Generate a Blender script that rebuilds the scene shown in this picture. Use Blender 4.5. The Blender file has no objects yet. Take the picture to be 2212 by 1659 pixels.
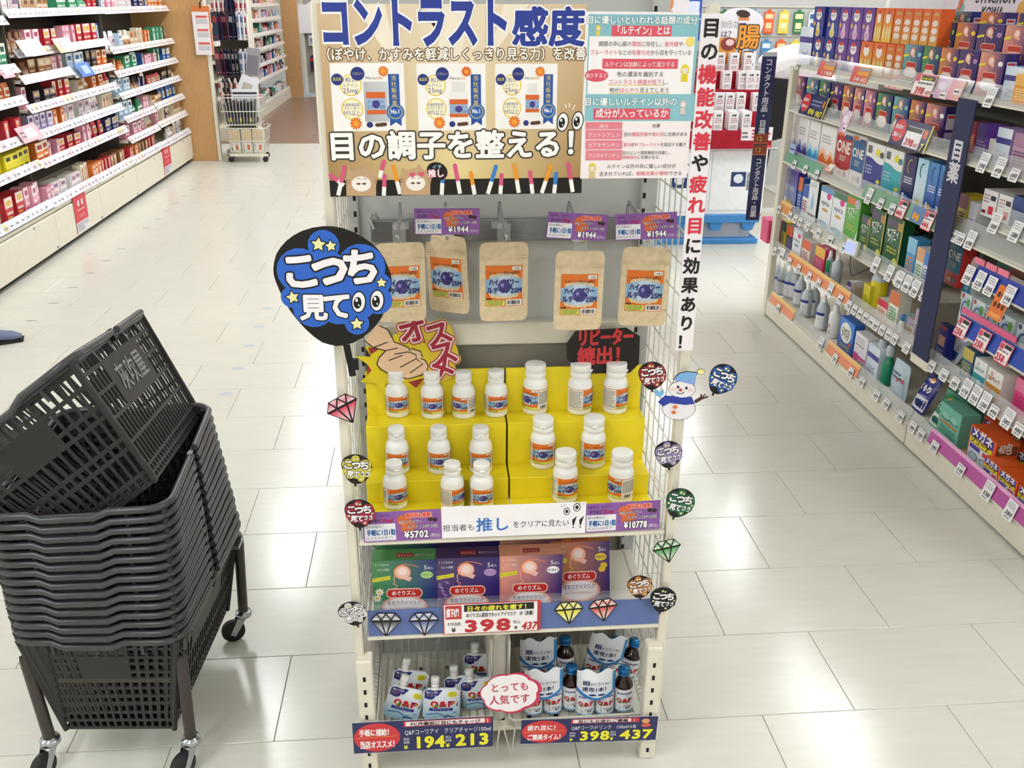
import bpy, math, random
from mathutils import Vector, Matrix
from mathutils.geometry import tessellate_polygon
random.seed(7)
SC = bpy.context.scene
COL = SC.collection
# ------------------------------------------------------------------ camera
W, H = 2212, 1659
F = 2014.2
CAM = Vector((0, 0, 1.55))
R = Matrix(((0.9965, 0.0237, -0.0800), (-0.0830, 0.3809, -0.9209), (0.0086, 0.9243, 0.3815)))
_y = Vector((925 - W / 2, -(-5 - H / 2), -F)).normalized()
_z = -Vector((1065 - W / 2, -(5700 - H / 2), -F)).normalized()
_x = _y.cross(_z).normalized()
_z = _x.cross(_y)
R = Matrix((_x, _y, _z))
cd = bpy.data.cameras.new('camera')
cam = bpy.data.objects.new('camera', cd)
COL.objects.link(cam)
cd.sensor_fit = 'HORIZONTAL'; cd.sensor_width = 36.0; cd.lens = F / W * 36.0
cd.clip_start = 0.05; cd.clip_end = 100
M4 = R.to_4x4(); M4.translation = CAM
cam.matrix_world = M4
SC.camera = cam
# ------------------------------------------------------------------ world, exposure
wd = bpy.data.worlds.new('world'); SC.world = wd; wd.use_nodes = True
wd.node_tree.nodes['Background'].inputs[0].default_value = (0.9, 0.95, 1, 1)
wd.node_tree.nodes['Background'].inputs[1].default_value = 0.3
vs = SC.view_settings
vs.view_transform = 'Standard'; vs.look = 'None'; vs.gamma = 1; vs.use_curve_mapping = False
vs.exposure = 0.28
LAMP = 26.0
CEIL = 2.9
SC.cycles.max_bounces = 8
SC.cycles.transparent_max_bounces = 24
SC.cycles.sample_clamp_indirect = 6

# ------------------------------------------------------------------ colour + materials
def lin(c):
    if isinstance(c, str):
        c = tuple(int(c[i:i + 2], 16) / 255 for i in (0, 2, 4))
    return tuple((x / 12.92 if x <= 0.04045 else ((x + 0.055) / 1.055) ** 2.4) for x in c[:3])

_m = {}
def pmat(name, col='ffffff', rough=0.5, metal=0.0, alpha=1.0, trans=0.0, coat=0.0, noise=0.06, scale=30.0,
         stretch=(1, 1, 1), bump=0.0, spec=0.5, emit=0.0, ior=1.45, vcol=False, rnd=0.0):
    if name in _m: return _m[name]
    m = bpy.data.materials.new(name); m.use_nodes = True
    nt = m.node_tree; b = nt.nodes['Principled BSDF']
    b.inputs['Roughness'].default_value = rough
    b.inputs['Metallic'].default_value = metal
    b.inputs['Alpha'].default_value = alpha
    b.inputs['Transmission Weight'].default_value = trans
    b.inputs['Coat Weight'].default_value = coat
    b.inputs['Specular IOR Level'].default_value = spec
    b.inputs['IOR'].default_value = ior
    L = nt.links.new
    tc = nt.nodes.new('ShaderNodeTexCoord'); mp = nt.nodes.new('ShaderNodeMapping')
    mp.inputs['Scale'].default_value = stretch
    nz = nt.nodes.new('ShaderNodeTexNoise'); nz.inputs['Scale'].default_value = scale; nz.inputs['Detail'].default_value = 4
    L(tc.outputs['Object'], mp.inputs['Vector']); L(mp.outputs[0], nz.inputs['Vector'])
    rm = nt.nodes.new('ShaderNodeMapRange')
    rm.inputs['From Min'].default_value = 0.3; rm.inputs['From Max'].default_value = 0.7
    rm.inputs['To Min'].default_value = 1 - noise; rm.inputs['To Max'].default_value = 1 + noise
    L(nz.outputs[0], rm.inputs[0])
    mul = nt.nodes.new('ShaderNodeVectorMath'); mul.operation = 'SCALE'
    if vcol:
        at = nt.nodes.new('ShaderNodeAttribute'); at.attribute_name = 'Col'
        L(at.outputs['Color'], mul.inputs[0])
    else:
        mul.inputs[0].default_value = lin(col)
    if rnd:
        oi = nt.nodes.new('ShaderNodeObjectInfo'); r2 = nt.nodes.new('ShaderNodeMapRange')
        r2.inputs['To Min'].default_value = 1 - rnd; r2.inputs['To Max'].default_value = 1 + rnd
        L(oi.outputs['Random'], r2.inputs[0])
        mm = nt.nodes.new('ShaderNodeMath'); mm.operation = 'MULTIPLY'
        L(rm.outputs[0], mm.inputs[0]); L(r2.outputs[0], mm.inputs[1]); L(mm.outputs[0], mul.inputs['Scale'])
    else:
        L(rm.outputs[0], mul.inputs['Scale'])
    L(mul.outputs[0], b.inputs['Base Color'])
    if emit:
        L(mul.outputs[0], b.inputs['Emission Color']); b.inputs['Emission Strength'].default_value = emit
    if bump:
        bp = nt.nodes.new('ShaderNodeBump'); bp.inputs['Strength'].default_value = bump; bp.inputs['Distance'].default_value = 0.002
        L(nz.outputs[0], bp.inputs['Height']); L(bp.outputs[0], b.inputs['Normal'])
    _m[name] = m
    return m

def M_(k):
    return {
        'print': lambda: pmat('printed_card', vcol=True, rough=0.38, noise=0.02),
        'gloss': lambda: pmat('glossy_print', vcol=True, rough=0.16, noise=0.02),
        'pack': lambda: pmat('printed_carton', vcol=True, rough=0.3, noise=0.04, scale=60),
        'matt': lambda: pmat('matt_print', vcol=True, rough=0.75, noise=0.03),
        'cream': lambda: pmat('cream_painted_steel', 'e2dccb', 0.4, noise=0.03),
        'grey': lambda: pmat('light_grey_steel', 'b9bbb9', 0.45, noise=0.03, scale=8),
        'dgrey': lambda: pmat('grey_back_steel', 'a3a19a', 0.5, noise=0.04, scale=8),
        'shade_tone': lambda: pmat('shade_darkened_back_steel', '8d877b', 0.5, noise=0.05, scale=8),  # darkened steel: the shade behind the wire baskets is put into this colour
        'wire': lambda: pmat('white_coated_wire', 'd5d2c6', 0.32, noise=0.05),
        'chrome': lambda: pmat('chrome', 'b8bcc2', 0.22, 1.0, noise=0.04),
        'steel': lambda: pmat('brushed_steel', '8d9096', 0.35, 0.9, noise=0.1, scale=20, stretch=(1, 1, 40)),
        'black': lambda: pmat('black_gap', '0c0c0c', 0.7),
        'dark': lambda: pmat('dark_shelf_back', '4a443e', 0.7, noise=0.1),
        'clear2': lambda: pmat('very_clear_plastic', 'e8ecee', 0.06, alpha=0.06, noise=0.02, spec=0.6),
        'clear': lambda: pmat('clear_plastic', 'e8ecee', 0.08, alpha=0.22, noise=0.02, spec=0.6),
        'film': lambda: pmat('thin_clear_film', 'd8dcdc', 0.12, alpha=0.16, noise=0.05, spec=0.7, bump=0.6, scale=18),
        'white': lambda: pmat('white_plastic', 'f3f3f0', 0.3, noise=0.02),
        'yellow': lambda: pmat('yellow_card', 'f0da22', 0.5, noise=0.03),
        'kraft': lambda: pmat('kraft_paper', 'e2cda8', 0.5, noise=0.09, scale=90, bump=0.25),
        'basket': lambda: pmat('dark_grey_basket_plastic', '2d2b2a', 0.42, noise=0.06, scale=14, spec=0.4),
        'rim': lambda: pmat('grey_basket_rim_plastic', '3f4042', 0.34, noise=0.05, scale=14),
        'frame': lambda: pmat('dark_bronze_tube', '4a4541', 0.38, 0.5, noise=0.05),
        'rubber': lambda: pmat('black_rubber', '1d1c1d', 0.6, noise=0.1),
        'wood': lambda: pmat('light_wood_panel', 'c69a66', 0.4, noise=0.1, scale=12, stretch=(8, 8, 1)),
        'brown': lambda: pmat('brown_bottle_glass', '2a1510', 0.08, noise=0.05, spec=0.7),
        'bluecap': lambda: pmat('blue_metal_cap', '2f7fc0', 0.25, 0.6, noise=0.03),
        'green': lambda: pmat('green_bottle', '1d8f6b', 0.12, noise=0.04),
        'cloudy': lambda: pmat('cloudy_bottle', 'c3ccd6', 0.15, noise=0.04),
        'cloth': lambda: pmat('red_cloth', 'a31228', 0.85, noise=0.15, scale=40, bump=0.3),
        'bluepl': lambda: pmat('blue_pallet_plastic', '3d86c8', 0.4),
    }[k]()

# ------------------------------------------------------------------ glyphs
_g = {}
def glyph(ch, off):
    k = (ch, off)
    if k in _g: return _g[k]
    cu = bpy.data.curves.new('g', 'FONT'); cu.body = ch; cu.size = 1; cu.offset = off
    cu.resolution_u = 2; cu.dimensions = '2D'; cu.fill_mode = 'FRONT'
    o = bpy.data.objects.new('g', cu); me = o.to_mesh()
    v = [(p.co.x, p.co.y) for p in me.vertices]; f = [tuple(p.vertices) for p in me.polygons]
    f = [t for t in f if abs((v[t[1]][0] - v[t[0]][0]) * (v[t[2]][1] - v[t[0]][1]) - (v[t[2]][0] - v[t[0]][0]) * (v[t[1]][1] - v[t[0]][1])) > 1e-9]
    f = [t if (v[t[1]][0] - v[t[0]][0]) * (v[t[2]][1] - v[t[0]][1]) - (v[t[2]][0] - v[t[0]][0]) * (v[t[1]][1] - v[t[0]][1]) > 0 else (t[0], t[2], t[1]) for t in f]
    o.to_mesh_clear(); bpy.data.objects.remove(o); bpy.data.curves.remove(cu)
    if ch in ' ': adv = 0.3
    elif ord(ch) > 0x2000: adv = 1.0
    elif ch.isdigit():
        adv = .56; a = min(p[0] for p in v); b = max(p[0] for p in v); v = [(p[0] - a + (.56 - (b - a)) / 2, p[1]) for p in v]
    else: adv = (max((p[0] for p in v), default=0.3) + 0.05 - off)
    _g[k] = (v, f, adv)
    return _g[k]
def advance(s):
    return sum(glyph(c, 0.0)[2] for c in s)

def plane(ox=0, oy=0, oz=0):
    """prints facing -Y: u to the right (+X), v up (+Z), layers out to the viewer"""
    return lambda u, v, h: (ox + u, oy - h, oz + v)
def cyl(r, cx=0, cy=0, cz=0):
    return lambda u, v, h: (cx + (r + h) * math.sin(u / r), cy - (r + h) * math.cos(u / r), cz + v)

class M:
    def __init__(s, fr=None, eps=0.0002):
        s.v = []; s.f = []; s.c = []; s.m = []; s.s = []
        s.fr = fr or plane(); s.eps = eps; s.q = 0
    def hh(s, l):
        s.q += 1
        return l * s.eps + (s.q % 40) * 0.01 * s.eps
    def add(s, vs, fs, col='ffffff', mi=0, sm=False, cc=None):
        n = len(s.v); s.v += [tuple(v) for v in vs]
        c = None if cc else lin(col)
        for i, f in enumerate(fs):
            s.f.append(tuple(n + k for k in f)); s.m.append(mi); s.s.append(sm)
            s.c.append([cc[k] for k in f] if cc else c)
        return s
    # ---- solids
    def box(s, x0, x1, y0, y1, z0, z1, col='ffffff', mi=0, cut=0.0):
        if cut:
            a = cut
            P = []
            for z, k in ((z0, a), (z0 + a, 0), (z1 - a, 0), (z1, a)):
                P.append([(x0 + k, y0 + a if not k else y0 + k), (x1 - k, y0 + a if not k else y0 + k)])
            # chamfered vertical edges + top/bottom
            rings = []
            for z, k in ((z0, a), (z0 + a, 0), (z1 - a, 0), (z1, a)):
                rings.append([(x0 + k + (a if not k else 0), y0 + k, z), (x1 - k - (a if not k else 0), y0 + k, z),
                              (x1 - k, y0 + k + (a if not k else 0), z), (x1 - k, y1 - k - (a if not k else 0), z),
                              (x1 - k - (a if not k else 0), y1 - k, z), (x0 + k + (a if not k else 0), y1 - k, z),
                              (x0 + k, y1 - k - (a if not k else 0), z), (x0 + k, y0 + k + (a if not k else 0), z)])
            return s.loft(rings, col, mi, caps=True)
        v = [(x0, y0, z0), (x1, y0, z0), (x1, y1, z0), (x0, y1, z0), (x0, y0, z1), (x1, y0, z1), (x1, y1, z1), (x0, y1, z1)]
        f = [(0, 3, 2, 1), (4, 5, 6, 7), (0, 1, 5, 4), (1, 2, 6, 5), (2, 3, 7, 6), (3, 0, 4, 7)]
        return s.add(v, f, col, mi)
    def loft(s, rings, col='ffffff', mi=0, caps=True, closed=True, sm=False):
        n = len(rings[0]); v = [p for r in rings for p in r]; f = []
        for i in range(len(rings) - 1):
            for j in range(n if closed else n - 1):
                k = (j + 1) % n
                f.append((i * n + j, i * n + k, (i + 1) * n + k, (i + 1) * n + j))
        s.add(v, f, col, mi, sm)
        if caps:
            s.add(rings[0], [tuple(range(n))[::-1]], col, mi)
            s.add(rings[-1], [tuple(range(n))], col, mi)
        return s
    def lathe(s, prof, n=20, c=(0, 0, 0), col='ffffff', mi=0, sm=True, caps=True, sq=(1, 1)):
        rings = [[(c[0] + r * sq[0] * math.cos(2 * math.pi * j / n), c[1] + r * sq[1] * math.sin(2 * math.pi * j / n), c[2] + z) for j in range(n)] for r, z in prof]
        return s.loft(rings, col, mi, caps, True, sm)
    def tube(s, pts, r=0.002, n=6, col='ffffff', mi=0, closed=False, sm=True):
        P = [Vector(p) for p in pts]; rings = []; N = len(P)
        up = Vector((0, 0, 1))
        for i in range(N):
            a = P[(i - 1) % N] if (closed or i) else P[i]
            b = P[(i + 1) % N] if (closed or i < N - 1) else P[i]
            t = (b - a).normalized()
            u = t.cross(up if abs(t.z) < 0.95 else Vector((0, 1, 0))).normalized(); w = t.cross(u)
            rings.append([tuple(P[i] + r * (math.cos(2 * math.pi * j / n + .4) * u - math.sin(2 * math.pi * j / n + .4) * w)) for j in range(n)])
        if closed: rings.append(rings[0])
        return s.loft(rings, col, mi, not closed, True, sm)
    def prism(s, poly, d, col='ffffff', side=None, mi=0, back=0.0):
        """flat cut-out: 2-D outline in the print frame, d thick behind the print plane"""
        P = [(p[0], p[1]) for p in poly]
        ar = sum(P[i - 1][0] * P[i][1] - P[i][0] * P[i - 1][1] for i in range(len(P)))
        if ar < 0: P = P[::-1]
        T = tessellate_polygon([[Vector((p[0], p[1], 0)) for p in P]])
        T = [t if (P[t[1]][0] - P[t[0]][0]) * (P[t[2]][1] - P[t[0]][1]) - (P[t[2]][0] - P[t[0]][0]) * (P[t[1]][1] - P[t[0]][1]) > 0 else (t[0], t[2], t[1]) for t in T]
        n = len(P)
        s.add([s.fr(p[0], p[1], 0) for p in P], T, col, mi)
        s.add([s.fr(p[0], p[1], -d) for p in P], [t[::-1] for t in T], side or col, mi)
        v = [s.fr(p[0], p[1], 0) for p in P] + [s.fr(p[0], p[1], -d) for p in P]
        return s.add(v, [(i, n + i, n + (i + 1) % n, (i + 1) % n) for i in range(n)], side or col, mi)
    # ---- flat print
    def rect(s, x0, y0, x1, y1, col, l=1, n=1, mi=0):
        h = s.hh(l); v = []; f = []
        for i in range(n + 1):
            x = x0 + (x1 - x0) * i / n
            v += [s.fr(x, y0, h), s.fr(x, y1, h)]
        for i in range(n): f.append((2 * i, 2 * i + 2, 2 * i + 3, 2 * i + 1))
        return s.add(v, f, col, mi)
    def grad(s, x0, y0, x1, y1, bl, br, tr, tl, l=1, mi=0, n=4):
        h = s.hh(l); v = []; cc = []; f = []
        B = [lin(c) for c in (bl, br, tr, tl)]
        for j in range(n + 1):
            for i in range(n + 1):
                a, b = i / n, j / n
                v.append(s.fr(x0 + (x1 - x0) * a, y0 + (y1 - y0) * b, h))
                cc.append(tuple(B[0][k] * (1 - a) * (1 - b) + B[1][k] * a * (1 - b) + B[2][k] * a * b + B[3][k] * (1 - a) * b for k in range(3)))
        for j in range(n):
            for i in range(n):
                q = j * (n + 1) + i; f.append((q, q + 1, q + n + 2, q + n + 1))
        return s.add(v, f, mi=mi, cc=cc)
    def poly(s, pts, col, l=2, mi=0):
        P = [(p[0], p[1]) for p in pts]
        T = tessellate_polygon([[Vector((p[0], p[1], 0)) for p in P]])
        T = [t if (P[t[1]][0] - P[t[0]][0]) * (P[t[2]][1] - P[t[0]][1]) - (P[t[2]][0] - P[t[0]][0]) * (P[t[1]][1] - P[t[0]][1]) > 0 else (t[0], t[2], t[1]) for t in T]
        h = s.hh(l)
        return s.add([s.fr(p[0], p[1], h) for p in P], T, col, mi)
    def ell(s, cx, cy, rx, ry, col, l=2, n=20, rot=0.0, a0=0, a1=360, mi=0):
        P = []
        for i in range(n + (a1 - a0 < 360)):
            t = math.radians(a0 + (a1 - a0) * i / n); x, y = rx * math.cos(t), ry * math.sin(t)
            P.append((cx + x * math.cos(rot) - y * math.sin(rot), cy + x * math.sin(rot) + y * math.cos(rot)))
        h = s.hh(l)
        v = [s.fr(cx, cy, h)] + [s.fr(p[0], p[1], h) for p in P]
        m = len(P)
        f = [(0, 1 + i, 1 + (i + 1) % m) for i in range(m if a1 - a0 >= 360 else m - 1)]
        return s.add(v, f, col, mi)
    def line(s, pts, w, col, l=3, closed=False, mi=0):
        P = [Vector((p[0], p[1])) for p in pts]; N = len(P); A = []; B = []
        for i in range(N):
            a = P[(i - 1) % N] if (closed or i) else P[i]; b = P[(i + 1) % N] if (closed or i < N - 1) else P[i]
            d = (b - a).normalized(); n = Vector((-d.y, d.x)) * w / 2
            A.append(P[i] + n); B.append(P[i] - n)
        h = s.hh(l)
        v = [s.fr(p.x, p.y, h) for p in A] + [s.fr(p.x, p.y, h) for p in B]
        f = [(N + i, N + (i + 1) % N, (i + 1) % N, i) for i in range(N if closed else N - 1)]
        return s.add(v, f, col, mi)
    def star(s, cx, cy, r, col, l=4, rot=0.0, k=0.45, n=5):
        P = [(cx + (r if i % 2 == 0 else r * k) * math.sin(rot + math.pi * i / n), cy + (r if i % 2 == 0 else r * k) * math.cos(rot + math.pi * i / n)) for i in range(2 * n)]
        return s.poly(P, col, l)
    def text(s, t, x, y, size, col='111111', l=4, w=None, off=0.012, rot=0.0, vert=False, align='l', out=(), mi=0, pitch=None, shear=0.0, crisp=False):
        """baseline-left at x, y; w fits the width; out = [(offset, colour)] outlines, widest first"""
        if vert:
            P = pitch or size
            for i, ch in enumerate(t):
                s.text(ch, x, y - i * P - size * 0.86, size, col, l, None, off, rot, False, 'c', out, mi)
            return s
        A = advance(t); sx = (w / (A * size)) if w else 1.0
        tot = A * size * sx
        x0 = {'l': 0, 'c': -tot / 2, 'r': -tot}[align]
        for li, (o, c) in enumerate(list(out) + [(off, col)]):
            h0 = (l + .35 + li * 0.9) * s.eps; px = x0; lc = lin(c)
            if o * size < 0.00022: D = [(0.0, 0.0)]
            else:
                k = 5 if o < .03 and size < .03 else (8 if o < .07 and size < .03 else (12 if size < .02 else 20))
                D = [(o * math.cos(2 * math.pi * (i + .5) / k), o * math.sin(2 * math.pi * (i + .5) / k)) for i in range(k)]
                if o > .10: D += [(o * .5 * math.cos(2 * math.pi * i / 6), o * .5 * math.sin(2 * math.pi * i / 6)) for i in range(6)]
            for ci, ch in enumerate(t):
                v, f, adv = glyph(ch, o if crisp else 0.0)
                if crisp: D = [(0.0, 0.0)]; adv = glyph(ch, 0.0)[2]
                for di, (dx, dy) in enumerate(D):
                    h = h0 + (di * 2 + ci % 2) * 0.014 * s.eps; q = []
                    for a, b in v:
                        X = px + (a * sx + dx) * size + shear * b * size; Y = (b + dy) * size
                        q.append(s.fr(x + X * math.cos(rot) - Y * math.sin(rot), y + X * math.sin(rot) + Y * math.cos(rot), h))
                    n = len(s.v); s.v += q
                    for t3 in f:
                        s.f.append((n + t3[0], n + t3[1], n + t3[2])); s.m.append(mi); s.s.append(False); s.c.append(lc)
                px += adv * size * sx
        return s
    def fake(s, x, y, w, h, rows, col='555555', l=3, seed=1, mi=0):
        """rows of tiny unreadable print"""
        rr = random.Random(seed); p = h / rows
        for i in range(rows):
            yy = y + h - (i + 0.75) * p; xx = x
            while xx < x + w * rr.uniform(0.8, 1.0):
                d = p * rr.uniform(0.7, 2.2)
                s.rect(xx, yy, min(xx + d, x + w), yy + p * 0.5, col, l, mi=mi); xx += d + p * 0.3
        return s
    def xf(s, start, mat):
        for i in range(start, len(s.v)): s.v[i] = tuple(mat @ Vector(s.v[i]))
        return s
    def build(s, name, mats='print', parent=None, loc=None, rot=None):
        me = bpy.data.meshes.new(name)
        me.from_pydata(s.v, [], s.f)
        a = me.color_attributes.new('Col', 'FLOAT_COLOR', 'CORNER')
        buf = []
        for f, c in zip(s.f, s.c):
            if isinstance(c, tuple):
                buf += [c[0], c[1], c[2], 1.0] * len(f)
            else:
                for q in c: buf += [q[0], q[1], q[2], 1.0]
        a.data.foreach_set('color', buf)
        for m in ([mats] if isinstance(mats, str) else mats): me.materials.append(M_(m))
        me.polygons.foreach_set('material_index', s.m)
        me.polygons.foreach_set('use_smooth', s.s)
        me.update()
        return link(name, me, parent, loc, rot)

def link(name, me, parent=None, loc=None, rot=None):
    o = bpy.data.objects.new(name, me); COL.objects.link(o)
    if parent: o.parent = parent
    if loc: o.location = loc
    if rot is not None: o.rotation_euler = rot if hasattr(rot, '__len__') else (0, 0, rot)
    return o
_labels = {}
def tag(o, label, cat, group=None, kind=None):
    if label in _labels and not group: print('DUPLICATE LABEL', label)
    _labels[label] = 1
    n = len(label.split())
    if n < 4 or n > 16: print('LABEL LENGTH', n, label)
    o['label'] = label; o['category'] = cat
    if group: o['group'] = group
    if kind: o['kind'] = kind
    return o
def thing(name, label, cat, loc=(0, 0, 0), rotz=0.0, group=None):
    o = bpy.data.objects.new(name, None); COL.objects.link(o)
    o.empty_display_size = 0.05
    o.location = loc; o.rotation_euler = (0, 0, rotz) if not hasattr(rotz, '__len__') else rotz
    return tag(o, label, cat, group)
def dup(root, loc, rot, label, group=None):
    def cp(o, par):
        c = o.copy(); COL.objects.link(c); c.parent = par
        for ch in kids.get(o.name, []): cp(ch, c)
        return c
    kids = {}
    def walk(o):
        kids[o.name] = list(o.children)
        for ch in o.children: walk(ch)
    walk(root)
    r = cp(root, None); r.location = loc
    r.rotation_euler = rot if hasattr(rot, '__len__') else (0, 0, rot)
    tag(r, label, root['category'], group or root.get('group'))
    return r
def struct(name, m, mats, kind='structure', **k):
    o = m.build(name, mats, **k); o['kind'] = kind
    return o
def ray(px, py):
    v = Vector((px - W / 2, -(py - H / 2), -F)) / F
    return R @ v
def onY(px, py, Y):
    d = ray(px, py); return CAM + d * (Y / d.y)
def onX(px, py, X):
    d = ray(px, py); return CAM + d * (X / d.x)
def onZ(px, py, Z=0.0):
    d = ray(px, py); return CAM + d * ((Z - CAM.z) / d.z)
def alongY(px, X, Z):
    """Y of the point of the line (X, *, Z) that lies in picture column px"""
    lo, hi = 0.6, 30.0
    for _ in range(50):
        mid = (lo + hi) / 2
        v = R.transposed() @ (Vector((X, mid, Z)) - CAM)
        x = W / 2 + F * v.x / -v.z
        if (x > px) == (X > 0): lo = mid
        else: hi = mid
    return (lo + hi) / 2
def near_y(y0, y1, n):
    return [y0 + (y1 - y0) * i / n for i in range(n + 1)]
ORD = ['first', 'second', 'third', 'fourth', 'fifth', 'sixth', 'seventh', 'eighth', 'ninth', 'tenth', 'eleventh', 'twelfth', 'thirteenth',
       'fourteenth', 'fifteenth', 'sixteenth', 'seventeenth', 'eighteenth', 'nineteenth', 'twentieth', 'twenty-first', 'twenty-second', 'twenty-third', 'twenty-fourth', 'twenty-fifth']
# ================================================================== SETTING
fl = M().box(-7, 7, -3, 11.05, -0.05, -0.003)
def floor_mat():
    m = pmat('cream_vinyl_floor_tile', 'd6d5ca', 0.19, noise=0.03, scale=5, stretch=(1, 9, 1), spec=0.5, rnd=0.012)
    return m
pm = {'tile': lambda: floor_mat(), 'joint': lambda: pmat('dark_floor_joint', 'a39f92', 0.6),
      'woodfl': lambda: pmat('brown_wood_floor', '8a6f5c', 0.3, noise=0.25, scale=6, stretch=(1, 8, 1)),
      'wall': lambda: pmat('white_wall', 'dedcd4', 0.8), 'ceil': lambda: pmat('white_ceiling', 'eeeeea', 0.85),
      'lamp': lambda: pmat('lit_diffuser', 'fbfcff', 0.6, emit=LAMP, noise=0.0), 'mark': lambda: pmat('worn_blue_grey_mark', 'aeb6c4', 0.3)}
_M0 = M_
def M_(k):
    return pm[k]() if k in pm else _M0(k)
floor = struct('floor', fl, 'joint')
TX, TY, X0, Y0 = 0.451, 0.2975, -0.613, 2.563
tb = M(); g = 0.0009
tb.loft([[(g, g, -0.003), (TX - g, g, -0.003), (TX - g, TY - g, -0.003), (g, TY - g, -0.003)],
         [(g, g, -0.0006), (TX - g, g, -0.0006), (TX - g, TY - g, -0.0006), (g, TY - g, -0.0006)],
         [(g + .0008, g + .0008, 0), (TX - g - .0008, g + .0008, 0), (TX - g - .0008, TY - g - .0008, 0), (g + .0008, TY - g - .0008, 0)]])
t0 = tb.build('tile', 'tile', floor); tme = t0.data
first = True; far = M()
for k in range(-9, 29):
    for j in range(-8, 10):
        x = X0 + TX * j + (TX / 2 if k % 2 else 0); y = Y0 + TY * k
        if x + TX < -2.95 or x > 2.5: continue
        if -4 <= k <= 22 and -2.62 < x + TX / 2 < 2.1:
            if first: t0.location = (x, y, 0); first = False
            else: link('tile', tme, floor, (x, y, 0))
        elif y < 11:
            far.box(x + g, x + TX - g, y + g, min(y + TY - g, 11.05), -0.003, 0)
far.box(-7, -2.96, -3, 11.05, -0.003, 0); far.box(2.97, 7, -3, 11.05, -0.003, 0)
o = far.build('tile_field', 'tile', floor); o['kind'] = 'stuff'
wf = M()
for i in range(30):
    for j in range(9):
        y = 11.05 + 0.09 * 2 * i; x = -7 + 1.6 * j + (0.8 if i % 2 else 0)
        wf.box(x, x + 1.596, y + .001, y + .178, -0.01, 0.002)
struct('floor_wood_area', wf, 'woodfl', 'structure')
# worn marks on the vinyl along the left aisle
mk = M(eps=0.0004)
mk.fr = lambda u, v, h: (u, v, h)
for px, py in ((16, 734), (68, 693), (115, 655), (157, 621), (195, 590), (231, 563), (262, 538), (317, 493), (340, 473), (359, 456), (380, 439), (397, 424), (414, 410), (430, 396), (445, 383)):
    p = onZ(px, py); mk.ell(p.x, p.y, 0.032, 0.012, 'b3b1aa', 1, 10)
for px, py in ((579, 666), (560, 705), (538, 747), (515, 796), (488, 851)):
    p = onZ(px, py); mk.ell(p.x, p.y, 0.030, 0.020, 'c2c8d2', 1, 12)
o = mk.build('floor_mark', 'gloss', floor); o['kind'] = 'stuff'
struct('ceiling', M().box(-7, 7, -3, 19, CEIL, CEIL + .1), 'ceil')
struct('wall_back', M().box(-7, 7, 19, 19.1, 0, CEIL), 'wall')
struct('wall_front', M().box(-7, 7, -3.1, -3, 0, CEIL), 'wall')
struct('wall_left', M().box(-7.1, -7, -3, 19, 0, CEIL), 'wall')
struct('wall_right', M().box(7, 7.1, -3, 19, 0, CEIL), 'wall')
# ceiling lamps: housing and lit diffuser
hs = M().box(-.17, .17, -.62, .62, -.05, -.002)
df = M().box(-.14, .14, -.59, .59, -.056, -.0501)
n = 0; proto = None
for i, x in enumerate((-5.1, -1.25, 2.6, 6.2)):
    for j in range(9):
        y = -1.8 + 2.2 * j
        if i in (1, 2) and j == 2: continue      # fittings left out here for deeper shade on the stand's lower front
        lab = 'white ceiling light fitting with lit diffuser, %s from the front in the %s lamp row' % (ORD[j], ORD[i])
        if proto is None:
            proto = thing('ceiling_light', lab, 'ceiling light', (x, y, CEIL), 0, 'ceiling lights in rows')
            hs.build('housing', 'white', proto); df.build('diffuser', 'lamp', proto)
        else: dup(proto, (x, y, CEIL), 0, lab)
# ================================================================== CENTRE DISPLAY STAND
FY = 1.58                      # front plane of the stand
BY = 1.885                     # back panel
stand = thing('display_stand', 'cream steel end display stand with wire side panels in the middle of the floor', 'display stand', (0.141, 1.73, 0))
def sp(name, m, mats, par=None, kind=None):
    par = par or stand
    o = m.build(name, mats, par)
    if par is stand: o.location = (-0.141, -1.73, 0)
    if kind: o['kind'] = kind
    return o
def slots(xc, y, z0, z1, n):
    m = M()
    for i in range(n):
        z = z0 + (z1 - z0) * i / (n - 1)
        m.box(xc - .0028, xc + .0028, y - .0006, y + .002, z, z + .011)
    return m
for x0, xc, lab in ((-.184, -.156, 'l'), (.422, .428, 'r')):
    p = sp('upright_post', M().box(x0, x0 + .034, 1.87, 1.902, 0, 1.6, cut=.003), 'grey')
    sp('slot_row', slots(xc, 1.8696, .12, 1.56, 46), 'black', p)
sp('back_panel', M().box(-.15, .422, BY, BY + .006, .916, 1.57), 'grey')
sp('lower_back_panel', M().box(-.15, .422, BY, BY + .006, .015, .868), 'shade_tone')
sp('cross_beam', M().box(-.15, .422, 1.862, BY + .006, .868, .916, cut=.003), 'cream')
hp = sp('hook_plate', M().box(-.127, .43, 1.868, 1.88, 1.092, 1.136, cut=.002), 'steel')
b = M()
for x in (-.12, .42): b.tube([(x, 1.884, 1.15), (x, 1.866, 1.15), (x - .006 if x < 0 else x + .006, 1.862, 1.14), (x, 1.866, 1.12)], .0025)
sp('plate_bracket', b, 'wire', hp)
for x in (-.183, .448):
    sp('front_strip', M().box(x, x + .018, FY - .004, FY + .02, .03, 1.545, cut=.003), 'cream')
for x in (-.181, .424):
    p = sp('front_foot', M().box(x, x + .033, 1.556, 1.592, 0, .30, cut=.003), 'cream')
    sp('slot_row', slots(x + .016, 1.5556, .02, .25, 8), 'black', p)
# wire side panels
for x in (-.170, .456):
    m = M()
    for i in range(7): m.tube([(x, 1.60 + .043 * i, .06), (x, 1.60 + .043 * i, 1.53)], .0016, 5)
    for i in range(25): m.tube([(x - .003, 1.595, .08 + .06 * i), (x - .003, 1.872, .08 + .06 * i)], .0016, 5)
    sp('wire_side_panel', m, 'wire', kind='stuff')
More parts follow.
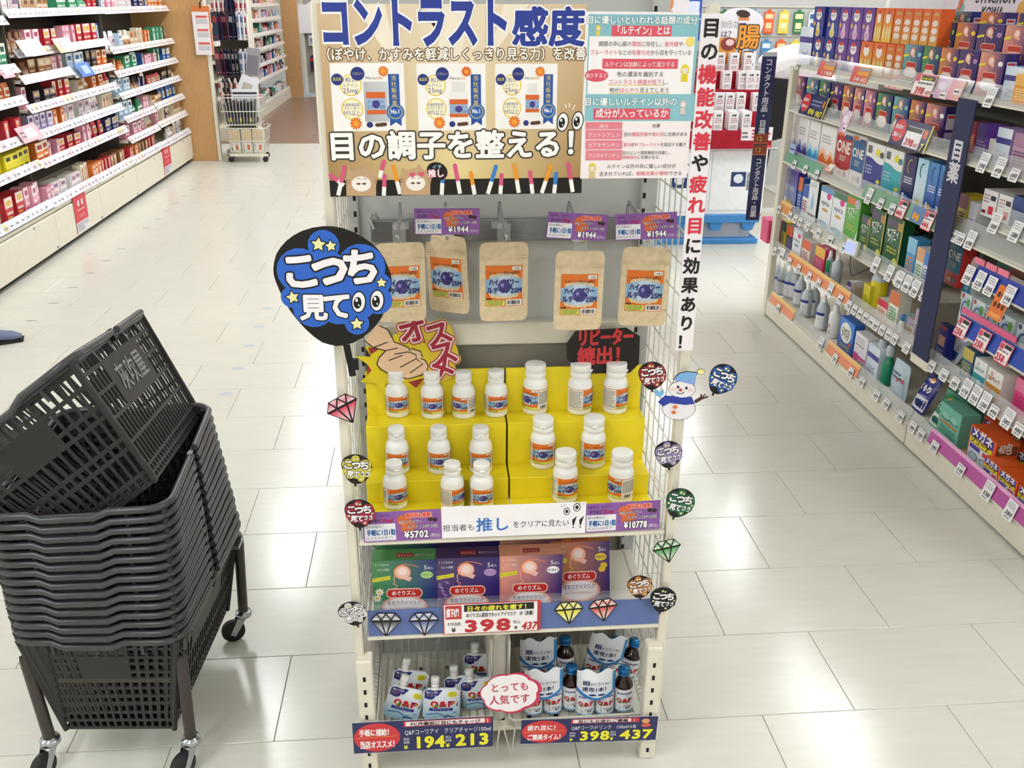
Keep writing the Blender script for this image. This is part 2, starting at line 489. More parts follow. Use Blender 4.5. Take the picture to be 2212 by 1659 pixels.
# shelves
sh1 = sp('shelf', M().box(-.152, .442, 1.592, 1.86, .563, .5755, cut=.002), 'cream')
sp('shelf_lip', M().box(-.16, .446, FY - .002, FY + .012, .560, .569, cut=.002), 'cream', sh1)
sp('clear_label_holder', M().box(-.158, .444, FY - .0015, FY - .0005, .569, .63).box(-.158, .444, FY + .003, FY + .004, .569, .63), 'clear2', sh1)
sh2 = sp('shelf', M().box(-.152, .446, 1.592, 1.86, .336, .348, cut=.002), 'cream')
sp('shelf_lip', M().box(-.156, .450, FY - .002, FY + .012, .334, .343, cut=.002), 'cream', sh2)
sp('clear_label_holder', M().box(-.154, .448, FY - .004, FY - .003, .343, .418).box(-.154, .448, FY + .004, FY + .005, .343, .427).box(-.154, .448, FY - .004, FY + .005, .416, .419), 'clear2', sh2)
bl = M().box(-.1525, .446, FY - .002, FY - .0005, .346, .408, col='3156a4')
sp('blue_strip', bl, 'print', sh2)
bd = sp('base_deck', M().box(-.15, .422, 1.60, 1.87, .060, .072, cut=.002), 'cream')
m = M()
for i in range(9):
    for j in range(4): m.box(-.12 + .06 * i, -.11 + .06 * i, 1.62 + .06 * j, 1.63 + .06 * j, .0717, .0724)
sp('punched_hole_row', m, 'black', bd)
# ---------------------------------------------------------------- wire baskets on the base deck
def wire_basket(x0, x1, lab):
    t = thing('wire_basket', lab, 'wire basket', ((x0 + x1) / 2, 1.73, .074))
    w = (x1 - x0) / 2; m = M(); L, D = -.148, .128
    zt = .235
    m.tube([(-w, L, .04), (-w + .01, L - .004, .034), (w - .01, L - .004, .034), (w, L, .04)], .0032, 6)
    for s in (-1, 1):
        m.tube([(s * w, L, .036), (s * w, L + .004, zt), (s * w, D, zt)], .003, 6)
        m.tube([(s * w, L, .034), (s * w, D, .034)], .0022, 5)
        m.tube([(s * w, L + .003, .13), (s * w, D, .13)], .0022, 5)
        for i in range(20):
            y = L + .012 + (D - L - .014) * i / 19
            m.tube([(s * w, y, zt), (s * w, y, .006), (s * (w - .012), y, .001)], .0016, 5)
    m.tube([(-w, D, zt), (w, D, zt)], .003, 6)
    for i in range(15):
        x = -w + .012 + (2 * w - .024) * i / 14
        m.tube([(x, D, zt), (x, D, .003), (x, L, .003), (x, L - .004, .034)], .0016, 5)
    m.build('wire_frame', 'wire', t)['kind'] = 'stuff'
    return t
wire_basket(-.166, .098, 'white wire basket holding drink pouches on the lowest level of the stand, left half')
wire_basket(.136, .452, 'white wire basket holding bottled drinks on the lowest level of the stand, right half')
t = thing('divider_tube', 'pale plastic tube standing upright between the two wire baskets', 'tube', (.117, 1.635, .073))
M().lathe([(.015, 0), (.0165, .003), (.0165, .25), (.015, .254), (.012, .254)], 16).build('tube_body', 'wire', t)
b = M()
b.tube([(-.022, -.08, .035), (-.012, -.082, -.045), (-.004, -.082, .035)], .002); b.tube([(.006, -.08, .035), (.022, -.082, -.04), (.03, -.08, .035)], .002)
b.build('wire_clip', 'wire', t)
# ---------------------------------------------------------------- yellow stepped risers
Z0, Z2, Z1, ZT = .5757, .6255, .7216, .822
for x0, x1, lab in ((-.152, .142, 'yellow stepped card riser carrying the small pill bottles, left one'), (.146, .440, 'yellow stepped card riser carrying the larger pill bottles, right one')):
    t = thing('stepped_riser', lab, 'display riser', ((x0 + x1) / 2, 1.73, Z0))
    w = (x1 - x0) / 2; q = 1.73
    M().box(-w, w, 1.842 - q, 1.846 - q, 0, ZT - Z0).build('riser_back', 'yellow', t)
    M().box(-w, w, 1.782 - q, 1.842 - q, 0.0005, Z1 - Z0, cut=.0012).build('upper_step', 'yellow', t)
    M().box(-w, w, 1.716 - q, 1.7815 - q, 0.0005, Z2 - Z0, cut=.0012).build('lower_step', 'yellow', t)
    M().box(-w, w, 1.60 - q, 1.7155 - q, 0.0002, .0016).build('riser_floor', 'yellow', t)
# ---------------------------------------------------------------- hooks and pouches
def hook(i, x, y1):
    t = thing('display_hook', 'chrome hook reaching forward from the steel plate, %s from the left' % ORD[i], 'hook', (x, 1.868, 1.13), 0, 'hooks on the stand')
    L = 1.868 - y1
    M().tube([(0, -.001, .0), (0, -.003, .03), (0, -.016, .043), (0, -.03, .040), (0, -L * .6, .022), (0, -L + .012, .006), (0, -L + .003, .008), (0, -L, .016)], .0030, 8).lathe([(.001, -.003), (.0046, 0), (.0046, .004), (.001, .006)], 10, (0, -L, .016)).build('hook_wire', 'chrome', t)
    M().box(-.016, .016, -.004, -.0005, -.012, .004, cut=.0015).build('hook_plate_clip', 'clear', t)
    return t
HX = ((-.066, 1.68), (.024, 1.70), (.132, 1.68), (.272, 1.66), (.394, 1.66))
for i, (x, y) in enumerate(HX): hook(i, x, y)
def bulge(w, h, t, neck=0.0):
    """front surface of a soft pouch: depth as a function of u, v (v from 0 to h)"""
    def d(u, v):
        a = max(0.0, 1 - (2 * abs(u) / w) ** 2.2); b = max(0.0, math.sin(math.pi * min(max((v / h) * .92 + .06, 0), 1)))
        return t * a ** .6 * b ** .7
    return d
def soft_pouch(w, h, t, nx=8, nz=10, corner=.006, col='ffffff', mi=0, m=None):
    d = bulge(w, h, t); m = m or M()
    F_, B_ = [], []
    for j in range(nz + 1):
        for i in range(nx + 1):
            u = -w / 2 + w * i / nx; v = h * j / nz
            if j in (0, nz) and i in (0, nx): u *= 1 - corner / w * 1.2; v = corner * .45 if j == 0 else h - corner * .45
            F_.append((u, -d(u, v) - .0006, v)); B_.append((u, d(u, v) * .8 + .0006, v))
    f = []; b = []; N = nx + 1
    for j in range(nz):
        for i in range(nx):
            q = j * N + i; f.append((q, q + 1, q + N + 1, q + N)); b.append((q, q + N, q + N + 1, q + 1))
    m.add(F_, f, col, mi, True); m.add(B_, b, col, mi, True)
    ring = [i for i in range(N)] + [j * N + nx for j in range(1, nz + 1)] + [nz * N + i for i in range(nx - 1, -1, -1)] + [j * N for j in range(nz - 1, 0, -1)]
    n = len(ring)
    m.add([F_[k] for k in ring] + [B_[k] for k in ring], [(i, n + i, n + (i + 1) % n, (i + 1) % n) for i in range(n)], col, mi)
    return m, d
def barcode(m, x, y, w, h, l=4, seed=3):
    rr = random.Random(seed); m.rect(x, y, x + w, y + h, 'f6f4ee', l - 1); q = x + w * .06
    while q < x + w * .9:
        d = w * rr.choice((.02, .03, .05)); m.rect(q, y + h * .18, q + d, y + h * .85, '222222', l); q += d + w * rr.choice((.02, .03, .05))
def supplement_label(m, w, h, x0, y0, count, var='a', n=12, bar=True):
    """orange label with a pale blue band; x0, y0 = lower left"""
    O = 'e8792c' if var == 'a' else 'ea6a35'
    m.rect(x0, y0, x0 + w, y0 + h, O, 1, n)
    cx = x0 + w / 2; cy = y0 + h * .50
    P = []
    for i in range(13): P.append((x0 + w * i / 12, cy + h * (.15 + .11 * math.sin(math.pi * i / 12))))
    for i in range(13): P.append((x0 + w - w * i / 12, cy - h * (.14 + .11 * math.sin(math.pi * i / 12))))
    for i in range(12):
        a, b = P[i], P[i + 1]; c, d = P[24 - i], P[25 - i]
        sh = 'c9d8e6' if 3 < i < 8 else ('a9c4dc' if i in (2, 3, 8, 9) else '8fb4d4')
        m.add([m.fr(d[0], d[1], 2 * m.eps), m.fr(c[0], c[1], 2 * m.eps), m.fr(b[0], b[1], 2 * m.eps), m.fr(a[0], a[1], 2 * m.eps)], [(0, 1, 2, 3)], sh)
    m.ell(cx, cy, w * .17, h * .17, '4a3f8e', 3, 16); m.ell(cx - w * .05, cy + h * .03, w * .05, h * .05, '8f8ac4', 3.3, 10)
    m.ell(cx + w * .13, cy - h * .01, w * .10, h * .05, '3c3480', 3.2, 10)
    m.text('ルテイン一粒25mg配合', cx - w * .42, y0 + h * .795, h * .085, '3a2410', 4, w * .84, .02)
    m.text('ハイ・パワー', cx - w * .42, y0 + h * .535, h * .17, '2a2a66', 4, w * .84, .042, out=[(.05, 'dfe8f4')])
    m.text('ルテイン25M', cx - w * .47, y0 + h * .335, h * .17, '2a2a66', 4, w * .95, .042, out=[(.05, 'dfe8f4')])
    m.rect(x0 + w * .02, y0 + h * .02, x0 + w * (.52 if bar else .98), y0 + h * .15, 'dbe06a' if var == 'a' else 'f4efe2', 3, n)
    m.fake(x0 + w * .05, y0 + h * .03, w * .42, h * .11, 3, '6a7a2a', 3.6, 5)
    m.rect(x0 + w * .02, y0 + h * .165, x0 + w * .16, y0 + h * .2, '4a3520', 3, 2)
    m.rect(x0 + w * .72, y0 + h * .885, x0 + w * .96, y0 + h * .975, 'fbf8f0', 3, 3); m.text(count, x0 + w * .74, y0 + h * .9, h * .075, '333333', 4, w * .2, .02)
    if bar: barcode(m, x0 + w * .55, y0 + h * .015, w * .43, h * .15)
PW, PH = .096, .160
def pouch_root(label, loc, rot):
    t = thing('supplement_pouch', label, 'pouch', loc, rot, 'kraft pouches on the hooks')
    m, d = soft_pouch(PW, PH, .006, 8, 12)
    m.build('pouch_body', 'kraft', t)
    z = M(eps=.0002); z.fr = lambda u, v, h: (u, -d(u, v) - .0008 - h, v)
    for v in (.1265, .1315): z.box(-PW / 2 + .003, PW / 2 - .003, -.0052, -.0034, v, v + .0016)
    z.build('zip_seal', 'kraft', t)
    lb = M(eps=.00025); lb.fr = lambda u, v, h: (u, -d(u, v) - .0010 - h, v)
    supplement_label(lb, .073, .083, -.0365, .032, '10粒', 'a')
    lb.build('front_label', 'pack', t)
    hg = M().box(-.013, .013, .001, .0016, .150, .196); hg.build('clear_hang_tab', 'film', t)
    return t
p0 = pouch_root('kraft paper supplement pouch on the third hook, between the two bare gaps', (.135, 1.775, .952), (0, 0.0, math.radians(2)))
dup(p0, (-.067, 1.785, .951), (0, 0, math.radians(6)), 'kraft paper supplement pouch half hidden behind the big blue round fan')
dup(p0, (.029, 1.848, .948), (0, math.radians(-3), math.radians(-32)), 'kraft paper supplement pouch hanging turned and furthest back on the second hook')
dup(p0, (.279, 1.74, .942), (0, math.radians(0.6), 0), 'kraft paper supplement pouch hanging lowest, on the fourth hook')
dup(p0, (.409, 1.745, .946), (0, math.radians(1.2), math.radians(-4)), 'kraft paper supplement pouch on the rightmost hook beside the wire side panel')
# ---------------------------------------------------------------- pill bottles
def pill_bottle(big):
    r, hb, rc, hc, rn = (.0262, .081, .0222, .031, .0205) if big else (.0243, .0745, .0172, .0265, .0150)
    t = thing('pill_bottle', 'tmp %s white pill bottle prototype' % ('big' if big else 'small'), 'bottle')
    sh = hb - (.012 if big else .016)
    M().lathe([(r * .86, 0), (r * .97, .002), (r, .005), (r, sh - .006), (r * .985, sh - .001), (r * .93, sh + (hb - sh) * .35), (r * .82, sh + (hb - sh) * .65), (rn, hb - .001), (rn, hb + .003)], 28, caps=True).build('bottle_body', 'white', t)
    c = M().lathe([(rc * .98, hb + .0022), (rc, hb + .003), (rc, hb + hc * .40), (rc * .965, hb + hc * .42), (rc * .965, hb + hc * .45), (rc, hb + hc * .47), (rc, hb + hc * .92), (rc * .95, hb + hc * .985), (rc * .80, hb + hc), (.001, hb + hc * 1.01)], 28)
    c.box(-.006, .006, -rc - .0035, -rc + .001, hb + hc * .47, hb + hc * .62, cut=.001)
    c.build('flip_cap', 'white', t)
    lb = M(eps=.00024); lb.fr = cyl(r + .0002)
    z0, lh = .013, sh - .022; fw = r * 1.95
    lb.rect(-r * 2.9, z0, r * 2.9, z0 + lh, 'efe9dc', 0.5, 30)
    lb.rect(-r * 2.9, z0 + lh - .0012, r * 2.9, z0 + lh, 'd9743a', 1, 30); lb.rect(-r * 2.9, z0, r * 2.9, z0 + .001, 'd9743a', 1, 30)
    supplement_label(lb, fw, lh, -fw / 2, z0, '60粒' if big else '30粒', 'a', 14, bar=False)
    lb.fake(fw / 2 + .002, z0 + lh * .30, r * 1.2, lh * .6, 9, '6d6a66', 2, 4)
    lb.fake(-fw / 2 - .002 - r * 1.2, z0 + lh * .08, r * 1.2, lh * .84, 13, '8d8a86', 2, 8)
    barcode(lb, fw / 2 + .004, z0 + lh * .04, r * .7, lh * .22, 3)
    lb.build('wrap_label', 'gloss', t)
    return t
pb = {0: pill_bottle(False), 1: pill_bottle(True)}
used = {0: False, 1: False}
def put_bottle(big, px, py, z, ang, lab, group):
    p = onZ(px, py, z + .0016 if z == Z0 else z)
    loc = (p.x, p.y + (.0262 if big else .0243), p.z + .0003)
    if not used[big]:
        t = pb[big]; t.location = loc; t.rotation_euler = (0, 0, math.radians(ang)); tag(t, lab, 'bottle', group); used[big] = True
    else: dup(pb[big], loc, math.radians(ang), lab, group)
GS, GB = 'small pill bottles on the left riser', 'larger pill bottles on the right riser'
for i, (px, py, a) in enumerate(((858, 905, 10), (935, 907.5, 0), (1003, 907, -38), (1073, 904, 10))):
    put_bottle(0, px, py, Z1, a, 'small white pill bottle on the top step of the left riser, %s from the left' % ORD[i], GS)
for i, (px, py, a) in enumerate(((859, 1028, 2), (949.5, 1027, 0), (1040, 1027, 0))):
    put_bottle(0, px, py, Z2, a, 'small white pill bottle on the middle step of the left riser, %s from the left' % ORD[i], GS)
for i, (px, py, a) in enumerate(((854, 1104, 20), (978.5, 1106, 52), (1042, 1106, 4))):
    put_bottle(0, px, py, Z0, a, 'small white pill bottle at the bottom front of the left riser, %s from the left' % ORD[i], GS)
for i, (px, py, a) in enumerate(((1158, 899, -48), (1255, 898.6, 62), (1332, 897, 48))):
    put_bottle(1, px, py, Z1, a, 'larger white pill bottle on the top step of the right riser, %s from the left' % ORD[i], GB)
for i, (px, py, a) in enumerate(((1174.4, 1016, -6), (1283.6, 1015, -3))):
    put_bottle(1, px, py, Z2, a, 'larger white pill bottle on the middle step of the right riser, %s from the left' % ORD[i], GB)
for i, (px, py, a) in enumerate(((1223, 1091, 12), (1344, 1091, -62))):
    put_bottle(1, px, py, Z0, a, 'larger white pill bottle at the bottom front of the right riser, %s from the left' % ORD[i], GB)
# ================================================================== CARDS AND POSTERS ON THE STAND
def card(name, label, cat, loc, m, mats='print', rot=0.0, group=None, part='printed_face'):
    t = thing(name, label, cat, loc, rot, group); m.build(part, mats, t); return t
def eyes_pair(m, cx, cy, s, l=5, d=.9, tilt=0.12):
    for k in (-1, 1):
        x = cx + k * s * .62; y = cy + (0 if k < 0 else s * .08)
        m.ell(x, y, s * .5, s * .78, '16100f', l, 18, -tilt); m.ell(x, y, s * .42, s * .70, 'f7f5f5', l + .5, 18, -tilt)
        m.ell(x - s * .08, y - s * .05, s * .27, s * .42, '16100f', l + 1, 16, -tilt)
        m.ell(x - s * .13, y + s * .15, s * .09, s * .13, 'ffffff', l + 1.5, 10); m.ell(x + s * .0, y - s * .22, s * .05, s * .07, 'ffffff', l + 1.5, 8)
# ---- A3 poster -------------------------------------------------------------
def poster():
    w, h = .421, .297
    t = thing('contrast_poster', 'large gold poster with blue and white lettering and two cats across the stand top', 'poster', (-.170, 1.5715, 1.243))
    t.rotation_euler = (0, math.radians(-.35), 0)
    m = M(eps=.00016); m.prism([(0, 0), (w, 0), (w, h), (0, h)], .0006, 'd8c19a')
    def u(zx, zy):
        k = (zy - 35) / 1520; a = 35 + 95 * k; b = 2160 - 45 * k
        return ((zx - a) / (b - a) * w, (1 - k) * h)
    q = w / 2
    m.grad(0, 0, q, h, 'a07a45', 'e6cf8c', 'efe3cc', 'd5b892', 1, n=8); m.grad(q, 0, w, h, 'e6cf8c', 'a07a45', 'd9bd97', 'efe3cc', 1, n=8)
    for a, b, c in (((330, 35), (560, 35), (700, 620)), ((900, 35), (1250, 35), (1080, 700)), ((1500, 35), (1700, 35), (1350, 500))):
        m.poly([u(*a), u(*c), u(*b)], 'f3e8d4', 1.4)
    o = [(.085, 'fbfaf8')]
    x, y = u(60, 318); m.text('コントラスト', x, y, .079, '2b3f97', 4, u(1545, 318)[0] - x, .045, out=o, crisp=True)
    x, y = u(1558, 322); m.text('感度', x, y, .0605, '2b3f97', 4, u(2142, 322)[0] - x, .034, out=[(.075, 'fbfaf8')])
    x, y = u(72, 452); m.text('（ぼやけ、かすみを軽減しくっきり見る力）を改善', x - .004, y, .0205, 'fbf7ee', 4, u(2145, 452)[0] - x + .006, .02, out=[(.085, '6b4d2c')])
    def panel(x0, y0, x1, y1, kind):
        (a, b), (c, d) = u(x0, y1), u(x1, y0)
        W_, H_ = c - a, d - b
        m.rect(a, b, c, d, 'f8f5f2', 2)
        def P(fx, fy): return a + W_ * fx, b + H_ * (1 - fy)
        x, y = P(.27, .32); m.ell(x, y, W_ * .15, H_ * .16, 'e8c23a', 3); m.ell(x, y, W_ * .135, H_ * .145, 'fbf3cf', 3.4)
        x, y = P(.27, .67); m.ell(x, y, W_ * .15, H_ * .16, 'e8c23a', 3); m.ell(x, y, W_ * .135, H_ * .145, 'fbf3cf', 3.4)
        for tx, fy, sz in (('1粒に', .27, .075), ('ルテイン', .345, .07), ('25mg', .43, .10)):
            x, y = P(.26, fy); m.text(tx, x, y, H_ * sz, '2b3f97', 4, W_ * .21, .02, align='c')
        for tx, fy, sz in (('お客様満足度', .625, .05), ('リピーター', .68, .06), ('90%以上', .76, .09)):
            x, y = P(.26, fy); m.text(tx, x, y, H_ * sz, '2b3f97', 4, W_ * .23, .02, align='c')
        x, y = P(.37, .155); m.ell(x, y, W_ * .095, H_ * .10, '27357e', 4.5); m.text('ノンカフェイン', x, y - .0015, H_ * .05, 'd8d49a', 5, W_ * .15, .02, align='c')
        x, y = P(.09, .235); m.ell(x, y, W_ * .08, H_ * .085, '27357e', 4.5); m.text('高品質', x, y - .0018, H_ * .055, 'e6e04a', 5, W_ * .12, .03, align='c')
        for fx, fy, r in ((.72, .12, .085), (.31, .885, .10)):
            x, y = P(fx, fy)
            for k, cc in ((1, 'dd6a22'), (.75, 'f08a2e'), (.45, 'f4a53c')): m.star(x, y, H_ * r * k, cc, 4 + (1 - k), .2 * k, .72, 11)
        x, y = P(.47, .235); m.text('Flora', x, y, H_ * .055, '3b3b3b', 4, W_ * .14, .02, shear=.2); m.text('Gla', x + W_ * .14, y, H_ * .055, 'e8a02a', 4, W_ * .10, .02, shear=.2)
        x, y = P(.78, .72); x2, y2 = P(.93, .16); m.rect(x, y, x2, y2, '2a55a5', 3)
        for i, ch in enumerate('当社販売実績'):
            m.text(ch, (x + x2) / 2, y2 - H_ * (.055 + .093 * i) - H_ * .03, H_ * .085, 'e6d34a', 4, None, .015, align='c')
        xc, yc = P(.86, .72)
        m.poly([(xc - W_ * .08, yc), (xc + W_ * .08, yc), (xc + W_ * .08, yc - H_ * .21), (xc, yc - H_ * .15), (xc - W_ * .08, yc - H_ * .21)], '24509c', 3.5)
        m.ell(xc, yc, W_ * .125, H_ * .13, '2f6bb5', 4); m.ell(xc, yc, W_ * .10, H_ * .10, 'e3c55a', 4.4); m.ell(xc, yc, W_ * .09, H_ * .09, '2c5fa8', 4.7)
        m.text('No.1', xc, yc - H_ * .02, H_ * .09, 'eef2ff', 5.2, W_ * .13, .03, align='c')
        if kind == 0:
            x, y = P(.44, .86); x2, y2 = P(.77, .27); m.grad(x, y, x2, y2, 'a9abb0', 'c8cace', 'd4d5d8', 'b9babd', 3)
            lx, ly, lw, lh = P(.47, .75) + (W_ * .26, H_ * .33)
        else:
            bw = .135 if kind == 1 else .11; top = .27 if kind == 1 else .30; bot = .86 if kind == 1 else .80
            x, y = P(.60 - bw, bot); x2, y2 = P(.60 + bw, top + .17)
            m.rect(x, y, x2, y2 + .0, 'f1efec', 3); m.ell((x + x2) / 2, y, (x2 - x) / 2, H_ * .02, 'f1efec', 3); m.ell((x + x2) / 2, y2, (x2 - x) / 2, H_ * .06, 'f1efec', 3)
            x3, y3 = P(.60 - bw * .72, top + .15); x4, y4 = P(.60 + bw * .72, top); m.rect(x3, y3, x4, y4, 'e7e4e0', 3.2)
            lx, ly, lw, lh = P(.60 - bw, bot - .06) + (W_ * bw * 2, H_ * .27)
        m.rect(lx, ly, lx + lw, ly + lh, 'd8652c', 4); m.rect(lx, ly + lh * .2, lx + lw, ly + lh * .72, '9cb8d8', 4.4); m.ell(lx + lw / 2, ly + lh * .45, lw * .2, lh * .18, '4a3f8e', 4.7)
        m.text('ハイパワー', lx + lw * .06, ly + lh * .48, lh * .2, '2a2a66', 5, lw * .88, .02); m.text('ルテイン25M', lx + lw * .05, ly + lh * .26, lh * .2, '2a2a66', 5, lw * .9, .02)
        x, y = P(.50, .905); m.ell(x, y, W_ * .045, H_ * .045, '27357e', 4)
        for fx in (.61, .66, .70): x, y = P(fx, .91 - (fx - .6) * .1); m.ell(x, y, W_ * .04, H_ * .03, '5a3a2c', 4.2 + fx, 10)
    panel(160, 478, 705, 1015, 0); panel(820, 484, 1350, 1015, 1); panel(1426, 488, 1925, 1010, 2)
    x, y = u(2025, 955); eyes_pair(m, x, y, .020)
    for a, b in (((1985, 810), (1995, 840)), ((2020, 800), (2018, 838)), ((2065, 815), (2045, 855))): m.line([u(*a), u(*b)], .0016, 'fbf7ee', 4)
    x, y = u(112, 1225); m.text('目の調子を整える', x, y, .0475, 'fbfaf7', 4, u(1960, 1225)[0] - x, .035, out=[(.085, '3a3331')])
    x, y = u(2085, 1215); m.text('！', x, y, .047, 'fbfaf7', 4, None, .035, align='c', out=[(.085, '3a3331')])
    m.rect(u(132, 0)[0] * 0, 0, w, u(0, 1420)[1], '171310', 2)
    def stick(ax, ay, bx, by, c):
        A, B = Vector(u(ax, ay)), Vector(u(bx, by)); Cc = A.lerp(B, .55)
        m.line([A, B], .0068, 'f6f3ee', 4); m.line([A, Cc], .0068, c, 4.5); m.ell(A.x, A.y, .0034, .0034, c, 4.5, 10)
    for s_ in ((240, 1305, 190, 1545, 'd4597f'), (130, 1375, 235, 1460, 'd4597f'), (545, 1265, 515, 1400, 'd4597f'), (552, 1385, 545, 1553, 'd4597f'), (620, 1305, 672, 1540, 'e8992a'), (1010, 1330, 1000, 1553, '3a80c4'),
               (1105, 1305, 1145, 1545, 'd4597f'), (1230, 1370, 1260, 1553, 'e8992a'), (1430, 1320, 1365, 1550, '3a80c4'), (1475, 1390, 1465, 1553, 'd4597f'), (1577, 1305, 1612, 1545, 'e8992a'), (1702, 1370, 1722, 1553, 'd4597f'),
               (1868, 1320, 1795, 1550, 'e8992a'), (1912, 1385, 1895, 1553, '3a80c4'), (2010, 1305, 2045, 1545, 'd4597f')): stick(*s_)
    for cx, cy in ((375, 1420), (800, 1420)):      # two plain tabby cats
        def c(a, b): return u(cx + a, cy + b)
        sk = 'c3a07c'
        m.poly([c(-120, 130), c(-125, -10), c(-110, -105), c(-60, -60), c(-15, -70), c(20, -135), c(65, -60), c(110, -10), c(110, 133)], sk, 5)
        x, y = c(0, 0); m.ell(x, y, .025, .019, sk, 5.2)
        x, y = c(-5, 30); m.ell(x, y, .016, .0125, 'f6efe6', 5.6)
        for k in (-1, 1):
            x, y = c(22 * k - 5, 20); m.ell(x, y, .0042, .0035, '5b4334', 6, 12, 0, 200, 340)
            for d_ in (10, 32): m.line([c(95 * k, d_ - 10), c(125 * k, d_ - 18)], .0008, '5b4334', 6)
        m.line([c(-40, -8), c(-22, -18), c(-8, -8)], .0009, '5b4334', 6); m.line([c(10, -8), c(24, -18), c(40, -8)], .0009, '5b4334', 6)
    for a, b in ((770, 1375), (840, 1372)): x, y = u(a, b); m.ell(x - .002, y, .0032, .003, 'd25a6c', 6.4); m.ell(x + .002, y, .0032, .003, 'd25a6c', 6.4); m.poly([(x - .005, y - .001), (x + .005, y - .001), (x, y - .006)], 'd25a6c', 6.4)
    x, y = u(965, 1352); m.ell(x, y, .0175, .0145, '14100f', 6.6, 24, -.4); m.line([u(930, 1415), u(915, 1520)], .003, '14100f', 6.6)
    m.text('イチ', x, y + .004, .0085, 'aee3f0', 7.4, None, .02, align='c'); m.text('推し', x - .002, y - .0085, .0135, 'f8f3f3', 7.4, None, .03, align='c', out=[(.08, 'd4486c')])
    m.build('printed_face', 'gloss', t)
poster()
# ---- leaflet ---------------------------------------------------------------
def leaflet():
    w, h = .183, .262
    t = thing('lutein_leaflet', 'teal and white illustrated leaflet with pink headings right of the gold poster', 'leaflet', (.248, 1.5708, 1.270))
    m = M(eps=.00016); m.prism([(0, 0), (w, 0), (w, h), (0, h)], .0006, 'f6f2f3')
    def u(zx, zy):
        k = (zy - 95) / 1495; a = 108 - 50 * k; b = 1115 - 115 * k
        return ((zx - a) / (b - a) * w, (1 - k) * h)
    def rc(x0, y0, x1, y1, c, l=2): a = u(x0, y1); b = u(x1, y0); m.rect(a[0], a[1], b[0], b[1], c, l)
    def tx(s, x0, y0, x1, sz, c, l=5, off=.015, out=(), al='l'):
        a = u(x0, y0); b = u(x1, y0); m.text(s, a[0], a[1], sz, c, l, b[0] - a[0], off, out=out)
    TE, PK = '8cc3cd', 'e0596c'
    rc(108, 118, 1115, 820, TE, 1); rc(95, 820, 1090, 1060, TE, 1)
    rc(120, 305, 1075, 810, 'faf6f7', 2); rc(85, 1055, 1040, 1590, 'f8eef0', 2)
    wo = [(.06, '5f9aa6')]
    tx('目に優しいといわれる話題の成分', 112, 192, 1095, .0128, 'fdfdfd', 4, .02, wo)
    rc(332, 212, 865, 303, PK, 3); tx('「ルテイン」とは', 345, 283, 850, .0142, 'fdf6f6', 5, .02)
    def mixed(parts, y, x0, x1, sz):
        tot = sum(advance(p) for p, _ in parts); x = x0
        for p, c in parts:
            d = (x1 - x0) * advance(p) / tot; tx(p, x, y, x + d, sz, c); x += d
    K, Rr = '4b4548', 'e0596c'
    mixed((('網膜の中心部の', K), ('黄斑', Rr), ('に存在し、', K), ('紫外線', Rr), ('や', K)), 388, 218, 968, .0088)
    mixed((('ブルーライト', Rr), ('などの', K), ('有害な光', Rr), ('から目を守っている', K)), 462, 142, 1042, .0088)
    rc(250, 498, 925, 585, PK, 3); tx('ルテインは加齢によって減少する', 272, 565, 895, .0090, 'fdf6f6', 5)
    x, y = u(200, 645); m.ell(x, y, .0195, .0098, PK, 3); tx('減少すると', 100, 662, 295, .0078, 'fdf6f6', 5)
    tx('色の濃淡を識別する', 378, 652, 795, .0090, K)
    mixed((('コントラスト感度が低下', Rr), ('し、', K)), 722, 300, 862, .0090)
    mixed((('物が', K), ('ぼんやり', Rr), ('見えてしまう', K)), 795, 312, 845, .0090)
    for a, b, yy in ((300, 800, 728), (312, 845, 802)): rc(a, yy, b, yy + 6, 'e9cf5a', 3)
    tx('目に優しいルテイン以外の', 92, 908, 912, .0135, 'fdfdfd', 4, .02, wo)
    rc(172, 940, 855, 1040, PK, 3); tx('成分が入っているか', 190, 1015, 835, .0150, 'fdf6f6', 5, .02)
    for y0, y1, s in ((1062, 1128, '成分'), (1134, 1222, 'アントシアニン'), (1230, 1314, 'ゼアキサンチン'), (1322, 1418, 'アスタキサンチン')):
        rc(102, y0, 430, y1, 'e58493', 3); W2 = 140 * min(1, len(s) / 7); tx(s, 266 - W2, (y0 + y1) / 2 + 20, 266 + W2, .0082 if len(s) > 2 else .007, 'fdf3f3', 5)
    tx('効果', 692, 1112, 765, .0070, K)
    mixed((('目の', K), ('機能改善', Rr), ('や', K), ('疲れ目', Rr), ('に効果がある', K)), 1192, 440, 1008, .0075)
    mixed((('紫外線', Rr), ('や', K), ('ブルーライト', Rr), ('を吸収する働き', K)), 1288, 435, 995, .0072)
    tx('目のピント調節機能を改善し、', 430, 1362, 870, .0066, K); mixed((('眼精疲労', Rr), ('に効果がある', K)), 1405, 430, 752, .0066)
    tx('ルテイン以外の目に優しい成分が', 290, 1492, 905, .0080, K)
    mixed((('含まれていれば、', K), ('相乗効果が期待', Rr), ('できる', K)), 1562, 222, 958, .0080)
    def lady(cx, cy, s, hair, top, face='f5e9e4'):
        x, y = u(cx, cy)
        m.poly([(x - s * .55, y - s * 1.9), (x + s * .55, y - s * 1.9), (x + s * .45, y - s * .75), (x - s * .45, y - s * .75)], top, 4)
        m.ell(x, y, s * .62, s * .66, hair, 4.2); m.rect(x - s * .62, y - s * .62, x + s * .62, y, hair, 4.2); m.ell(x, y - s * .16, s * .42, s * .48, face, 4.6)
        m.rect(x - s * .45, y + s * .12, x + s * .45, y + s * .34, hair, 4.9)
        for k in (-1, 1): m.ell(x + k * s * .18, y - s * .12, s * .04, s * .05, '4a3a30', 5, 8)
        m.line([(x - s * .1, y - s * .38), (x + s * .1, y - s * .38)], s * .05, 'c0705a', 5)
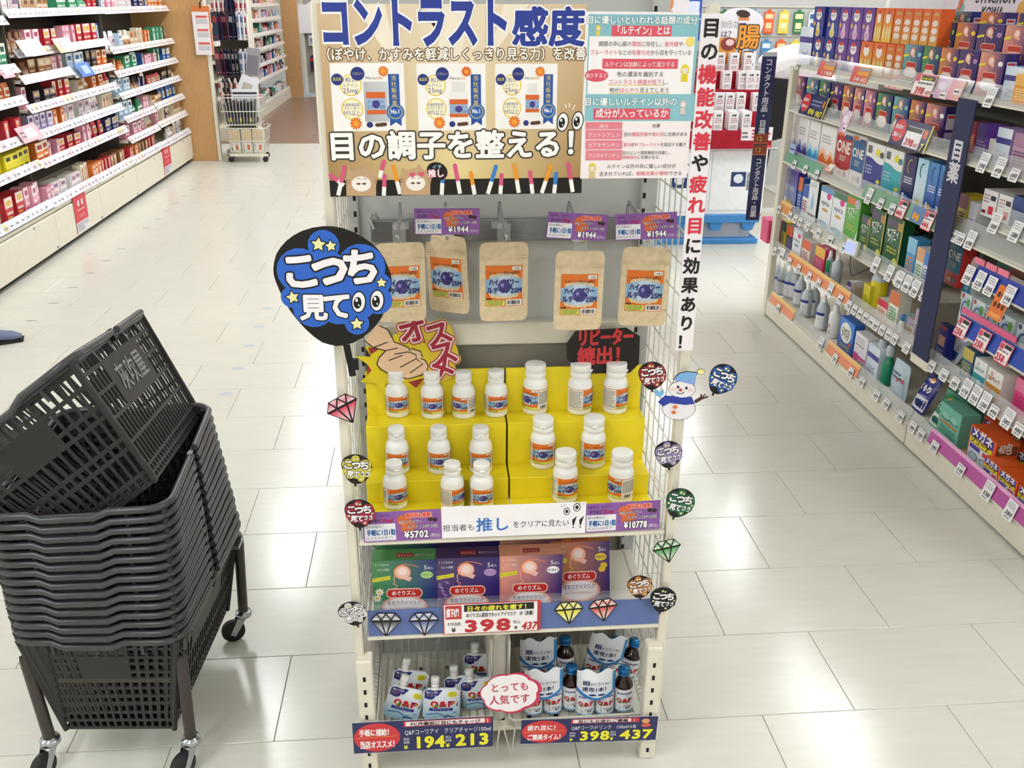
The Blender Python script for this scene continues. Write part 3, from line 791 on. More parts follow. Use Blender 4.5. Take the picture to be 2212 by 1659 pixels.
    lady(215, 232, .0062, 'ecd23a', 'e8d25a'); lady(985, 585, .0105, 'ecd13c', 'e6cf2c'); lady(970, 895, .0090, 'cfc3c4', 'dcccc9'); lady(165, 1480, .0100, 'e6cf3a', 'd8c58a')
    x, y = u(1030, 350); m.star(x, y, .0085, 'f3da62', 4, 0, .7, 12); m.ell(x, y, .005, .005, 'f6e27e', 4.6)
    for a, b in ((130, 245), (155, 275), (265, 275), (290, 250), (265, 220), (160, 215)): x, y = u(a, b); m.text('?', x, y, .006, '4e7f8a', 5)
    m.build('printed_face', 'gloss', t)
leaflet()
# ---- vertical banner -------------------------------------------------------
def banner():
    w, h = .0322, .574
    t = thing('vertical_banner', 'tall narrow white banner with black and red vertical lettering at the right edge', 'banner', (.4345, 1.5695, .9565))
    m = M(eps=.0002); m.prism([(0, 0), (w, 0), (w, h), (0, h)], .0005, 'f4eef2')
    s = '目の機能改善や疲れ目に効果あり！'; red = set('機能改善疲れ目')
    for i, ch in enumerate(s):
        c = 'd8364a' if ch in red and i > 0 else '1d1a1b'
        z = h - .0205 - i * .0357
        m.text(ch, w / 2 + (.001 if ch != '！' else 0), z - .0125, .0310, c, 2, None, .032, align='c')
    m.build('printed_face', 'print', t)
banner()
# ---- round cheering fans ---------------------------------------------------
EGG = [(480, 290), (560, 294), (640, 310), (725, 345), (800, 390), (868, 440), (920, 500), (962, 568), (990, 640), (1010, 700), (1015, 760), (1008, 840), (985, 920), (955, 1010), (915, 1090), (862, 1160), (800, 1220), (735, 1270), (660, 1310), (590, 1330), (520, 1335), (460, 1322), (400, 1300), (340, 1252), (280, 1190), (232, 1130), (190, 1070), (148, 1000), (110, 920), (80, 835), (55, 750), (44, 695), (45, 640), (58, 580), (80, 520), (118, 464), (170, 410), (230, 366), (300, 330), (390, 302)]
def fan_mesh(blob, width, long_handle, outline='16100f', base='14100f', letter='f6f2f4'):
    def u(x, y): return ((x - 530) / 970 * width, (812 - y) / 970 * width)
    k = width / 970
    m = M(eps=.00022 if width < .12 else .0003)
    m.prism([u(*p) for p in EGG], .0012, base)
    for cx, cy, r in ((265, 665, 195), (500, 690, 185), (770, 640, 200), (350, 985, 175), (560, 970, 170), (735, 945, 150), (890, 930, 125), (470, 450, 130), (925, 780, 85), (180, 890, 95), (705, 1130, 105), (500, 820, 200)):
        x, y = u(cx, cy); m.ell(x, y, r * k, r * k, blob, 1, 18)
    for ch, cx, cy, em, ro in (('こ', 265, 665, 340, .08), ('っ', 505, 650, 380, .05), ('ち', 768, 640, 330, .05), ('見', 350, 985, 235, -.02), ('て', 550, 975, 250, 0)):
        x, y = u(cx, cy); e = em * k
        ox = -e * .5; oy = -e * (.36 if ch != 'っ' else .30)
        m.text(ch, x + ox * math.cos(ro) - oy * math.sin(ro), y + ox * math.sin(ro) + oy * math.cos(ro), e, letter, 3, None, .042, ro, out=[(.082 if width > .1 else .115, outline)])
    x, y = u(808, 942); eyes_pair(m, x, y, 125 * k, 4)
    for cx, cy, r, ro in ((430, 440, 78, .1), (530, 455, 62, -.1), (930, 775, 58, 0), (185, 890, 72, -.2), (705, 1135, 74, 0)):
        x, y = u(cx, cy); m.star(x, y, r * k, '16100f', 4.6, ro, .5); m.star(x, y, r * .78 * k, 'f0ebab', 5.2, ro, .5)
    hd = M(eps=.0003)
    if long_handle: hd.prism([u(575, 1326), u(634, 1326), u(672, 1615), u(615, 1622)], .002, base, back=.0005)
    else: hd.prism([u(505, 1325), u(575, 1325), u(585, 1425), u(525, 1425)], .0012, base)
    return m, hd
def fan(label, px, py, width, blob, rot, Y, long_handle=False, **kw):
    p = onY(px, py, Y)
    t = thing('cheering_fan', label, 'paper fan', p, (0, rot, 0), None if long_handle else 'small fan cut-outs round the stand')
    m, hd = fan_mesh(blob, width, long_handle, **kw)
    m.build('fan_face', 'print', t); o = hd.build('fan_handle', 'print', t)
    if long_handle: M().box(.018, .034, -.004, .003, -.150, -.13).build('tape', 'black', o)
    return t
fan('big round black fan with blue letter backing taped to the left front strip', 721, 621, .196, '2f66c8', 0, 1.545, True)
SF = 1.562
fan('small fan with yellow letter backing on the left strip', 770, 1014, .0575, 'ddd24a', math.radians(8), SF)
fan('small fan with crimson letter backing on the left strip, under the yellow one', 777, 1110, .0575, 'b02447', math.radians(4), SF)
fan('small fan with white letter backing low on the left strip', 762, 1326, .0545, 'e7e3e8', math.radians(-14), SF)
fan('small fan with dark red letter backing above the blue mitten of the snowman', 1409, 812, .0520, 'a8313c', math.radians(-2), SF)
fan('small fan with purple letter backing on the right strip below the snowman', 1444, 982, .0540, 'a693c8', math.radians(-4), SF)
fan('small fan with green letter backing on the right strip beside the purple price card', 1468, 1087, .0600, '1f7a50', math.radians(18), SF)
fan('small fan with orange letter backing right of the blue shelf strip', 1382, 1268, .0510, 'd0813f', math.radians(-4), SF - .004)
fan('small all-black fan overlapping the orange fan on the right strip', 1432, 1296, .0560, '16161c', math.radians(10), SF)
# ---- diamonds --------------------------------------------------------------
def diamond(label, px, py, w, dark, light, rot, Y=SF):
    p = onY(px, py, Y)
    t = thing('gem_cutout', label, 'paper gem', p, (0, rot, 0), 'gem cut-outs round the stand')
    m = M(eps=.0003)
    O = [(-.30, .42), (.30, .42), (.52, .12), (.02, -.52), (-.02, -.52), (-.52, .12)]
    m.prism([(a * w, b * w) for a, b in O], .001, '14100f')
    def tri(pts, c0, c1):
        cx = sum(p_[0] for p_ in pts) / len(pts); cy = sum(p_[1] for p_ in pts) / len(pts); k = .76
        v = [m.fr((cx + (a - cx) * k) * w, (cy + (b - cy) * k) * w, m.eps) for a, b in pts]
        ys = [b for a, b in pts]; A, B = lin(c0), lin(c1); cc = []
        for a, b in pts:
            f = (b - min(ys)) / (max(ys) - min(ys)); cc.append(tuple(A[i] * (1 - f) + B[i] * f for i in range(3)))
        if sum(pts[i - 1][0] * pts[i][1] - pts[i][0] * pts[i - 1][1] for i in range(3)) < 0: v = v[::-1]; cc = cc[::-1]
        m.add(v, [(0, 1, 2)], cc=cc)
    T = [(-.30, .42), (0, .42), (.30, .42)]; G = [(-.52, .12), (-.17, .12), (.17, .12), (.52, .12)]
    tri([G[0], G[1], T[0]], light, dark); tri([G[1], T[1], T[0]], dark, light); tri([G[1], G[2], T[1]], light, dark); tri([G[2], T[2], T[1]], dark, light); tri([G[2], G[3], T[2]], light, dark)
    B_ = (0, -.52)
    tri([G[0], B_, G[1]], light, dark); tri([G[1], B_, G[2]], light, dark); tri([G[2], B_, G[3]], light, dark)
    m.build('gem_face', 'print', t)
diamond('pink paper gem on the left strip', 743, 884, .0600, 'd63a5e', 'f3d0d8', math.radians(-28))
diamond('green paper gem on the right strip', 1441, 1189, .0560, '3f9a50', 'e2efd8', math.radians(-12))
diamond('dark grey paper gem at the left end of the blue strip', 834, 1347, .0600, '35343a', 'e6e6ee', math.radians(2), FY - .007)
diamond('black and blue paper gem second from the left on the blue strip', 916, 1346, .0590, '4a5a9a', 'e8e8f4', math.radians(0), FY - .007)
diamond('yellow paper gem on the blue strip right of the price card', 1229, 1322, .0575, 'e0d63c', 'f3efb8', math.radians(-3), FY - .007)
diamond('red paper gem on the blue strip right of the yellow gem', 1303, 1316, .0575, 'd04a44', 'f4ded6', math.radians(-6), FY - .007)
# ---- fist cut-out ----------------------------------------------------------
def plane_map(ox, oy, sc, Y, root):
    def f(x, y):
        p = onY(ox + x / sc, oy + y / sc, Y); return (p.x - root.x, p.z - root.z)
    return f
def fist():
    Y = 1.837; rt = Vector((-.06, Y, .82))
    t = thing('fist_cutout', 'yellow burst card with a cartoon fist and red slanted lettering behind the pill bottles', 'card', rt)
    u = plane_map(590, 420, 4.046, Y, rt); m = M(eps=.0003)
    B_ = [(715, 1415), (860, 1420), (800, 1330), (960, 1330), (1060, 1220), (1180, 1240), (1400, 1230), (1440, 1330), (1420, 1480), (1480, 1560), (1350, 1640), (1120, 1700), (980, 1650), (1000, 1760), (900, 1650), (760, 1640), (850, 1560), (820, 1480)]
    m.prism([u(*p) for p in B_], .0012, 'e6cf22')
    for a, b, c in (((830, 1340), (960, 1330), (850, 1400)), ((1230, 1270), (1330, 1240), (1330, 1300)), ((1180, 1640), (1330, 1600), (1250, 1690)), ((830, 1490), (860, 1540), (820, 1570))): m.poly([u(*a), u(*b), u(*c)], '9c2f2c', 1)
    arm = [(800, 1280), (900, 1150), (960, 1145), (1060, 1290), (1190, 1340), (1290, 1380), (1310, 1430), (1355, 1500), (1330, 1560), (1180, 1610), (1000, 1560), (910, 1490), (930, 1420), (980, 1370), (870, 1340)]
    m.poly([u(*p) for p in arm], 'efc8a4', 2)
    P = lambda L: [u(*p) for p in L]
    for L in ([(930, 1145), (1010, 1185), (1060, 1290), (1120, 1310), (1185, 1340), (1200, 1370)], [(800, 1275), (870, 1335), (985, 1365), (1090, 1340)], [(985, 1365), (930, 1420), (905, 1480), (940, 1530), (1000, 1560), (1090, 1590), (1180, 1612), (1290, 1580), (1340, 1550), (1355, 1500), (1330, 1450), (1290, 1430)],
              [(1060, 1395), (1180, 1375), (1250, 1400), (1250, 1435), (1110, 1510)], [(1250, 1435), (1310, 1480), (1195, 1560)], [(1010, 1450), (1130, 1405)], [(1205, 1345), (1290, 1370), (1305, 1420)], [(880, 1335), (1000, 1290)]): m.line(P(L), .0022, '1a1412', 3)
    m.build('printed_face', 'print', t)
    tx = M(eps=.0003)
    for ch, cx, cy, em, ro in (('オ', 1220, 1185, 245, .25), ('ス', 1445, 1215, 230, .3), ('ス', 1490, 1385, 235, .25), ('メ', 1470, 1520, 230, .3)):
        x, y = u(cx, cy); e = em / 4.046 * .00103
        ox, oy = -e * .5, -e * .36
        tx.text(ch, x + ox * math.cos(ro) - oy * math.sin(ro), y + ox * math.sin(ro) + oy * math.cos(ro), e, 'a8263c', 5, None, .03, ro, out=[(.155, 'dfc13a'), (.125, 'a8263c'), (.085, 'f3dfe0')])
        tx.ell(x, y, e * .52, e * .50, 'dfc13a', 3, 14)
    tx.build('lettering', 'print', t)
fist()
def repeater():
    Y = 1.837; rt = Vector((.345, Y, .82)); t = thing('octagon_card', 'black octagonal card with red brush lettering behind the right pill bottles', 'card', rt)
    u = plane_map(1050, 420, 4.046, Y, rt); m = M(eps=.0003)
    m.prism([u(*p) for p in ((780, 1195), (1225, 1165), (1345, 1240), (1335, 1480), (1255, 1560), (900, 1565), (705, 1440), (705, 1300))], .0012, '211d1c')
    a, b = u(795, 1318), u(1290, 1318); m.text('リピーター', a[0], a[1] + .001, .040, 'd23a3e', 2, b[0] - a[0], .045, .02)
    a, b = u(795, 1478), u(1220, 1478); m.text('続出！', a[0], a[1], .043, 'd23a3e', 2, b[0] - a[0] + .012, .04, .02)
    m.build('printed_face', 'print', t)
repeater()
# ---- snowman ---------------------------------------------------------------
def snowman():
    Y = SF - .002; p = onY(1465, 900, Y); t = thing('snowman_cutout', 'paper snowman with light blue hat and navy scarf on the right strip', 'card', p)
    u = plane_map(1380, 730, 5.184, Y, p); m = M(eps=.0003); k = .00088 / 5.184
    def circ(cx, cy, rx, ry, n=28): return [u(cx + rx * math.cos(2 * math.pi * i / n), cy + ry * math.sin(2 * math.pi * i / n)) for i in range(n)]
    arm = [(620, 700), (690, 660), (690, 625), (705, 632), (706, 655), (745, 625), (752, 636), (715, 665), (778, 650), (780, 663), (710, 690), (632, 736)]
    m.prism([u(*q) for q in arm], .0008, '4a2f28')
    m.prism([u(*q) for q in ((165, 605), (180, 580), (215, 582), (240, 608), (250, 585), (270, 578), (285, 600), (275, 640), (245, 662), (225, 665), (190, 640))], .0008, '7db6dd')
    m.prism(circ(445, 790, 190, 130), .001, '2b2a33'); m.poly(circ(445, 790, 184, 124), 'f1ecf2', 1)
    m.poly(circ(482, 575, 154, 98), '2b2a33', 2); m.prism(circ(482, 575, 150, 96), .001, '2b2a33'); m.poly(circ(482, 575, 148, 92), 'f3eef2', 3)
    m.poly([u(*q) for q in ((210, 715), (290, 640), (400, 650), (470, 665), (590, 655), (625, 735), (520, 748), (345, 725), (270, 765))], '2d3fa0', 4)
    hat = [(390, 470), (412, 425), (455, 390), (540, 375), (640, 380), (660, 390), (640, 435), (622, 530), (520, 505)]
    m.prism([u(*q) for q in hat], .0009, '2b2a33'); m.poly([u(*q) for q in ((395, 468), (418, 428), (458, 395), (540, 380), (650, 387), (634, 435), (618, 522), (520, 500))], '7fb3e2', 4)
    m.poly([u(*q) for q in ((395, 468), (412, 438), (520, 462), (628, 470), (618, 522), (520, 500))], '8aa8e6', 5)
    m.prism(circ(695, 378, 46, 34, 16), .001, '6a6a4a'); m.poly(circ(695, 378, 40, 29, 16), 'ece79a', 1)
    for cx, cy, rx, ry, c in ((437, 546, 15, 16, '221c22'), (530, 558, 15, 16, '221c22'), (465, 579, 20, 17, 'd83a44'), (380, 570, 28, 14, 'f3cdb8'), (572, 582, 28, 14, 'f3cdb8'), (404, 771, 27, 20, 'e3793c'), (388, 830, 27, 20, 'e3793c')): m.poly(circ(cx, cy, rx, ry, 14), c, 5)
    m.line([u(425, 600), u(440, 618), u(465, 622), u(490, 616), u(505, 600)], .0014, '221c22', 5)
    m.build('snowman_body', 'print', t)
    return t
snowman()
fan('small fan with blue letter backing held up by the snowman twig arm', 1560, 820, .0560, '2a61b4', math.radians(28), SF - .004)
# ---- purple price cards ----------------------------------------------------
def price_pop(w, h, price, line1, name, tax):
    m = M(eps=.0002); P, K = '8d5aa5', '2a2026'
    m.prism([(0, 0), (w, 0), (w, h), (0, h)], .0008, P)
    a = w * .43
    m.rect(w * .015, h * .04, a - w * .02, h * .60, 'eceaf0', 1)
    m.text('1粒中の　ルテイン', w * .03, h * .83, h * .125, '3d2a48', 2, a * .8, .01); m.text('配合量が', w * .05, h * .66, h * .13, '3d2a48', 2, a * .42, .01)
    m.text('25mg！', w * .05 + a * .44, h * .655, h * .16, 'b0183a', 2, a * .42, .03)
    m.text('目のお悩みに！', w * .03, h * .475, h * .115, '2a2a2e', 2, a * .6, .02); m.text('手軽に1日1粒', w * .04, h * .235, h * .215, '1f5f9c', 2, a * .86, .04, out=[(.08, 'ffffff')])
    m.text('のススメのタブ！', w * .03, h * .085, h * .12, '26262a', 2, a * .86, .025)
    for fx, fy, r in ((.52, .68, .22), (.60, .50, .20), (.54, .40, .16)): m.star(w * fx, h * fy, h * r, 'd96a3a', 1 + fx, .3, .78, 11)
    m.text('眼科医も推奨！', w * .555, h * .775, h * .175, 'e04030', 3, w * .36, .03, out=[(.09, 'f7c9b6')])
    m.text(line1, w * .46, h * .575, h * .15, 'f8f4f8', 3, w * .30, .02, out=[(.06, '4a3040')]); m.text(name, w * .56, h * .405, h * .15, 'f8f4f8', 3, w * .40, .02, out=[(.06, '4a3040')])
    m.ell(w * .86, h * .68, w * .035, h * .07, '3a2420', 3, 12); m.ell(w * .92, h * .66, w * .035, h * .07, '3a2420', 3.3, 12)
    m.text('¥' + price, w * .52, h * .09, h * .32, 'fbfafa', 3, w * .31, .035, out=[(.085, '30222e')]); m.text(tax, w * .845, h * .09, h * .14, 'f3eef3', 3, w * .135, .01)
    return m
def pop(label, pa, pb, h, Y, price, name, group, tax='(税込)', ry=0.0, rz=0.0):
    a, b = onY(*pa, Y), onY(*pb, Y)
    t = card('price_card', label, 'price card', (a.x, Y, a.z), price_pop((b - a).length, h, price, 'HQハイパワー', name, tax), 'gloss', (0, -math.atan2(b.z - a.z, b.x - a.x) + ry, rz), group)
    return t
G1 = 'purple price cards on the hooks'
t1 = pop('purple price card hanging level in front of the second hook', (896, 507), (1036, 506), .047, 1.652, '1944', 'ルテイン25M 10粒', G1, '(おためし)')
t2 = pop('purple price card sloping down to the right on the fourth hook', (1179, 514), (1311, 520), .048, 1.648, '1944', 'ルテイン25M 10粒', G1, '(おためし)', 0.03, 0.1)
t3 = pop('purple price card sloping up to the right on the rightmost hook', (1329, 520), (1459, 511), .048, 1.648, '1944', 'ルテイン25M 10粒', G1, '(おためし)', 0, -0.1)
for t in (t1, t2, t3):
    M().box(.05, .07, .001, .0022, -.004, .05).box(.0555, .0645, .001, .012, .018, .03, cut=.001).build('clear_clip', 'clear', t)
pop('purple price card for 5702 yen at the left end of the bottle shelf', (787, 1172), (955, 1163), .066, FY - .004, '5702', 'ルテイン25M 30粒', 'purple price cards on the shelf edge')
pop('purple price card for 10778 yen at the right end of the bottle shelf', (1264, 1151), (1424, 1142), .065, FY - .004, '10778', 'ルテイン25M 60粒', 'purple price cards on the shelf edge')
def oshi():
    a, b = onY(955, 1163, FY - .005), onY(1264, 1151, FY - .005); w = b.x - a.x; h = .070
    m = M(eps=.0002); m.prism([(0, 0), (w, 0), (w, h), (0, h)], .0006, 'f7f4f6')
    m.text('担当者も', w * .005, h * .24, h * .235, '26262c', 1, w * .225, .012); m.text('推し', w * .235, h * .22, h * .46, '3a74c4', 1, w * .235, .02)
    m.text('をクリアに見たい', w * .49, h * .27, h * .24, '26262c', 1, w * .395, .012)
    for k, x in ((0, .905), (1, .955)): m.poly([(w * x, h * .44), (w * (x + .032), h * .56), (w * (x + .012), h * .26), (w * x + .001, h * .26)], '18181a', 1); m.ell(w * (x + .008), h * .2, .0016, .0018, '18181a', 1, 10)
    for x, y, r in ((.865, .72, .0085), (.935, .84, .0095)): m.ell(w * x, h * y, r * .75, r, '18181a', 1); m.ell(w * x, h * y, r * .58, r * .8, 'f7f4f6', 1.6); m.ell(w * x, h * y, r * .36, r * .48, '18181a', 2.2)
    for x, y, dx in ((.835, .93, -.3), (.85, .96, 0), (.955, 1.0, 0), (.975, .97, .4)): m.line([(w * x, h * (y - .07)), (w * x + dx * .006, h * (y))], .0008, '18181a', 1)
    card('message_strip', 'white strip with black and blue lettering in the middle of the bottle shelf edge', 'sign', a, m, 'print', (0, -math.atan2(b.z - a.z, w), 0))
oshi()
def big_price():
    a, b = onY(958, 1371, FY - .008), onY(1167, 1361, FY - .008); w = b.x - a.x; h = .074
    m = M(eps=.0002); Rd = 'c23a3e'
    m.prism([(0, 0), (w, 0), (w, h), (0, h)], .0006, Rd); m.rect(w * .012, h * .02, w * .965, h * .97, 'f6f2f2', 1)
    m.rect(w * .025, h * .50, w * .19, h * .94, Rd, 2); m.text('値下げ！', w * .035, h * .60, h * .30, 'f8f4f2', 3, w * .15, .03)
    m.rect(w * .215, h * .73, w * .93, h * .95, '1d1a17', 2); m.text('日々の疲れを癒す！', w * .24, h * .765, h * .175, 'f0e94a', 3, w * .66, .03)
    m.text('めぐりズム蒸気でホットアイマスク　5P［各種］', w * .235, h * .545, h * .155, '26262a', 2, w * .71, .02)
    m.text('本体価格', w * .04, h * .29, h * .13, '26262a', 2, w * .14, .02); m.text('¥', w * .085, h * .07, h * .2, '26262a', 2, None, .03)
    m.text('398', w * .20, h * .07, h * .53, 'bf2f38', 2, w * .50, .05); m.text('税込', w * .715, h * .27, h * .13, '26262a', 2, w * .08, .02); m.text('¥', w * .73, h * .08, h * .15, '26262a', 2, None, .03)
    m.text('437', w * .80, h * .06, h * .34, 'bf2f38', 2, w * .16, .04, shear=.2)
    card('price_card', 'white and red price card with big 398 in the middle of the blue strip', 'price card', a, m, 'print', (0, -math.atan2(b.z - a.z, w), 0))
big_price()
def low_label(label, pa, pb, h, red1, red2, head, name, p1, p2, Y, extra):
    a, b = onY(*pa, Y), onY(*pb, Y); w = (b - a).length; m = M(eps=.0002); N = '2a2f5e'
    m.prism([(0, 0), (w, 0), (w, h), (0, h)], .0008, N)
    m.ell(w * .17, h * .5, w * .165, h * .47, 'd23a40', 1, 28)
    m.text(red1, w * .045, h * .58, h * .24, 'f6f0ee', 2, w * .235, .03); m.line([(w * .02, h * .49), (w * .31, h * .53)], .001, 'e8b03a', 2); m.text(red2, w * .045, h * .17, h * .27, 'f6f0ee', 2, w * .27, .03)
    m.rect(w * .36, h * .80, w * (.985 if not extra else .86), h * .985, 'c33a44', 1); m.rect(w * .375, h * .825, w * (.94 if not extra else .80), h * .965, 'f4e6e6', 2); m.text(head, w * .41, h * .835, h * .135, '201a20', 3, w * (.50 if not extra else .37), .03)
    m.text('!', w * (.955 if not extra else .82), h * .83, h * .14, 'f6e6e6', 3, None, .04)
    m.text(name, w * .365, h * .545, h * .20, 'f3f3f6', 2, w * (.62 if not extra else .48), .012)
    for x in (.355, .655): m.text('税抜' if x < .5 else '税込', w * x, h * .36, h * .10, 'e8e6ee', 2, w * .045, .01); m.text('価格', w * x, h * .25, h * .10, 'e8e6ee', 2, w * .045, .01); m.text('¥', w * (x + .003), h * .06, h * .18, 'e9e63c', 2, None, .03)
    m.text(p1, w * .425, h * .09, h * .52, 'efe832', 2, w * .23, .045); m.text(p2, w * .725, h * .10, h * .52, 'efe832', 2, w * .25, .045)
    if extra: m.ell(w * .91, h * .84, w * .03, h * .10, 'e0a070', 3, 14); m.ell(w * .915, h * .66, w * .035, h * .09, 'd05a4a', 2.6, 14)
    t = card('price_banner', label, 'price label', a, m, 'print', (0, -math.atan2(b.z - a.z, b.x - a.x), 0))
    M().box(0, w, .0012, .0018, -.003, h + .002).build('clear_sleeve', 'clear', t)
low_label('navy price label with red oval and yellow 194 under the pouch drinks', (765, 1628), (1065, 1612), .081, '手軽に補給！', '当店オススメ！', 'PC作業前に目にもチャージ', 'Q&Pコーワアイ　クリアチャージ100ml', '194', '213', 1.548, False)
low_label('navy price label with red oval and yellow 398 under the bottled drinks', (1124, 1607), (1416, 1598), .064, '疲れ目に！', 'ご褒美タイム！', '目にもお疲れご褒美', 'Q&PコーワiドリンK　100ml×3本'.replace('K', 'ク'), '398', '437', 1.548, True)
def bubble():
    Y = 1.55; rt = onY(1100, 1550, Y); t = thing('speech_bubble_card', 'white cloud shaped card with pink lettering in front of the two baskets', 'card', rt)
    m = M(eps=.0003); c = onY(1101, 1497, Y) - rt
    def cloud(s, dx=0, dy=0):
        P = []
        for i in range(72):
            a = 2 * math.pi * i / 72; r = (.0545 + .0065 * abs(math.sin(3.5 * a + .4)) ** .6) * s
            P.append((c.x + dx + r * 1.08 * math.cos(a), c.z + dy + r * .88 * math.sin(a)))
        return P
    m.prism(cloud(1.0, .003, -.001), .0012, 'c9365c'); m.poly(cloud(.92), 'f8f1f4', 1)
    m.text('とっても', c.x - .041, c.z + .006, .0245, 'c0304f', 2, .082, .012, .02); m.text('人気です', c.x - .043, c.z - .027, .0265, 'c0304f', 2, .086, .012, .02)
    m.build('printed_face', 'gloss', t)
bubble()
# ================================================================== GOODS ON THE LOWER SHELVES OF THE STAND
EM = {  # left/bottom colour, right colour, top-left colour, badge colour, scent
    'green': ('2f8f4e', '2b2c78', '57965a', 'a8cf7c', 'カモミール'),
    'purple': ('7a5a92', '33256f', '4c3a63', 'b48fc4', 'ラベンダー'),
    'pink': ('ee8a8f', '33256f', 'e9a487', 'f6f3f6', '無香料'),
    'orange': ('d8a23a', '3a2a74', 'e08a4a', 'eccb3a', '完熟ゆず'),
    'teal': ('1f8f8a', '27307c', '7fb7b4', '7cc8c4', '森林浴'),
    'rose': ('e87f9a', '45276f', 'ec9fb0', 'e9b4cf', 'ローズ')}
def eyemask_front(m, w, h, kind, x0=0.0, z0=0.0, det=2):
    A, B, T, K, sc = EM[kind]
    def X(f): return x0 + w * f
    def Z(f): return z0 + h * f
    m.grad(X(0), Z(0), X(1), Z(1), A, B, B, T, 1, n=6)
    m.ell(X(.48), Z(.26), w * .36, h * .175, 'ee9a80', 2, 22); m.ell(X(.48), Z(.26), w * .335, h * .16, 'f3bfae', 2.3, 22); m.ell(X(.48), Z(.26), w * .305, h * .142, 'f9f0ef', 2.6, 22)
    m.ell(X(.47), Z(.81), w * .135, h * .115, 'f08a5a', 2, 18); m.ell(X(.475), Z(.81), w * .115, h * .098, 'f3c3b4', 2.4, 18); m.ell(X(.48), Z(.82), w * .07, h * .06, 'f7e2dc', 2.8, 16); m.poly([(X(.52), Z(.76)), (X(.62), Z(.72)), (X(.58), Z(.66)), (X(.48), Z(.70))], 'eebcae', 2.2)
    m.line([(X(.36), Z(.77)), (X(.33), Z(.71)), (X(.345), Z(.66)), (X(.325), Z(.63)), (X(.38), Z(.60)), (X(.37), Z(.565)), (X(.27), Z(.54))], w * .013, 'f6b08a', 3)
    m.line([(X(.40), Z(.91)), (X(.50), Z(.94)), (X(.60), Z(.93)), (X(.72), Z(.89))], w * .013, 'f2905a', 3)
    m.poly([(X(0), Z(.66)), (X(.28), Z(.70)), (X(.28), Z(.76)), (X(0), Z(.72))], 'ece43a', 3)
    m.ell(X(.85), Z(.76), w * .10, h * .06, K, 3, 16)
    rx0, rx1, rz0, rz1 = .22, .76, .415, .535
    for g_, c, l in ((.018, 'f3c7b4', 3), (0, 'c8342f', 3.5)):
        m.rect(X(rx0 + .05 - g_), Z(rz0 - g_), X(rx1 - .05 + g_), Z(rz1 + g_), c, l)
        for q in (rx0 + .05, rx1 - .05): m.ell(X(q), Z((rz0 + rz1) / 2), w * (.05 + g_), h * ((rz1 - rz0) / 2 + g_), c, l, 14)
    if det:
        m.text('めぐりズム', X(.29), Z(.445), h * .085, 'fbf4f2', 4.5, w * .38, .02)
        m.text('蒸気でアイマスク', X(.21), Z(.285), h * .08, '33305c', 3.5, w * .54, .012)
        m.text('5', X(.80), Z(.845), h * .10, 'f4f2f8', 3.5, None, .01); m.text('枚入', X(.865), Z(.85), h * .05, 'f4f2f8', 3.5, w * .09, 0)
        m.text(sc, X(.765), Z(.745), h * .04, '50406a', 4.5, w * .17, .01)
        m.text('約40℃の蒸気浴 快適時間約20分', X(.25), Z(.205), h * .04, 'c0705a', 3.5, w * .46, 0)
        m.text('とっておきの', X(.04), Z(.92), h * .042, 'f2eef4', 3.5, w * .23, 0); m.text('ひとり時間', X(.08), Z(.84), h * .045, 'f2eef4', 3.5, w * .19, 0)
        m.text('ほっと心ほどける', X(.02), Z(.685), h * .04, '3a4a2a', 4.5, w * .25, 0, .13)
        if kind == 'green':
            for fx, fy in ((.10, .50), (.06, .40)): m.star(X(fx), Z(fy), w * .085, 'f7f5ee', 3.5, .2, .55, 9); m.ell(X(fx), Z(fy), w * .025, w * .025, 'e8c23a', 4.5, 10)
        if kind == 'purple':
            for i in range(14): m.ell(X(.04 + .15 * ((i * 37) % 100) / 100), Z(.34 + .30 * ((i * 61) % 100) / 100), w * .022, h * .014, 'a58ac4', 3.5, 8)
        if kind == 'orange':
            for fx, fy in ((.90, .63), (.87, .57)): m.ell(X(fx), Z(fy), w * .06, h * .045, 'e6c034', 2.8, 12)
def eyemask_box(w, h, d, kind, det=2, side=False):
    A, B, T, K, sc = EM[kind]
    m = M(eps=.00018 if det > 1 else .0005); m.box(-w / 2, w / 2, 0, d, 0, h, B)
    eyemask_front(m, w, h, kind, -w / 2, 0, det)
    m.fr = lambda u, v, q: (u, v, h + q)
    m.rect(-w / 2, 0, w / 2, d, T, 1)
    if det > 1: m.rect(-w * .12, d * .25, w * .14, d * .62, 'b02a2c', 2); m.text('めぐりズム', -w * .10, d * .32, d * .24, 'f4e8e4', 3, w * .22, .02); m.text('蒸気でアイマスク', w * .17, d * .32, d * .22, 'efe8ea', 3, w * .30, 0)
    if side:   # the end panel turned to the far side keeps its printed white box
        for sx in (-1, 1):
            m.fr = (lambda u, v, q, s=sx: (s * (w / 2 + q), s * u, v)) if sx > 0 else (lambda u, v, q: (-(w / 2 + q), -u, v))
            a, b = (d * .15, d * .85) if sx > 0 else (-d * .85, -d * .15)
            m.rect(a, h * .45, b, h * .82, 'cfcad6', 1); m.rect(a + d * .08, h * .72, b - d * .08, h * .79, 'c0392f', 2); m.rect(a, h * .18, b, h * .38, 'a99ac0', 1)
    return m
GE = 'eye mask boxes on the stand'
def em_box(label, loc, kind, rot=(0, 0, 0), w=.130, h=.150, d=.042):
    t = thing('eye_mask_box', label, 'box', loc, rot, GE)
    eyemask_box(w, h, d, kind).build('carton', 'pack', t)
ZS = .3485
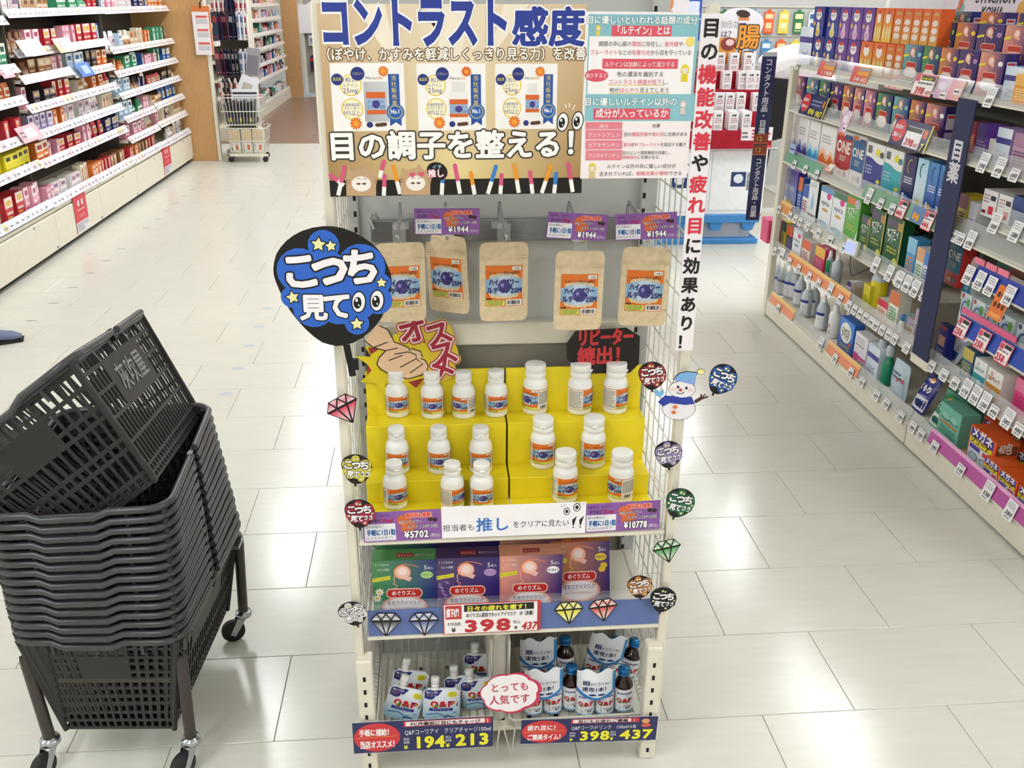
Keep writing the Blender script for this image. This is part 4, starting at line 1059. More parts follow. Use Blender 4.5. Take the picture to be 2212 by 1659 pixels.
for i, (kind, xa, xb) in enumerate((('green', 806, 941), ('purple', 943, 1078), ('pink', 1080, 1213))):
    a, b = onY(xa, 1250, 1.618), onY(xb, 1250, 1.618)
    em_box('%s eye mask box in the front row on the middle shelf' % kind, ((a.x + b.x) / 2, 1.618, ZS), kind, (0, 0, math.radians(-1.2)))
    em_box('%s eye mask box standing directly behind the front %s one' % (kind, kind), ((a.x + b.x) / 2 + .004, 1.674, ZS), kind)
    em_box('%s eye mask box at the back of its row against the panel' % kind, ((a.x + b.x) / 2 + .006, 1.722, ZS), kind)
em_box('orange eye mask box leaning back, rightmost in the front row on the middle shelf', (.293, 1.643, ZS), 'orange', (math.radians(-8), math.radians(-2), math.radians(-2)), .126, .150)
em_box('orange eye mask box standing upright behind the leaning orange one', (.286, 1.72, ZS), 'orange')
# ---- spout pouches ---------------------------------------------------------
def qp(m, x, z, s, l=4, i=True):
    A = m.text
    for ch, dx in (('Q', 0), ('&', .80), ('P', 1.56)):
        A(ch, x + dx * s, z, s, 'c8282c', l, s * .72, .06, out=[(.10, 'f6f4f4')])
    m.rect(x + .10 * s, z + .02 * s, x + .55 * s, z + .17 * s, 'e3b62a', l + 2); m.rect(x + .42 * s, z - .02 * s, x + .68 * s, z + .30 * s, '2f8a4a', l + 2.3)
    m.rect(x + 1.02 * s, z + .0 * s, x + 1.30 * s, z + .18 * s, '2f7f46', l + 2); m.rect(x + 1.66 * s, z + .48 * s, x + 2.02 * s, z + .62 * s, '2a2f7a', l + 2); m.rect(x + 2.0 * s, z + .38 * s, x + 2.16 * s, z + .55 * s, 'e3b62a', l + 2.2)
    if i: A('i', x + 2.35 * s, z, s * .8, '33333a', l, None, .02, shear=.2)
def spout_pouch(root):
    w, h = .074, .090; d = bulge(w, h, .011)
    m = M(); Nx, Nz = 8, 9
    m, d = soft_pouch(w, h, .011, Nx, Nz, .010)
    m.c = []
    for f in m.f:
        z = sum(m.v[k][2] for k in f) / len(f); q = min(max(z / h, 0), 1)
        a, b = lin('8fc3dc'), lin('e4ebf2'); k = min(1, q * 1.8); m.c.append(tuple(a[i] * (1 - k) + b[i] * k for i in range(3)))
    m.build('pouch_body', 'gloss', root)
    p = M(eps=.00025); p.fr = lambda u, v, q: (u, -d(u, v) - .0008 - q, v)
    P = [(-w * .46, h * .70), (-w * .30, h * .70), (-w * .10, h * .80), (w * .02, h * .955), (-w * .40, h * .955), (-w * .46, h * .90)]
    p.poly(P, '2b2a78', 1); p.ell(-w * .32, h * .78, w * .14, h * .10, '2b2a78', 1, 12)
    p.text('眼がツライ時に', -w * .42, h * .86, .0065, 'e9e9f4', 2, w * .30, .01); p.text('クリア', -w * .42, h * .77, .0075, 'd9a83a', 2, w * .18, .02)
    p.ell(w * .28, h * .83, w * .14, h * .085, 'e6da3c', 2, 14); p.text('甘さ', w * .20, h * .83, .006, '7a7a1a', 3, w * .15, .01); p.text('さわやか', w * .18, h * .775, .0055, '7a7a1a', 3, w * .2, .01)
    qp(p, -w * .30, h * .47, .0215, 2)
    p.rect(-w * .33, h * .335, w * .30, h * .425, '2d3f94', 2, 5); p.text('クリアチャージ', -w * .26, h * .352, .0065, 'e4e8f4', 3, w * .48, .01)
    p.line([(-w * .4, h * .2), (-w * .1, h * .26), (w * .1, h * .16), (w * .4, h * .28)], .0035, '3f86bc', 2); p.line([(w * .05, h * .10), (w * .2, h * .14), (w * .38, h * .08)], .004, '2b3f86', 2)
    p.build('front_print', 'gloss', root)
    s_ = M().lathe([(.0095, 0), (.0095, .003), (.0065, .004), (.0065, .009), (.0085, .010), (.0085, .0115), (.0065, .012), (.0065, .017)], 16, (-.014, 0, h - .003)).build('spout', 'white', root)
    c = M().lathe([(.0078, .0165), (.0085, .0172), (.0085, .034), (.0078, .0355), (.001, .0357)], 16, (-.014, 0, h - .003))
    c.build('cap', 'white', s_)
sp0 = None
GP = 'spout pouches in the left wire basket'
for i, (px, py, Y, tilt, back, lab) in enumerate(((862, 1552, 1.625, 20, -18, 'white spout pouch leaning right at the front left of the left wire basket'),
        (878, 1512, 1.68, 12, -14, 'white spout pouch leaning right behind the front left pouch'),
        (953, 1556, 1.622, 3, -16, 'white spout pouch standing straightest, at the front middle of the left basket'),
        (1003, 1545, 1.665, -4, -10, 'white spout pouch partly covered by the front middle pouch'),
        (1036, 1520, 1.735, 4, -12, 'white spout pouch with dark blue corner at the back, left of the divider tube'),
        (1040, 1556, 1.655, -7, -8, 'white spout pouch half hidden behind the cloud card'))):
    p = onY(px, py, Y); loc = (p.x, Y, max(p.z, .082)); rot = (math.radians(back), math.radians(tilt), 0)
    if sp0 is None:
        sp0 = thing('spout_pouch', lab, 'drink pouch', loc, rot, GP); spout_pouch(sp0); sp0.scale = (1.1, 1, .80)
    else: dup(sp0, loc, rot, lab)
t = thing('clear_plastic_bag', 'crumpled clear plastic bag standing at the back of the left wire basket', 'plastic bag', (-.03, 1.79, .082))
m = M(); N = 12; rr = random.Random(5)
for s_ in (0, 1):
    V = []
    for j in range(N + 1):
        for i in range(N + 1):
            a, b = i / N, j / N
            V.append((-.115 + .235 * a + rr.uniform(-.004, .004), (.045 if s_ else -.075 + .05 * b) + .018 * math.sin(7 * a + 3 * b) + rr.uniform(-.006, .006), .17 * b * (1 - .25 * abs(a - .45)) + rr.uniform(-.004, .004)))
    m.add(V, [(j * (N + 1) + i, j * (N + 1) + i + 1, (j + 1) * (N + 1) + i + 1, (j + 1) * (N + 1) + i) for j in range(N) for i in range(N)], sm=False)
m.build('crumpled_film', 'film', t)
# ---- three-packs of bottled drinks ----------------------------------------
def drink_bottle(root, x, y, rot):
    b = M().lathe([(.017, 0), (.0205, .002), (.0212, .005), (.0212, .072), (.0195, .080), (.0145, .090), (.0112, .096), (.0108, .104)], 20, (x, y, 0)).build('bottle', 'brown', root)
    lb = M(eps=.00028); lb.fr = cyl(.0214, x, y, 0)
    lb.rect(-.064, .003, .064, .070, 'eef0f3', .5, 24); lb.rect(-.018, .056, .018, .0605, '343a86', 1.2, 6)
    lb.text('眼の疲れに', -.015, .0570, .0035, 'e8e8f2', 2, .03, .01)
    qp(lb, -.019, .0325, .0165, 1.5, False)
    lb.line([(-.004, .020), (.003, .0235), (.012, .0215), (.016, .0175)], .0016, '26262c', 1.5); lb.ell(.007, .0165, .0055, .0038, '26262c', 1.5, 12); lb.ell(.007, .0166, .0030, .0025, 'aebccb', 2.2, 10); lb.line([(-.012, .021), (-.0095, .016), (-.0115, .011)], .001, '26262c', 1.5)
    lb.rect(-.03, .003, .03, .008, '7fb6dd', 1.2, 10)
    lb.fake(.024, .015, .026, .04, 9, '8a8d94', 1.2, 3); lb.fake(-.048, .012, .024, .045, 10, '8a8d94', 1.2, 5)
    n0 = 0
    o = lb.build('wrap_label', 'gloss', b)
    c = M(); P = [(.0128, .1035), (.0135, .1045), (.0135, .107), (.0126, .1075), (.0126, .1085), (.0135, .109), (.0135, .1195), (.0125, .1215), (.001, .1218)]
    c.lathe(P, 22, (x, y, 0)); c.build('screw_cap', 'bluecap', b)
def drink_pack(root):
    r = .0216
    for i, x in enumerate((-.0435, 0, .0435)): drink_bottle(root, x, .006 if i == 2 else 0, 0)
    s_ = M(eps=.0003); R_ = .090
    def f(u, v, q):
        x = -.0215 + u; a = max(0, abs(u) - .030) / .015
        return (x, -.0222 - .0035 * math.cos(u * 70) + .014 * a * a - q + (v - .055) * -.02, v + .011)
    s_.fr = f
    def T(u): return .130 + .006 * math.cos((u) * 145 + math.pi) * 1.0
    n = 18; us = [-.043 + .086 * i / n for i in range(n + 1)]
    def B(u): return .048 + 7.0 * abs(u) ** 2 * 1.6 - .006
    for off, c, l, g_ in ((0, 'f2f5fa', 1, 1.0),):
        V = [f(u, B(u), .0003) for u in us] + [f(u, T(u), .0003) for u in us]
        s_.add(V, [(i, i + 1, n + 2 + i, n + 1 + i) for i in range(n)], c)
        Vb = [f(u, B(u), -.0006) for u in us] + [f(u, T(u), -.0006) for u in us]
        s_.add(Vb, [(i, n + 1 + i, n + 2 + i, i + 1) for i in range(n)], 'dfe6ee')
    V = [f(u, B(u), .0006) for u in us] + [f(u, B(u) + .007 + 1.0 * abs(u) ** 1.6, .0006) for u in us]
    s_.add(V, [(i, i + 1, n + 2 + i, n + 1 + i) for i in range(n)], '3f86c8')
    us2 = [.034 + .009 * i / 3 for i in range(4)]
    V = [f(u, .060, .0007) for u in us2] + [f(u, T(u) - .004, .0007) for u in us2]
    s_.add(V, [(i, i + 1, 5 + i, 4 + i) for i in range(3)], '4f9bd8')
    for k in (-.010, .010): s_.ell(k, .058, .0085, .0030, '274a86', 3, 12)
    s_.text('眼', -.032, .0865, .0165, '1f1f52', 3, None, .02); s_.text('が', -.0165, .0875, .0085, '1f1f52', 3); s_.text('ツライ', -.0085, .087, .0115, '1f1f52', 3, .024, .015); s_.text('時に', .0165, .0875, .0075, '1f1f52', 3, .014)
    s_.text('速攻1本！', -.033, .0695, .0145, '1f1f52', 3, .062, .02)
    s_.build('printed_sleeve', 'gloss', root)
dp = None
for px, py, Y, rot, lab in ((1303, 1556, 1.628, (-4, 0, 0), 'three-pack of brown bottled drinks with white sleeve, front right in the right wire basket'),
        (1192, 1556, 1.640, (-4, 0, 3), 'three-pack of brown bottled drinks with white sleeve, front left beside the cloud card'),
        (1181, 1506, 1.735, (-8, 0, 2), 'three-pack of brown bottled drinks standing at the back left of the right wire basket'),
        (1312, 1500, 1.735, (-6, 10, -4), 'three-pack of brown bottled drinks tipped sideways at the back right of the basket')):
    p = onY(px, py, Y); loc = (p.x, Y, max(p.z, .079)); r_ = tuple(math.radians(a) for a in rot)
    if dp is None:
        dp = thing('drink_three_pack', lab, 'drink pack', loc, r_, 'drink packs in the right wire basket'); drink_pack(dp); dp.scale = (1, 1, .86)
    else: dup(dp, loc, r_, lab)
# ================================================================== SHOPPING BASKETS ON THEIR ROLLING FRAME
BL, BWD, BLb, BWb, BH = .48, .33, .42, .23, .25
def basket_wall(m, A, B, C, D, nx, rows, solid=None, th=.003):
    """panel A-B (bottom) to D-C (top) pierced with upright slots; rows = [(v0, v1)], solid(u, v) keeps it closed"""
    A, B, C, D = map(Vector, (A, B, C, D))
    nrm = (B - A).cross(D - A).normalized()
    us = [0.0]; k = 1.0 / nx
    for i in range(nx): us += [k * (i + .16), k * (i + .84)]
    us.append(1.0)
    vsx = [0.0]
    for a, b in rows: vsx += [a, b]
    vsx.append(1.0)
    def P(u, v, o): return tuple((A.lerp(B, u)).lerp(D.lerp(C, u), v) - nrm * o)
    n, q = len(us), len(vsx); hole = {}
    for i in range(n - 1):
        for j in range(q - 1):
            hole[i, j] = (i % 2 == 1 and j % 2 == 1 and not (solid and solid((us[i] + us[i + 1]) / 2, (vsx[j] + vsx[j + 1]) / 2)))
    V = [P(us[i], vsx[j], 0) for j in range(q) for i in range(n)] + [P(us[i], vsx[j], th) for j in range(q) for i in range(n)]
    o = n * q; f = []
    for i in range(n - 1):
        for j in range(q - 1):
            a, b, c, d = j * n + i, j * n + i + 1, (j + 1) * n + i + 1, (j + 1) * n + i
            if not hole[i, j]: f += [(a, b, c, d), (o + a, o + d, o + c, o + b)]
            else: f += [(b, a, o + a, o + b), (c, b, o + b, o + c), (d, c, o + c, o + d), (a, d, o + d, o + a)]
    m.add(V, f)
m = M(); l2, w2, lb2, wb2 = BL / 2 - .006, BWD / 2 - .006, BLb / 2, BWb / 2
rows = [(.02, .05), (.07, .11), (.13, .31), (.335, .51), (.535, .70), (.725, .86), (.89, .96)]
endrows = [(.03, .09), (.12, .29), (.32, .37), (.40, .56), (.59, .64), (.67, .80), (.83, .95)]
def solid_side(u, v): return .27 < u < .73 and .58 < v < .88 or (u < .02 or u > .98)
def solid_end(u, v): return (.30 < u < .70 and .60 < v < .84) or (.24 < u < .30 and v > .6) or (.70 < u < .76 and v > .6)
c_ = [(-wb2, -lb2, 0), (wb2, -lb2, 0), (wb2, lb2, 0), (-wb2, lb2, 0)]; d_ = [(-w2, -l2, BH), (w2, -l2, BH), (w2, l2, BH), (-w2, l2, BH)]
for i in range(4):
    j = (i + 1) % 4
    basket_wall(m, c_[i], c_[j], d_[j], d_[i], 15 if i % 2 == 0 else 24, endrows if i % 2 == 0 else rows, solid_end if i % 2 == 0 else solid_side)
for i in range(4):   # rounded corner posts
    m.tube([c_[i], d_[i]], .006, 8)
nx = 12
basket_wall(m, (-wb2, lb2, 0), (wb2, lb2, 0), (wb2, -lb2, 0), (-wb2, -lb2, 0), 11, [(.05, .2), (.25, .45), (.55, .75), (.8, .95)])
body_me = m.build('body', 'basket'); 
rm = M()
def rr_path(w, l, z, r=.03, n=4):
    P = []
    for cx, cy, a0 in ((w - r, -l + r, -90), (w - r, l - r, 0), (-w + r, l - r, 90), (-w + r, -l + r, 180)):
        for k in range(n + 1):
            a = math.radians(a0 + 90 * k / n); P.append((cx + r * math.cos(a), cy + r * math.sin(a), z))
    return P
rm.tube(rr_path(BWD / 2 - .002, BL / 2 - .002, BH - .004), .0042, 6, closed=True)
for y in (-.14, -.05, .05, .14):
    for s_ in (-1, 1): rm.box(s_ * (BWD / 2 - .004) - .004, s_ * (BWD / 2 - .004) + .004, y - .004, y + .004, BH - .028, BH - .006)
for x in (-.09, 0, .09):
    for s_ in (-1, 1): rm.box(x - .003, x + .003, s_ * (BL / 2 - .003) - .004, s_ * (BL / 2 - .003) + .004, BH - .03, BH - .006)
hm = []
for s_ in (-1, 1):      # folded carrying handles: thick tubes lying along the rim with a dipped middle
    h_ = M(); P = []
    w, l = BWD / 2 + .005, BL / 2 + .005; r = .045
    P.append((-w, -.02, BH + .002)); P.append((-w, -l + r, BH + .004))
    for k in range(1, 6): a = math.radians(180 + 90 * k / 5); P.append((-w + r + r * math.cos(a), -l + r + r * math.sin(a), BH + .004))
    P += [(-w * .50, -l, BH + .004), (-w * .36, -l - .003, BH - .006), (w * .20, -l - .003, BH - .006), (w * .36, -l, BH + .004)]
    for k in range(0, 6): a = math.radians(270 + 90 * k / 5); P.append((w - r + r * math.cos(a), -l + r + r * math.sin(a), BH + .004))
    P += [(w, -.02, BH + .002)]
    h_.tube([(x * -s_, y * -s_, z) if s_ > 0 else (x, y, z) for x, y, z in P], .0075, 8)
    h_.box(-w - .005 if 1 else 0, -w + .006, -.03, -.012, BH - .012, BH + .010); h_.box(w - .006, w + .005, -.03, -.012, BH - .012, BH + .010)
    hm.append(h_)
GB_ = 'nested shopping baskets'
def basket_parts(root):
    body_me.parent = root; body_me.location = (0, 0, 0)
    rm.build('rim', 'rim', root)
    for h_ in hm: h_.build('handle', 'rim', root)
def kanji(root):
    q = M(eps=.0004)
    A, B, D = Vector(c_[1]), Vector(c_[2]), Vector(d_[1])
    ux = (B - A).normalized(); nn = ux.cross(D - A).normalized(); uz = nn.cross(ux)
    H_ = (D - A).length
    o = A.lerp(B, .5) + uz * H_ * .70
    q.fr = lambda u, v, h: tuple(o + ux * u + uz * v + nn * (h + .0004))
    q.text('灰吹屋', -.086, -.022, .060, 'a7a5a6', 1, .172, .012)
    q.build('store_lettering', 'matt', root)
stack0 = thing('shopping_basket', 'dark grey shopping basket lowest in the nested stack, resting in the frame', 'basket', (-.680, 1.835, .098), math.radians(-4), GB_)
basket_parts(stack0)
NB = 15
for k in range(1, NB):
    lab = 'dark grey shopping basket nested in the stack, %s counting up from the floor' % ORD[k]
    rr = random.Random(k)
    dup(stack0, (-.680 - .0010 * k, 1.835 - .0008 * k, .098 + .0216 * k), (0, 0, math.radians(-4 + .5 * k + rr.uniform(-.5, .5))), lab)
from mathutils import Quaternion
rv = Vector((-.1248, -.6272, .0882)); rot_ = Matrix.Rotation(rv.length, 3, rv.normalized()).to_euler()
top = dup(stack0, (-.6508, 1.8334, .5875), tuple(rot_), 'dark grey shopping basket with white store lettering lying tipped on top of the stack', GB_)
top.scale = (1.07, 1.07, 1.07)
kanji(top)
# ---- rolling frame
fr = thing('basket_trolley', 'dark tubular steel basket trolley with four casters under the basket stack', 'trolley', (-.68, 1.84, 0), math.radians(-4))
def leg_path(s_):
    x0 = .150 * s_; xt = .158 * s_
    P = [(x0, -.222, .085), (xt, -.228, .285)]
    for k in range(1, 6): a = math.radians(180 - 90 * k / 5); P.append((xt, -.228 + .045 + .045 * math.cos(a), .285 + .045 * math.sin(a)))
    for k in range(0, 6): a = math.radians(90 - 90 * k / 5); P.append((xt, .228 - .045 + .045 * math.cos(a), .285 + .045 * math.sin(a)))
    P += [(x0, .222, .085)]
    return P
for s_ in (-1, 1):
    M().tube(leg_path(s_), .0125, 12).build('side_tube', 'frame', fr)
for y in (-.224, .224):
    M().box(-.150, .150, y - .005, y + .005, .232, .246, cut=.002).build('cross_bar', 'frame', fr)
M().box(.158, .175, .17, .21, .30, .31).build('name_plate', 'steel', fr)
for i, (sx, sy, a) in enumerate(((-1, -1, 70), (1, -1, 60), (1, 1, 20), (-1, 1, 40))):
    c = M().lathe([(.010, .098), (.010, .085), (.019, .083), (.021, .079), (.021, .071), (.015, .068)], 18)
    for q in (-1, 1):
        c.loft([[( .006, q * .0125 - .001, .070), (-.016, q * .0125 - .001, .070), (-.038, q * .0125 - .001, .026), (-.026, q * .0125 - .001, .018)],
                [( .006, q * .0125 + .001, .070), (-.016, q * .0125 + .001, .070), (-.038, q * .0125 + .001, .026), (-.026, q * .0125 + .001, .018)]])
    c.lathe([(.003, -.016), (.005, -.015), (.005, .015), (.003, .016)], 10, (0, 0, 0)) if 0 else None
    cs = c.build('caster', 'chrome', fr, (sx * .150, sy * .222, 0), math.radians(a))
    w = M(); Q = [(.010, -.011), (.026, -.011), (.0295, -.007), (.0300, 0), (.0295, .007), (.026, .011), (.010, .011)]
    st = len(w.v); w.lathe(Q, 24); w.xf(0, Matrix.Translation((-.030, 0, .030)) @ Matrix.Rotation(math.pi / 2, 4, 'X'))
    w.build('caster_wheel', 'rubber', cs)
# ================================================================== RIGHT GONDOLA (contact lens care and eye drops)
XR = 1.745
R90 = -math.pi / 2       # goods face the aisle (-X)
def rail(par, y0, y1, z, h=.052, col='e8e6dd', ins=None, tilt=.016):
    """clear price rail along the shelf front, with an optional coloured insert"""
    m = M(); m.box(XR, XR + .008, y0 + .003, y1 - .003, z, z + .008, 'e6e2d6')
    o = m.build('shelf_edge', 'cream', par)
    m = M()
    m.add([(XR - .001, y0 + .004, z + .006), (XR - .001, y1 - .004, z + .006), (XR + tilt, y1 - .004, z + h), (XR + tilt, y0 + .004, z + h)], [(0, 3, 2, 1)])
    m.add([(XR + .001, y0 + .004, z + .006), (XR + .001, y1 - .004, z + .006), (XR + tilt + .002, y1 - .004, z + h), (XR + tilt + .002, y0 + .004, z + h)], [(0, 1, 2, 3)])
    m.build('price_rail', 'clear', par)
    for a, b, c in ins or ():
        m = M(); m.add([(XR - .0022, a, z + .009), (XR - .0022, b, z + .009), (XR + tilt * .82 - .0022, b, z + h * .84), (XR + tilt * .82 - .0022, a, z + h * .84)], [(0, 3, 2, 1)], c)
        if c in ('e8926a', 'dc9a5e'): m.add([(XR + tilt * .7 - .003, a, z + h * .72), (XR + tilt * .7 - .003, b, z + h * .72), (XR + tilt - .003, b, z + h), (XR + tilt - .003, a, z + h)], [(0, 3, 2, 1)], 'efc07a')
        if c == 'b9559e': m.add([(XR + tilt * .8 - .003, a, z + h * .8), (XR + tilt * .8 - .003, b, z + h * .8), (XR + tilt - .003, b, z + h), (XR + tilt - .003, a, z + h)], [(0, 3, 2, 1)], 'e7a5cf')
        m.build('coloured_insert', 'gloss', par)
_tags = {}
def tag_mesh(num, style):
    k = (num, style)
    if k not in _tags:
        m = M(eps=.0006)
        if style == 'w':
            m.prism([(-.022, 0), (.022, 0), (.022, .040), (-.022, .040)], .0008, 'f6f5f5'); m.text(num, -.016, .013, .017, '2a2a2e', 1, .033, .025, shear=.15)
            m.fake(-.018, .030, .036, .008, 1, 'b0aeb2', 1, 3); m.fake(-.014, .003, .032, .008, 1, '8d8b92', 1, 6)
        elif style == 'wt':
            m.prism([(-.024, 0), (.024, 0), (.024, .062), (-.024, .062)], .0008, 'f6f5f6'); m.text(num, -.017, .014, .019, '2a2a2e', 1, .035, .025, shear=.15); m.fake(-.019, .036, .038, .022, 3, 'b3b0b6', 1, 3); m.fake(-.014, .003, .032, .008, 1, '8d8b92', 1, 6)
        elif style == 'r':
            m.prism([(-.034, 0), (.034, 0), (.034, .068), (-.034, .068)], .0008, 'd8445c'); m.rect(-.031, .004, .031, .064, 'f7f1f2', 1)
            m.rect(-.029, .044, -.010, .062, 'd8445c', 2); m.rect(-.007, .050, .029, .062, '242024', 2); m.fake(-.028, .034, .056, .011, 1, '8d8088', 2, 3)
            m.text(num, -.029, .008, .030, 'cf2f3c', 2, .044, .04); m.text('税込', .017, .010, .008, 'cf2f3c', 2, .012, .01)
        _tags[k] = m.build('price_tag', 'print')
        return _tags[k], True
    return _tags[k], False
def price_tags(par, z, lst, X=None, tilt=.26):
    X = XR if X is None else X
    for px, num, st in lst:
        y = alongY(px, X, z + .02)
        o, new = tag_mesh(num, st)
        if not new: o = o.copy(); COL.objects.link(o)
        o.parent = par; o.location = (X - .011, y, z - .004 if st != 'wt' else z - .006); o.rotation_euler = (-tilt, 0, R90)
def gondola(y0, y1, shelves, label, back=2.18):
    t = thing('shelf_gondola', label, 'shelving')
    M().box(back, back + .02, y0, y1, 0, 1.75).build('back_panel', 'dgrey', t)
    M().box(back - .006, back, y0, y1, 1.43, 1.75).build('header_panel', 'white', t)
    M().box(XR + .012, XR + .03, y0, y1, 0, .045).build('toe_kick', 'rubber', t)
    S = []
    for z, dep in shelves:
        s_ = M().box(XR + .008, back, y0 + .002, y1 - .002, z, z + .016, cut=.003).build('shelf', 'cream', t)
        S.append(s_)
    return t, S
YA, YB = 3.03, 4.60
SH1 = [1.252, 1.052, .805, .560, .345, .085]
g1, S1 = gondola(YA, YB, [(z, 0) for z in SH1], 'cream shelf gondola bay on the right, beyond the navy sign strip')
M().box(XR - .003, XR + .03, YB, YB + .045, 0, 1.262, cut=.004).build('end_post', 'cream', g1)
M().box(XR + .03, 2.18, YB + .005, YB + .012, .02, 1.20).build('end_panel', 'film', g1)
for b0, b1, par in ((YA, YB, g1),):
    M().box(XR, XR + .012, b0 + .004, b1 - .004, .008, .082, cut=.003).build('kick_plate', 'cream', par)
ins1 = {3: [(alongY(1705, XR, .58), YB - .02, 'dc9a5e')], 4: [(alongY(1830, XR, .36), alongY(1700, XR, .36), 'e8926a')], 5: [(alongY(1712, XR, .12), alongY(1663, XR, .12), 'e8926a'), (alongY(1852, XR, .12), alongY(1785, XR, .12), 'e8926a')], 2: [(alongY(1770, XR, .82), YB - .02, '6fa68a'), (YA + .01, alongY(1862, XR, .82), '7fa88f')]}
for k, z in enumerate(SH1):
    rail(S1[k], YA, YB, z, .062 if k != 2 else .07, ins=ins1.get(k))
price_tags(S1[0], 1.252, [(1725, '1188', 'w')])
price_tags(S1[2], .805, [(1718, '880', 'w'), (1742, '980', 'w'), (1766, '898', 'w'), (1878, '950', 'wt'), (1905, '598', 'w'), (1930, '648', 'w'), (1948, '444', 'r'), (2005, '444', 'r')])
price_tags(S1[3], .560, [(1685, '498', 'w'), (1708, '598', 'w'), (1720, '650', 'w'), (1730, '780', 'w'), (1747, '798', 'w'), (1770, '980', 'w'), (1796, '680', 'w'), (1824, '798', 'w'), (1892, '1180', 'wt'), (1922, '750', 'wt'), (1944, '580', 'wt'), (1960, '680', 'wt'), (1978, '580', 'wt'), (1998, '650', 'w')])
price_tags(S1[4], .345, [(1675, '380', 'w'), (1690, '580', 'wt'), (1707, '398', 'w'), (1727, '498', 'w'), (1750, '398', 'w'), (1770, '348', 'w'), (1794, '598', 'wt'), (1817, '498', 'w'), (1836, '398', 'w'), (1848, '398', 'w'), (1860, '598', 'w'), (1872, '498', 'w'), (1884, '580', 'w'), (1895, '680', 'w'), (1908, '398', 'w'), (1922, '498', 'w'), (1935, '598', 'w'), (1961, '750', 'w')])
price_tags(S1[5], .085, [(1683, '398', 'w'), (1773, '198', 'wt'), (1806, '780', 'w'), (1840, '498', 'w')])
YC = 1.95
SH2 = [1.252, 1.056, .345, .085]
g2, S2 = gondola(YC, YA - .003, [(z, 0) for z in SH2], 'cream shelf gondola bay on the right, nearest the camera')
M().box(XR, XR + .012, YC + .004, YA - .0034, .008, .082, cut=.003).build('kick_plate', 'cream', g2)
insb = {3: [(YC + .01, alongY(2003, XR, .10), 'b9559e')]}
for k, z in enumerate(SH2): rail(S2[k], YC, YA - .003, z, .062, ins=insb.get(k))
price_tags(S2[0], 1.252, [(2140, '680', 'wt')])
price_tags(S2[1], 1.056, [(2125, '598', 'wt'), (2160, '498', 'wt'), (2195, '680', 'w')])
price_tags(S2[2], .345, [(2015, '398', 'w'), (2042, '760', 'w'), (2066, '680', 'w'), (2088, '678', 'wt'), (2108, '760', 'wt'), (2128, '1200', 'wt'), (2150, '498', 'w'), (2178, '380', 'wt'), (2204, '480', 'w')])
price_tags(S1[5], .085, [(1864, '680', 'w'), (1896, '660', 'w'), (1917, '398', 'w'), (1948, '598', 'w')])
price_tags(S2[3], .085, [(1974, '380', 'w'), (1992, '580', 'w'), (2022, '380', 'w'), (2078, '548', 'w'), (2135, '338', 'wt'), (2183, '380', 'wt')])
# shelves of the near bay that sit further out
for z, y1, ins, tg in ((.809, YA - .003, None, [(2062, '480', 'w'), (2078, '580', 'w'), (2097, '698', 'wt')]), (.890, alongY(2134, XR, .89), None, [(2150, '1000', 'wt'), (2195, '1580', 'wt')]),
        (.700, alongY(2080, XR, .71), [(2.0, alongY(2098, XR, .71), '3346a8')], [(2093, '598', 'wt'), (2117, '528', 'wt'), (2140, '598', 'wt'), (2180, '598', 'wt')]),
        (.520, alongY(2060, XR, .53), [(2.0, alongY(2062, XR, .53), '2f4fb0')], [(2078, '258', 'r'), (2122, '258', 'r'), (2168, '258', 'r')])):
    s_ = M().box(XR + .008, 2.18, YC + .002, y1 - .002, z, z + .014, cut=.003).build('shelf', 'cream', g2)
    rail(s_, YC, y1, z, .075, ins=ins, tilt=.022)
    price_tags(s_, z, tg)
    if z == .520:
        m = M(); a = alongY(2070, XR, .6); b = alongY(2185, XR, .6); m.box(XR + .014, XR + .017, b, a, z + .068, z + .088, 'e0598a'); m.build('pink_strip', 'gloss', s_)
    if z == .700:
        for p0, p1 in ((2098, 2118), (2122, 2144), (2147, 2170)):
            m = M(); a = alongY(p0, XR, .78); b = alongY(p1, XR, .78); m.box(XR + .014, XR + .017, b, a, z + .064, z + .084, 'ef7a96'); m.build('pink_tab', 'gloss', s_)
# navy sign strip between the bays
t = thing('vertical_shelf_sign', 'tall navy sign strip with white two-character lettering between the right shelf bays', 'sign', (XR - .012, 3.012, .365), R90)
m = M(eps=.0006); m.prism([(-.055, 0), (.055, 0), (.055, .895), (-.055, .895)], .004, '2b2f52')
m.text('目', 0, .705, .072, 'd8d6e0', 1, None, .035, align='c'); m.text('薬', 0, .632, .072, 'd8d6e0', 1, None, .03, align='c')
m.build('sign_face', 'matt', t)
M().box(-.062, .062, .0, .03, -.035, -.002, cut=.003).build('sign_foot', 'cream', t)
# end-of-aisle stick sign facing the camera
t = thing('vertical_stick_sign', 'narrow navy sign stick with white lettering sticking out of the far gondola end', 'sign', (1.642, 4.66, .50))
m = M(eps=.0006); w = .036; m.prism([(-w, -.0), (w, 0), (w, .82), (-w, .82)], .004, '343a66')
s_ = 'コンタクト用品・目薬'
m.rect(-w, .80, w, .82, 'c9c9cf', 1)
for i, ch in enumerate(s_):
    m.text(ch, 0, .760 - .036 * i, .036, 'eceaf2', 1, None, .022, align='c'); m.text(ch, 0, .288 - .030 * i, .033, 'eceaf2', 1, None, .022, align='c')
for z0, c, tx in ((.385, '9a4a32', '12'), (.330, '9a4a32', '12')): m.rect(-w, z0, w, z0 + .05, c, 1); m.text(tx, -w * .8, z0 + .015, .032, 'e3b25a', 2, None, .02); m.rect(-w, z0, w, z0 + .008, 'c96a4a', 2)
for z0 in (.325 - .045, ): pass
m.build('sign_face', 'gloss', t)
m = M(); m.tube([(.03, .004, .36), (.09, -.0, .36)], .004, 6); m.build('bracket', 'chrome', t)
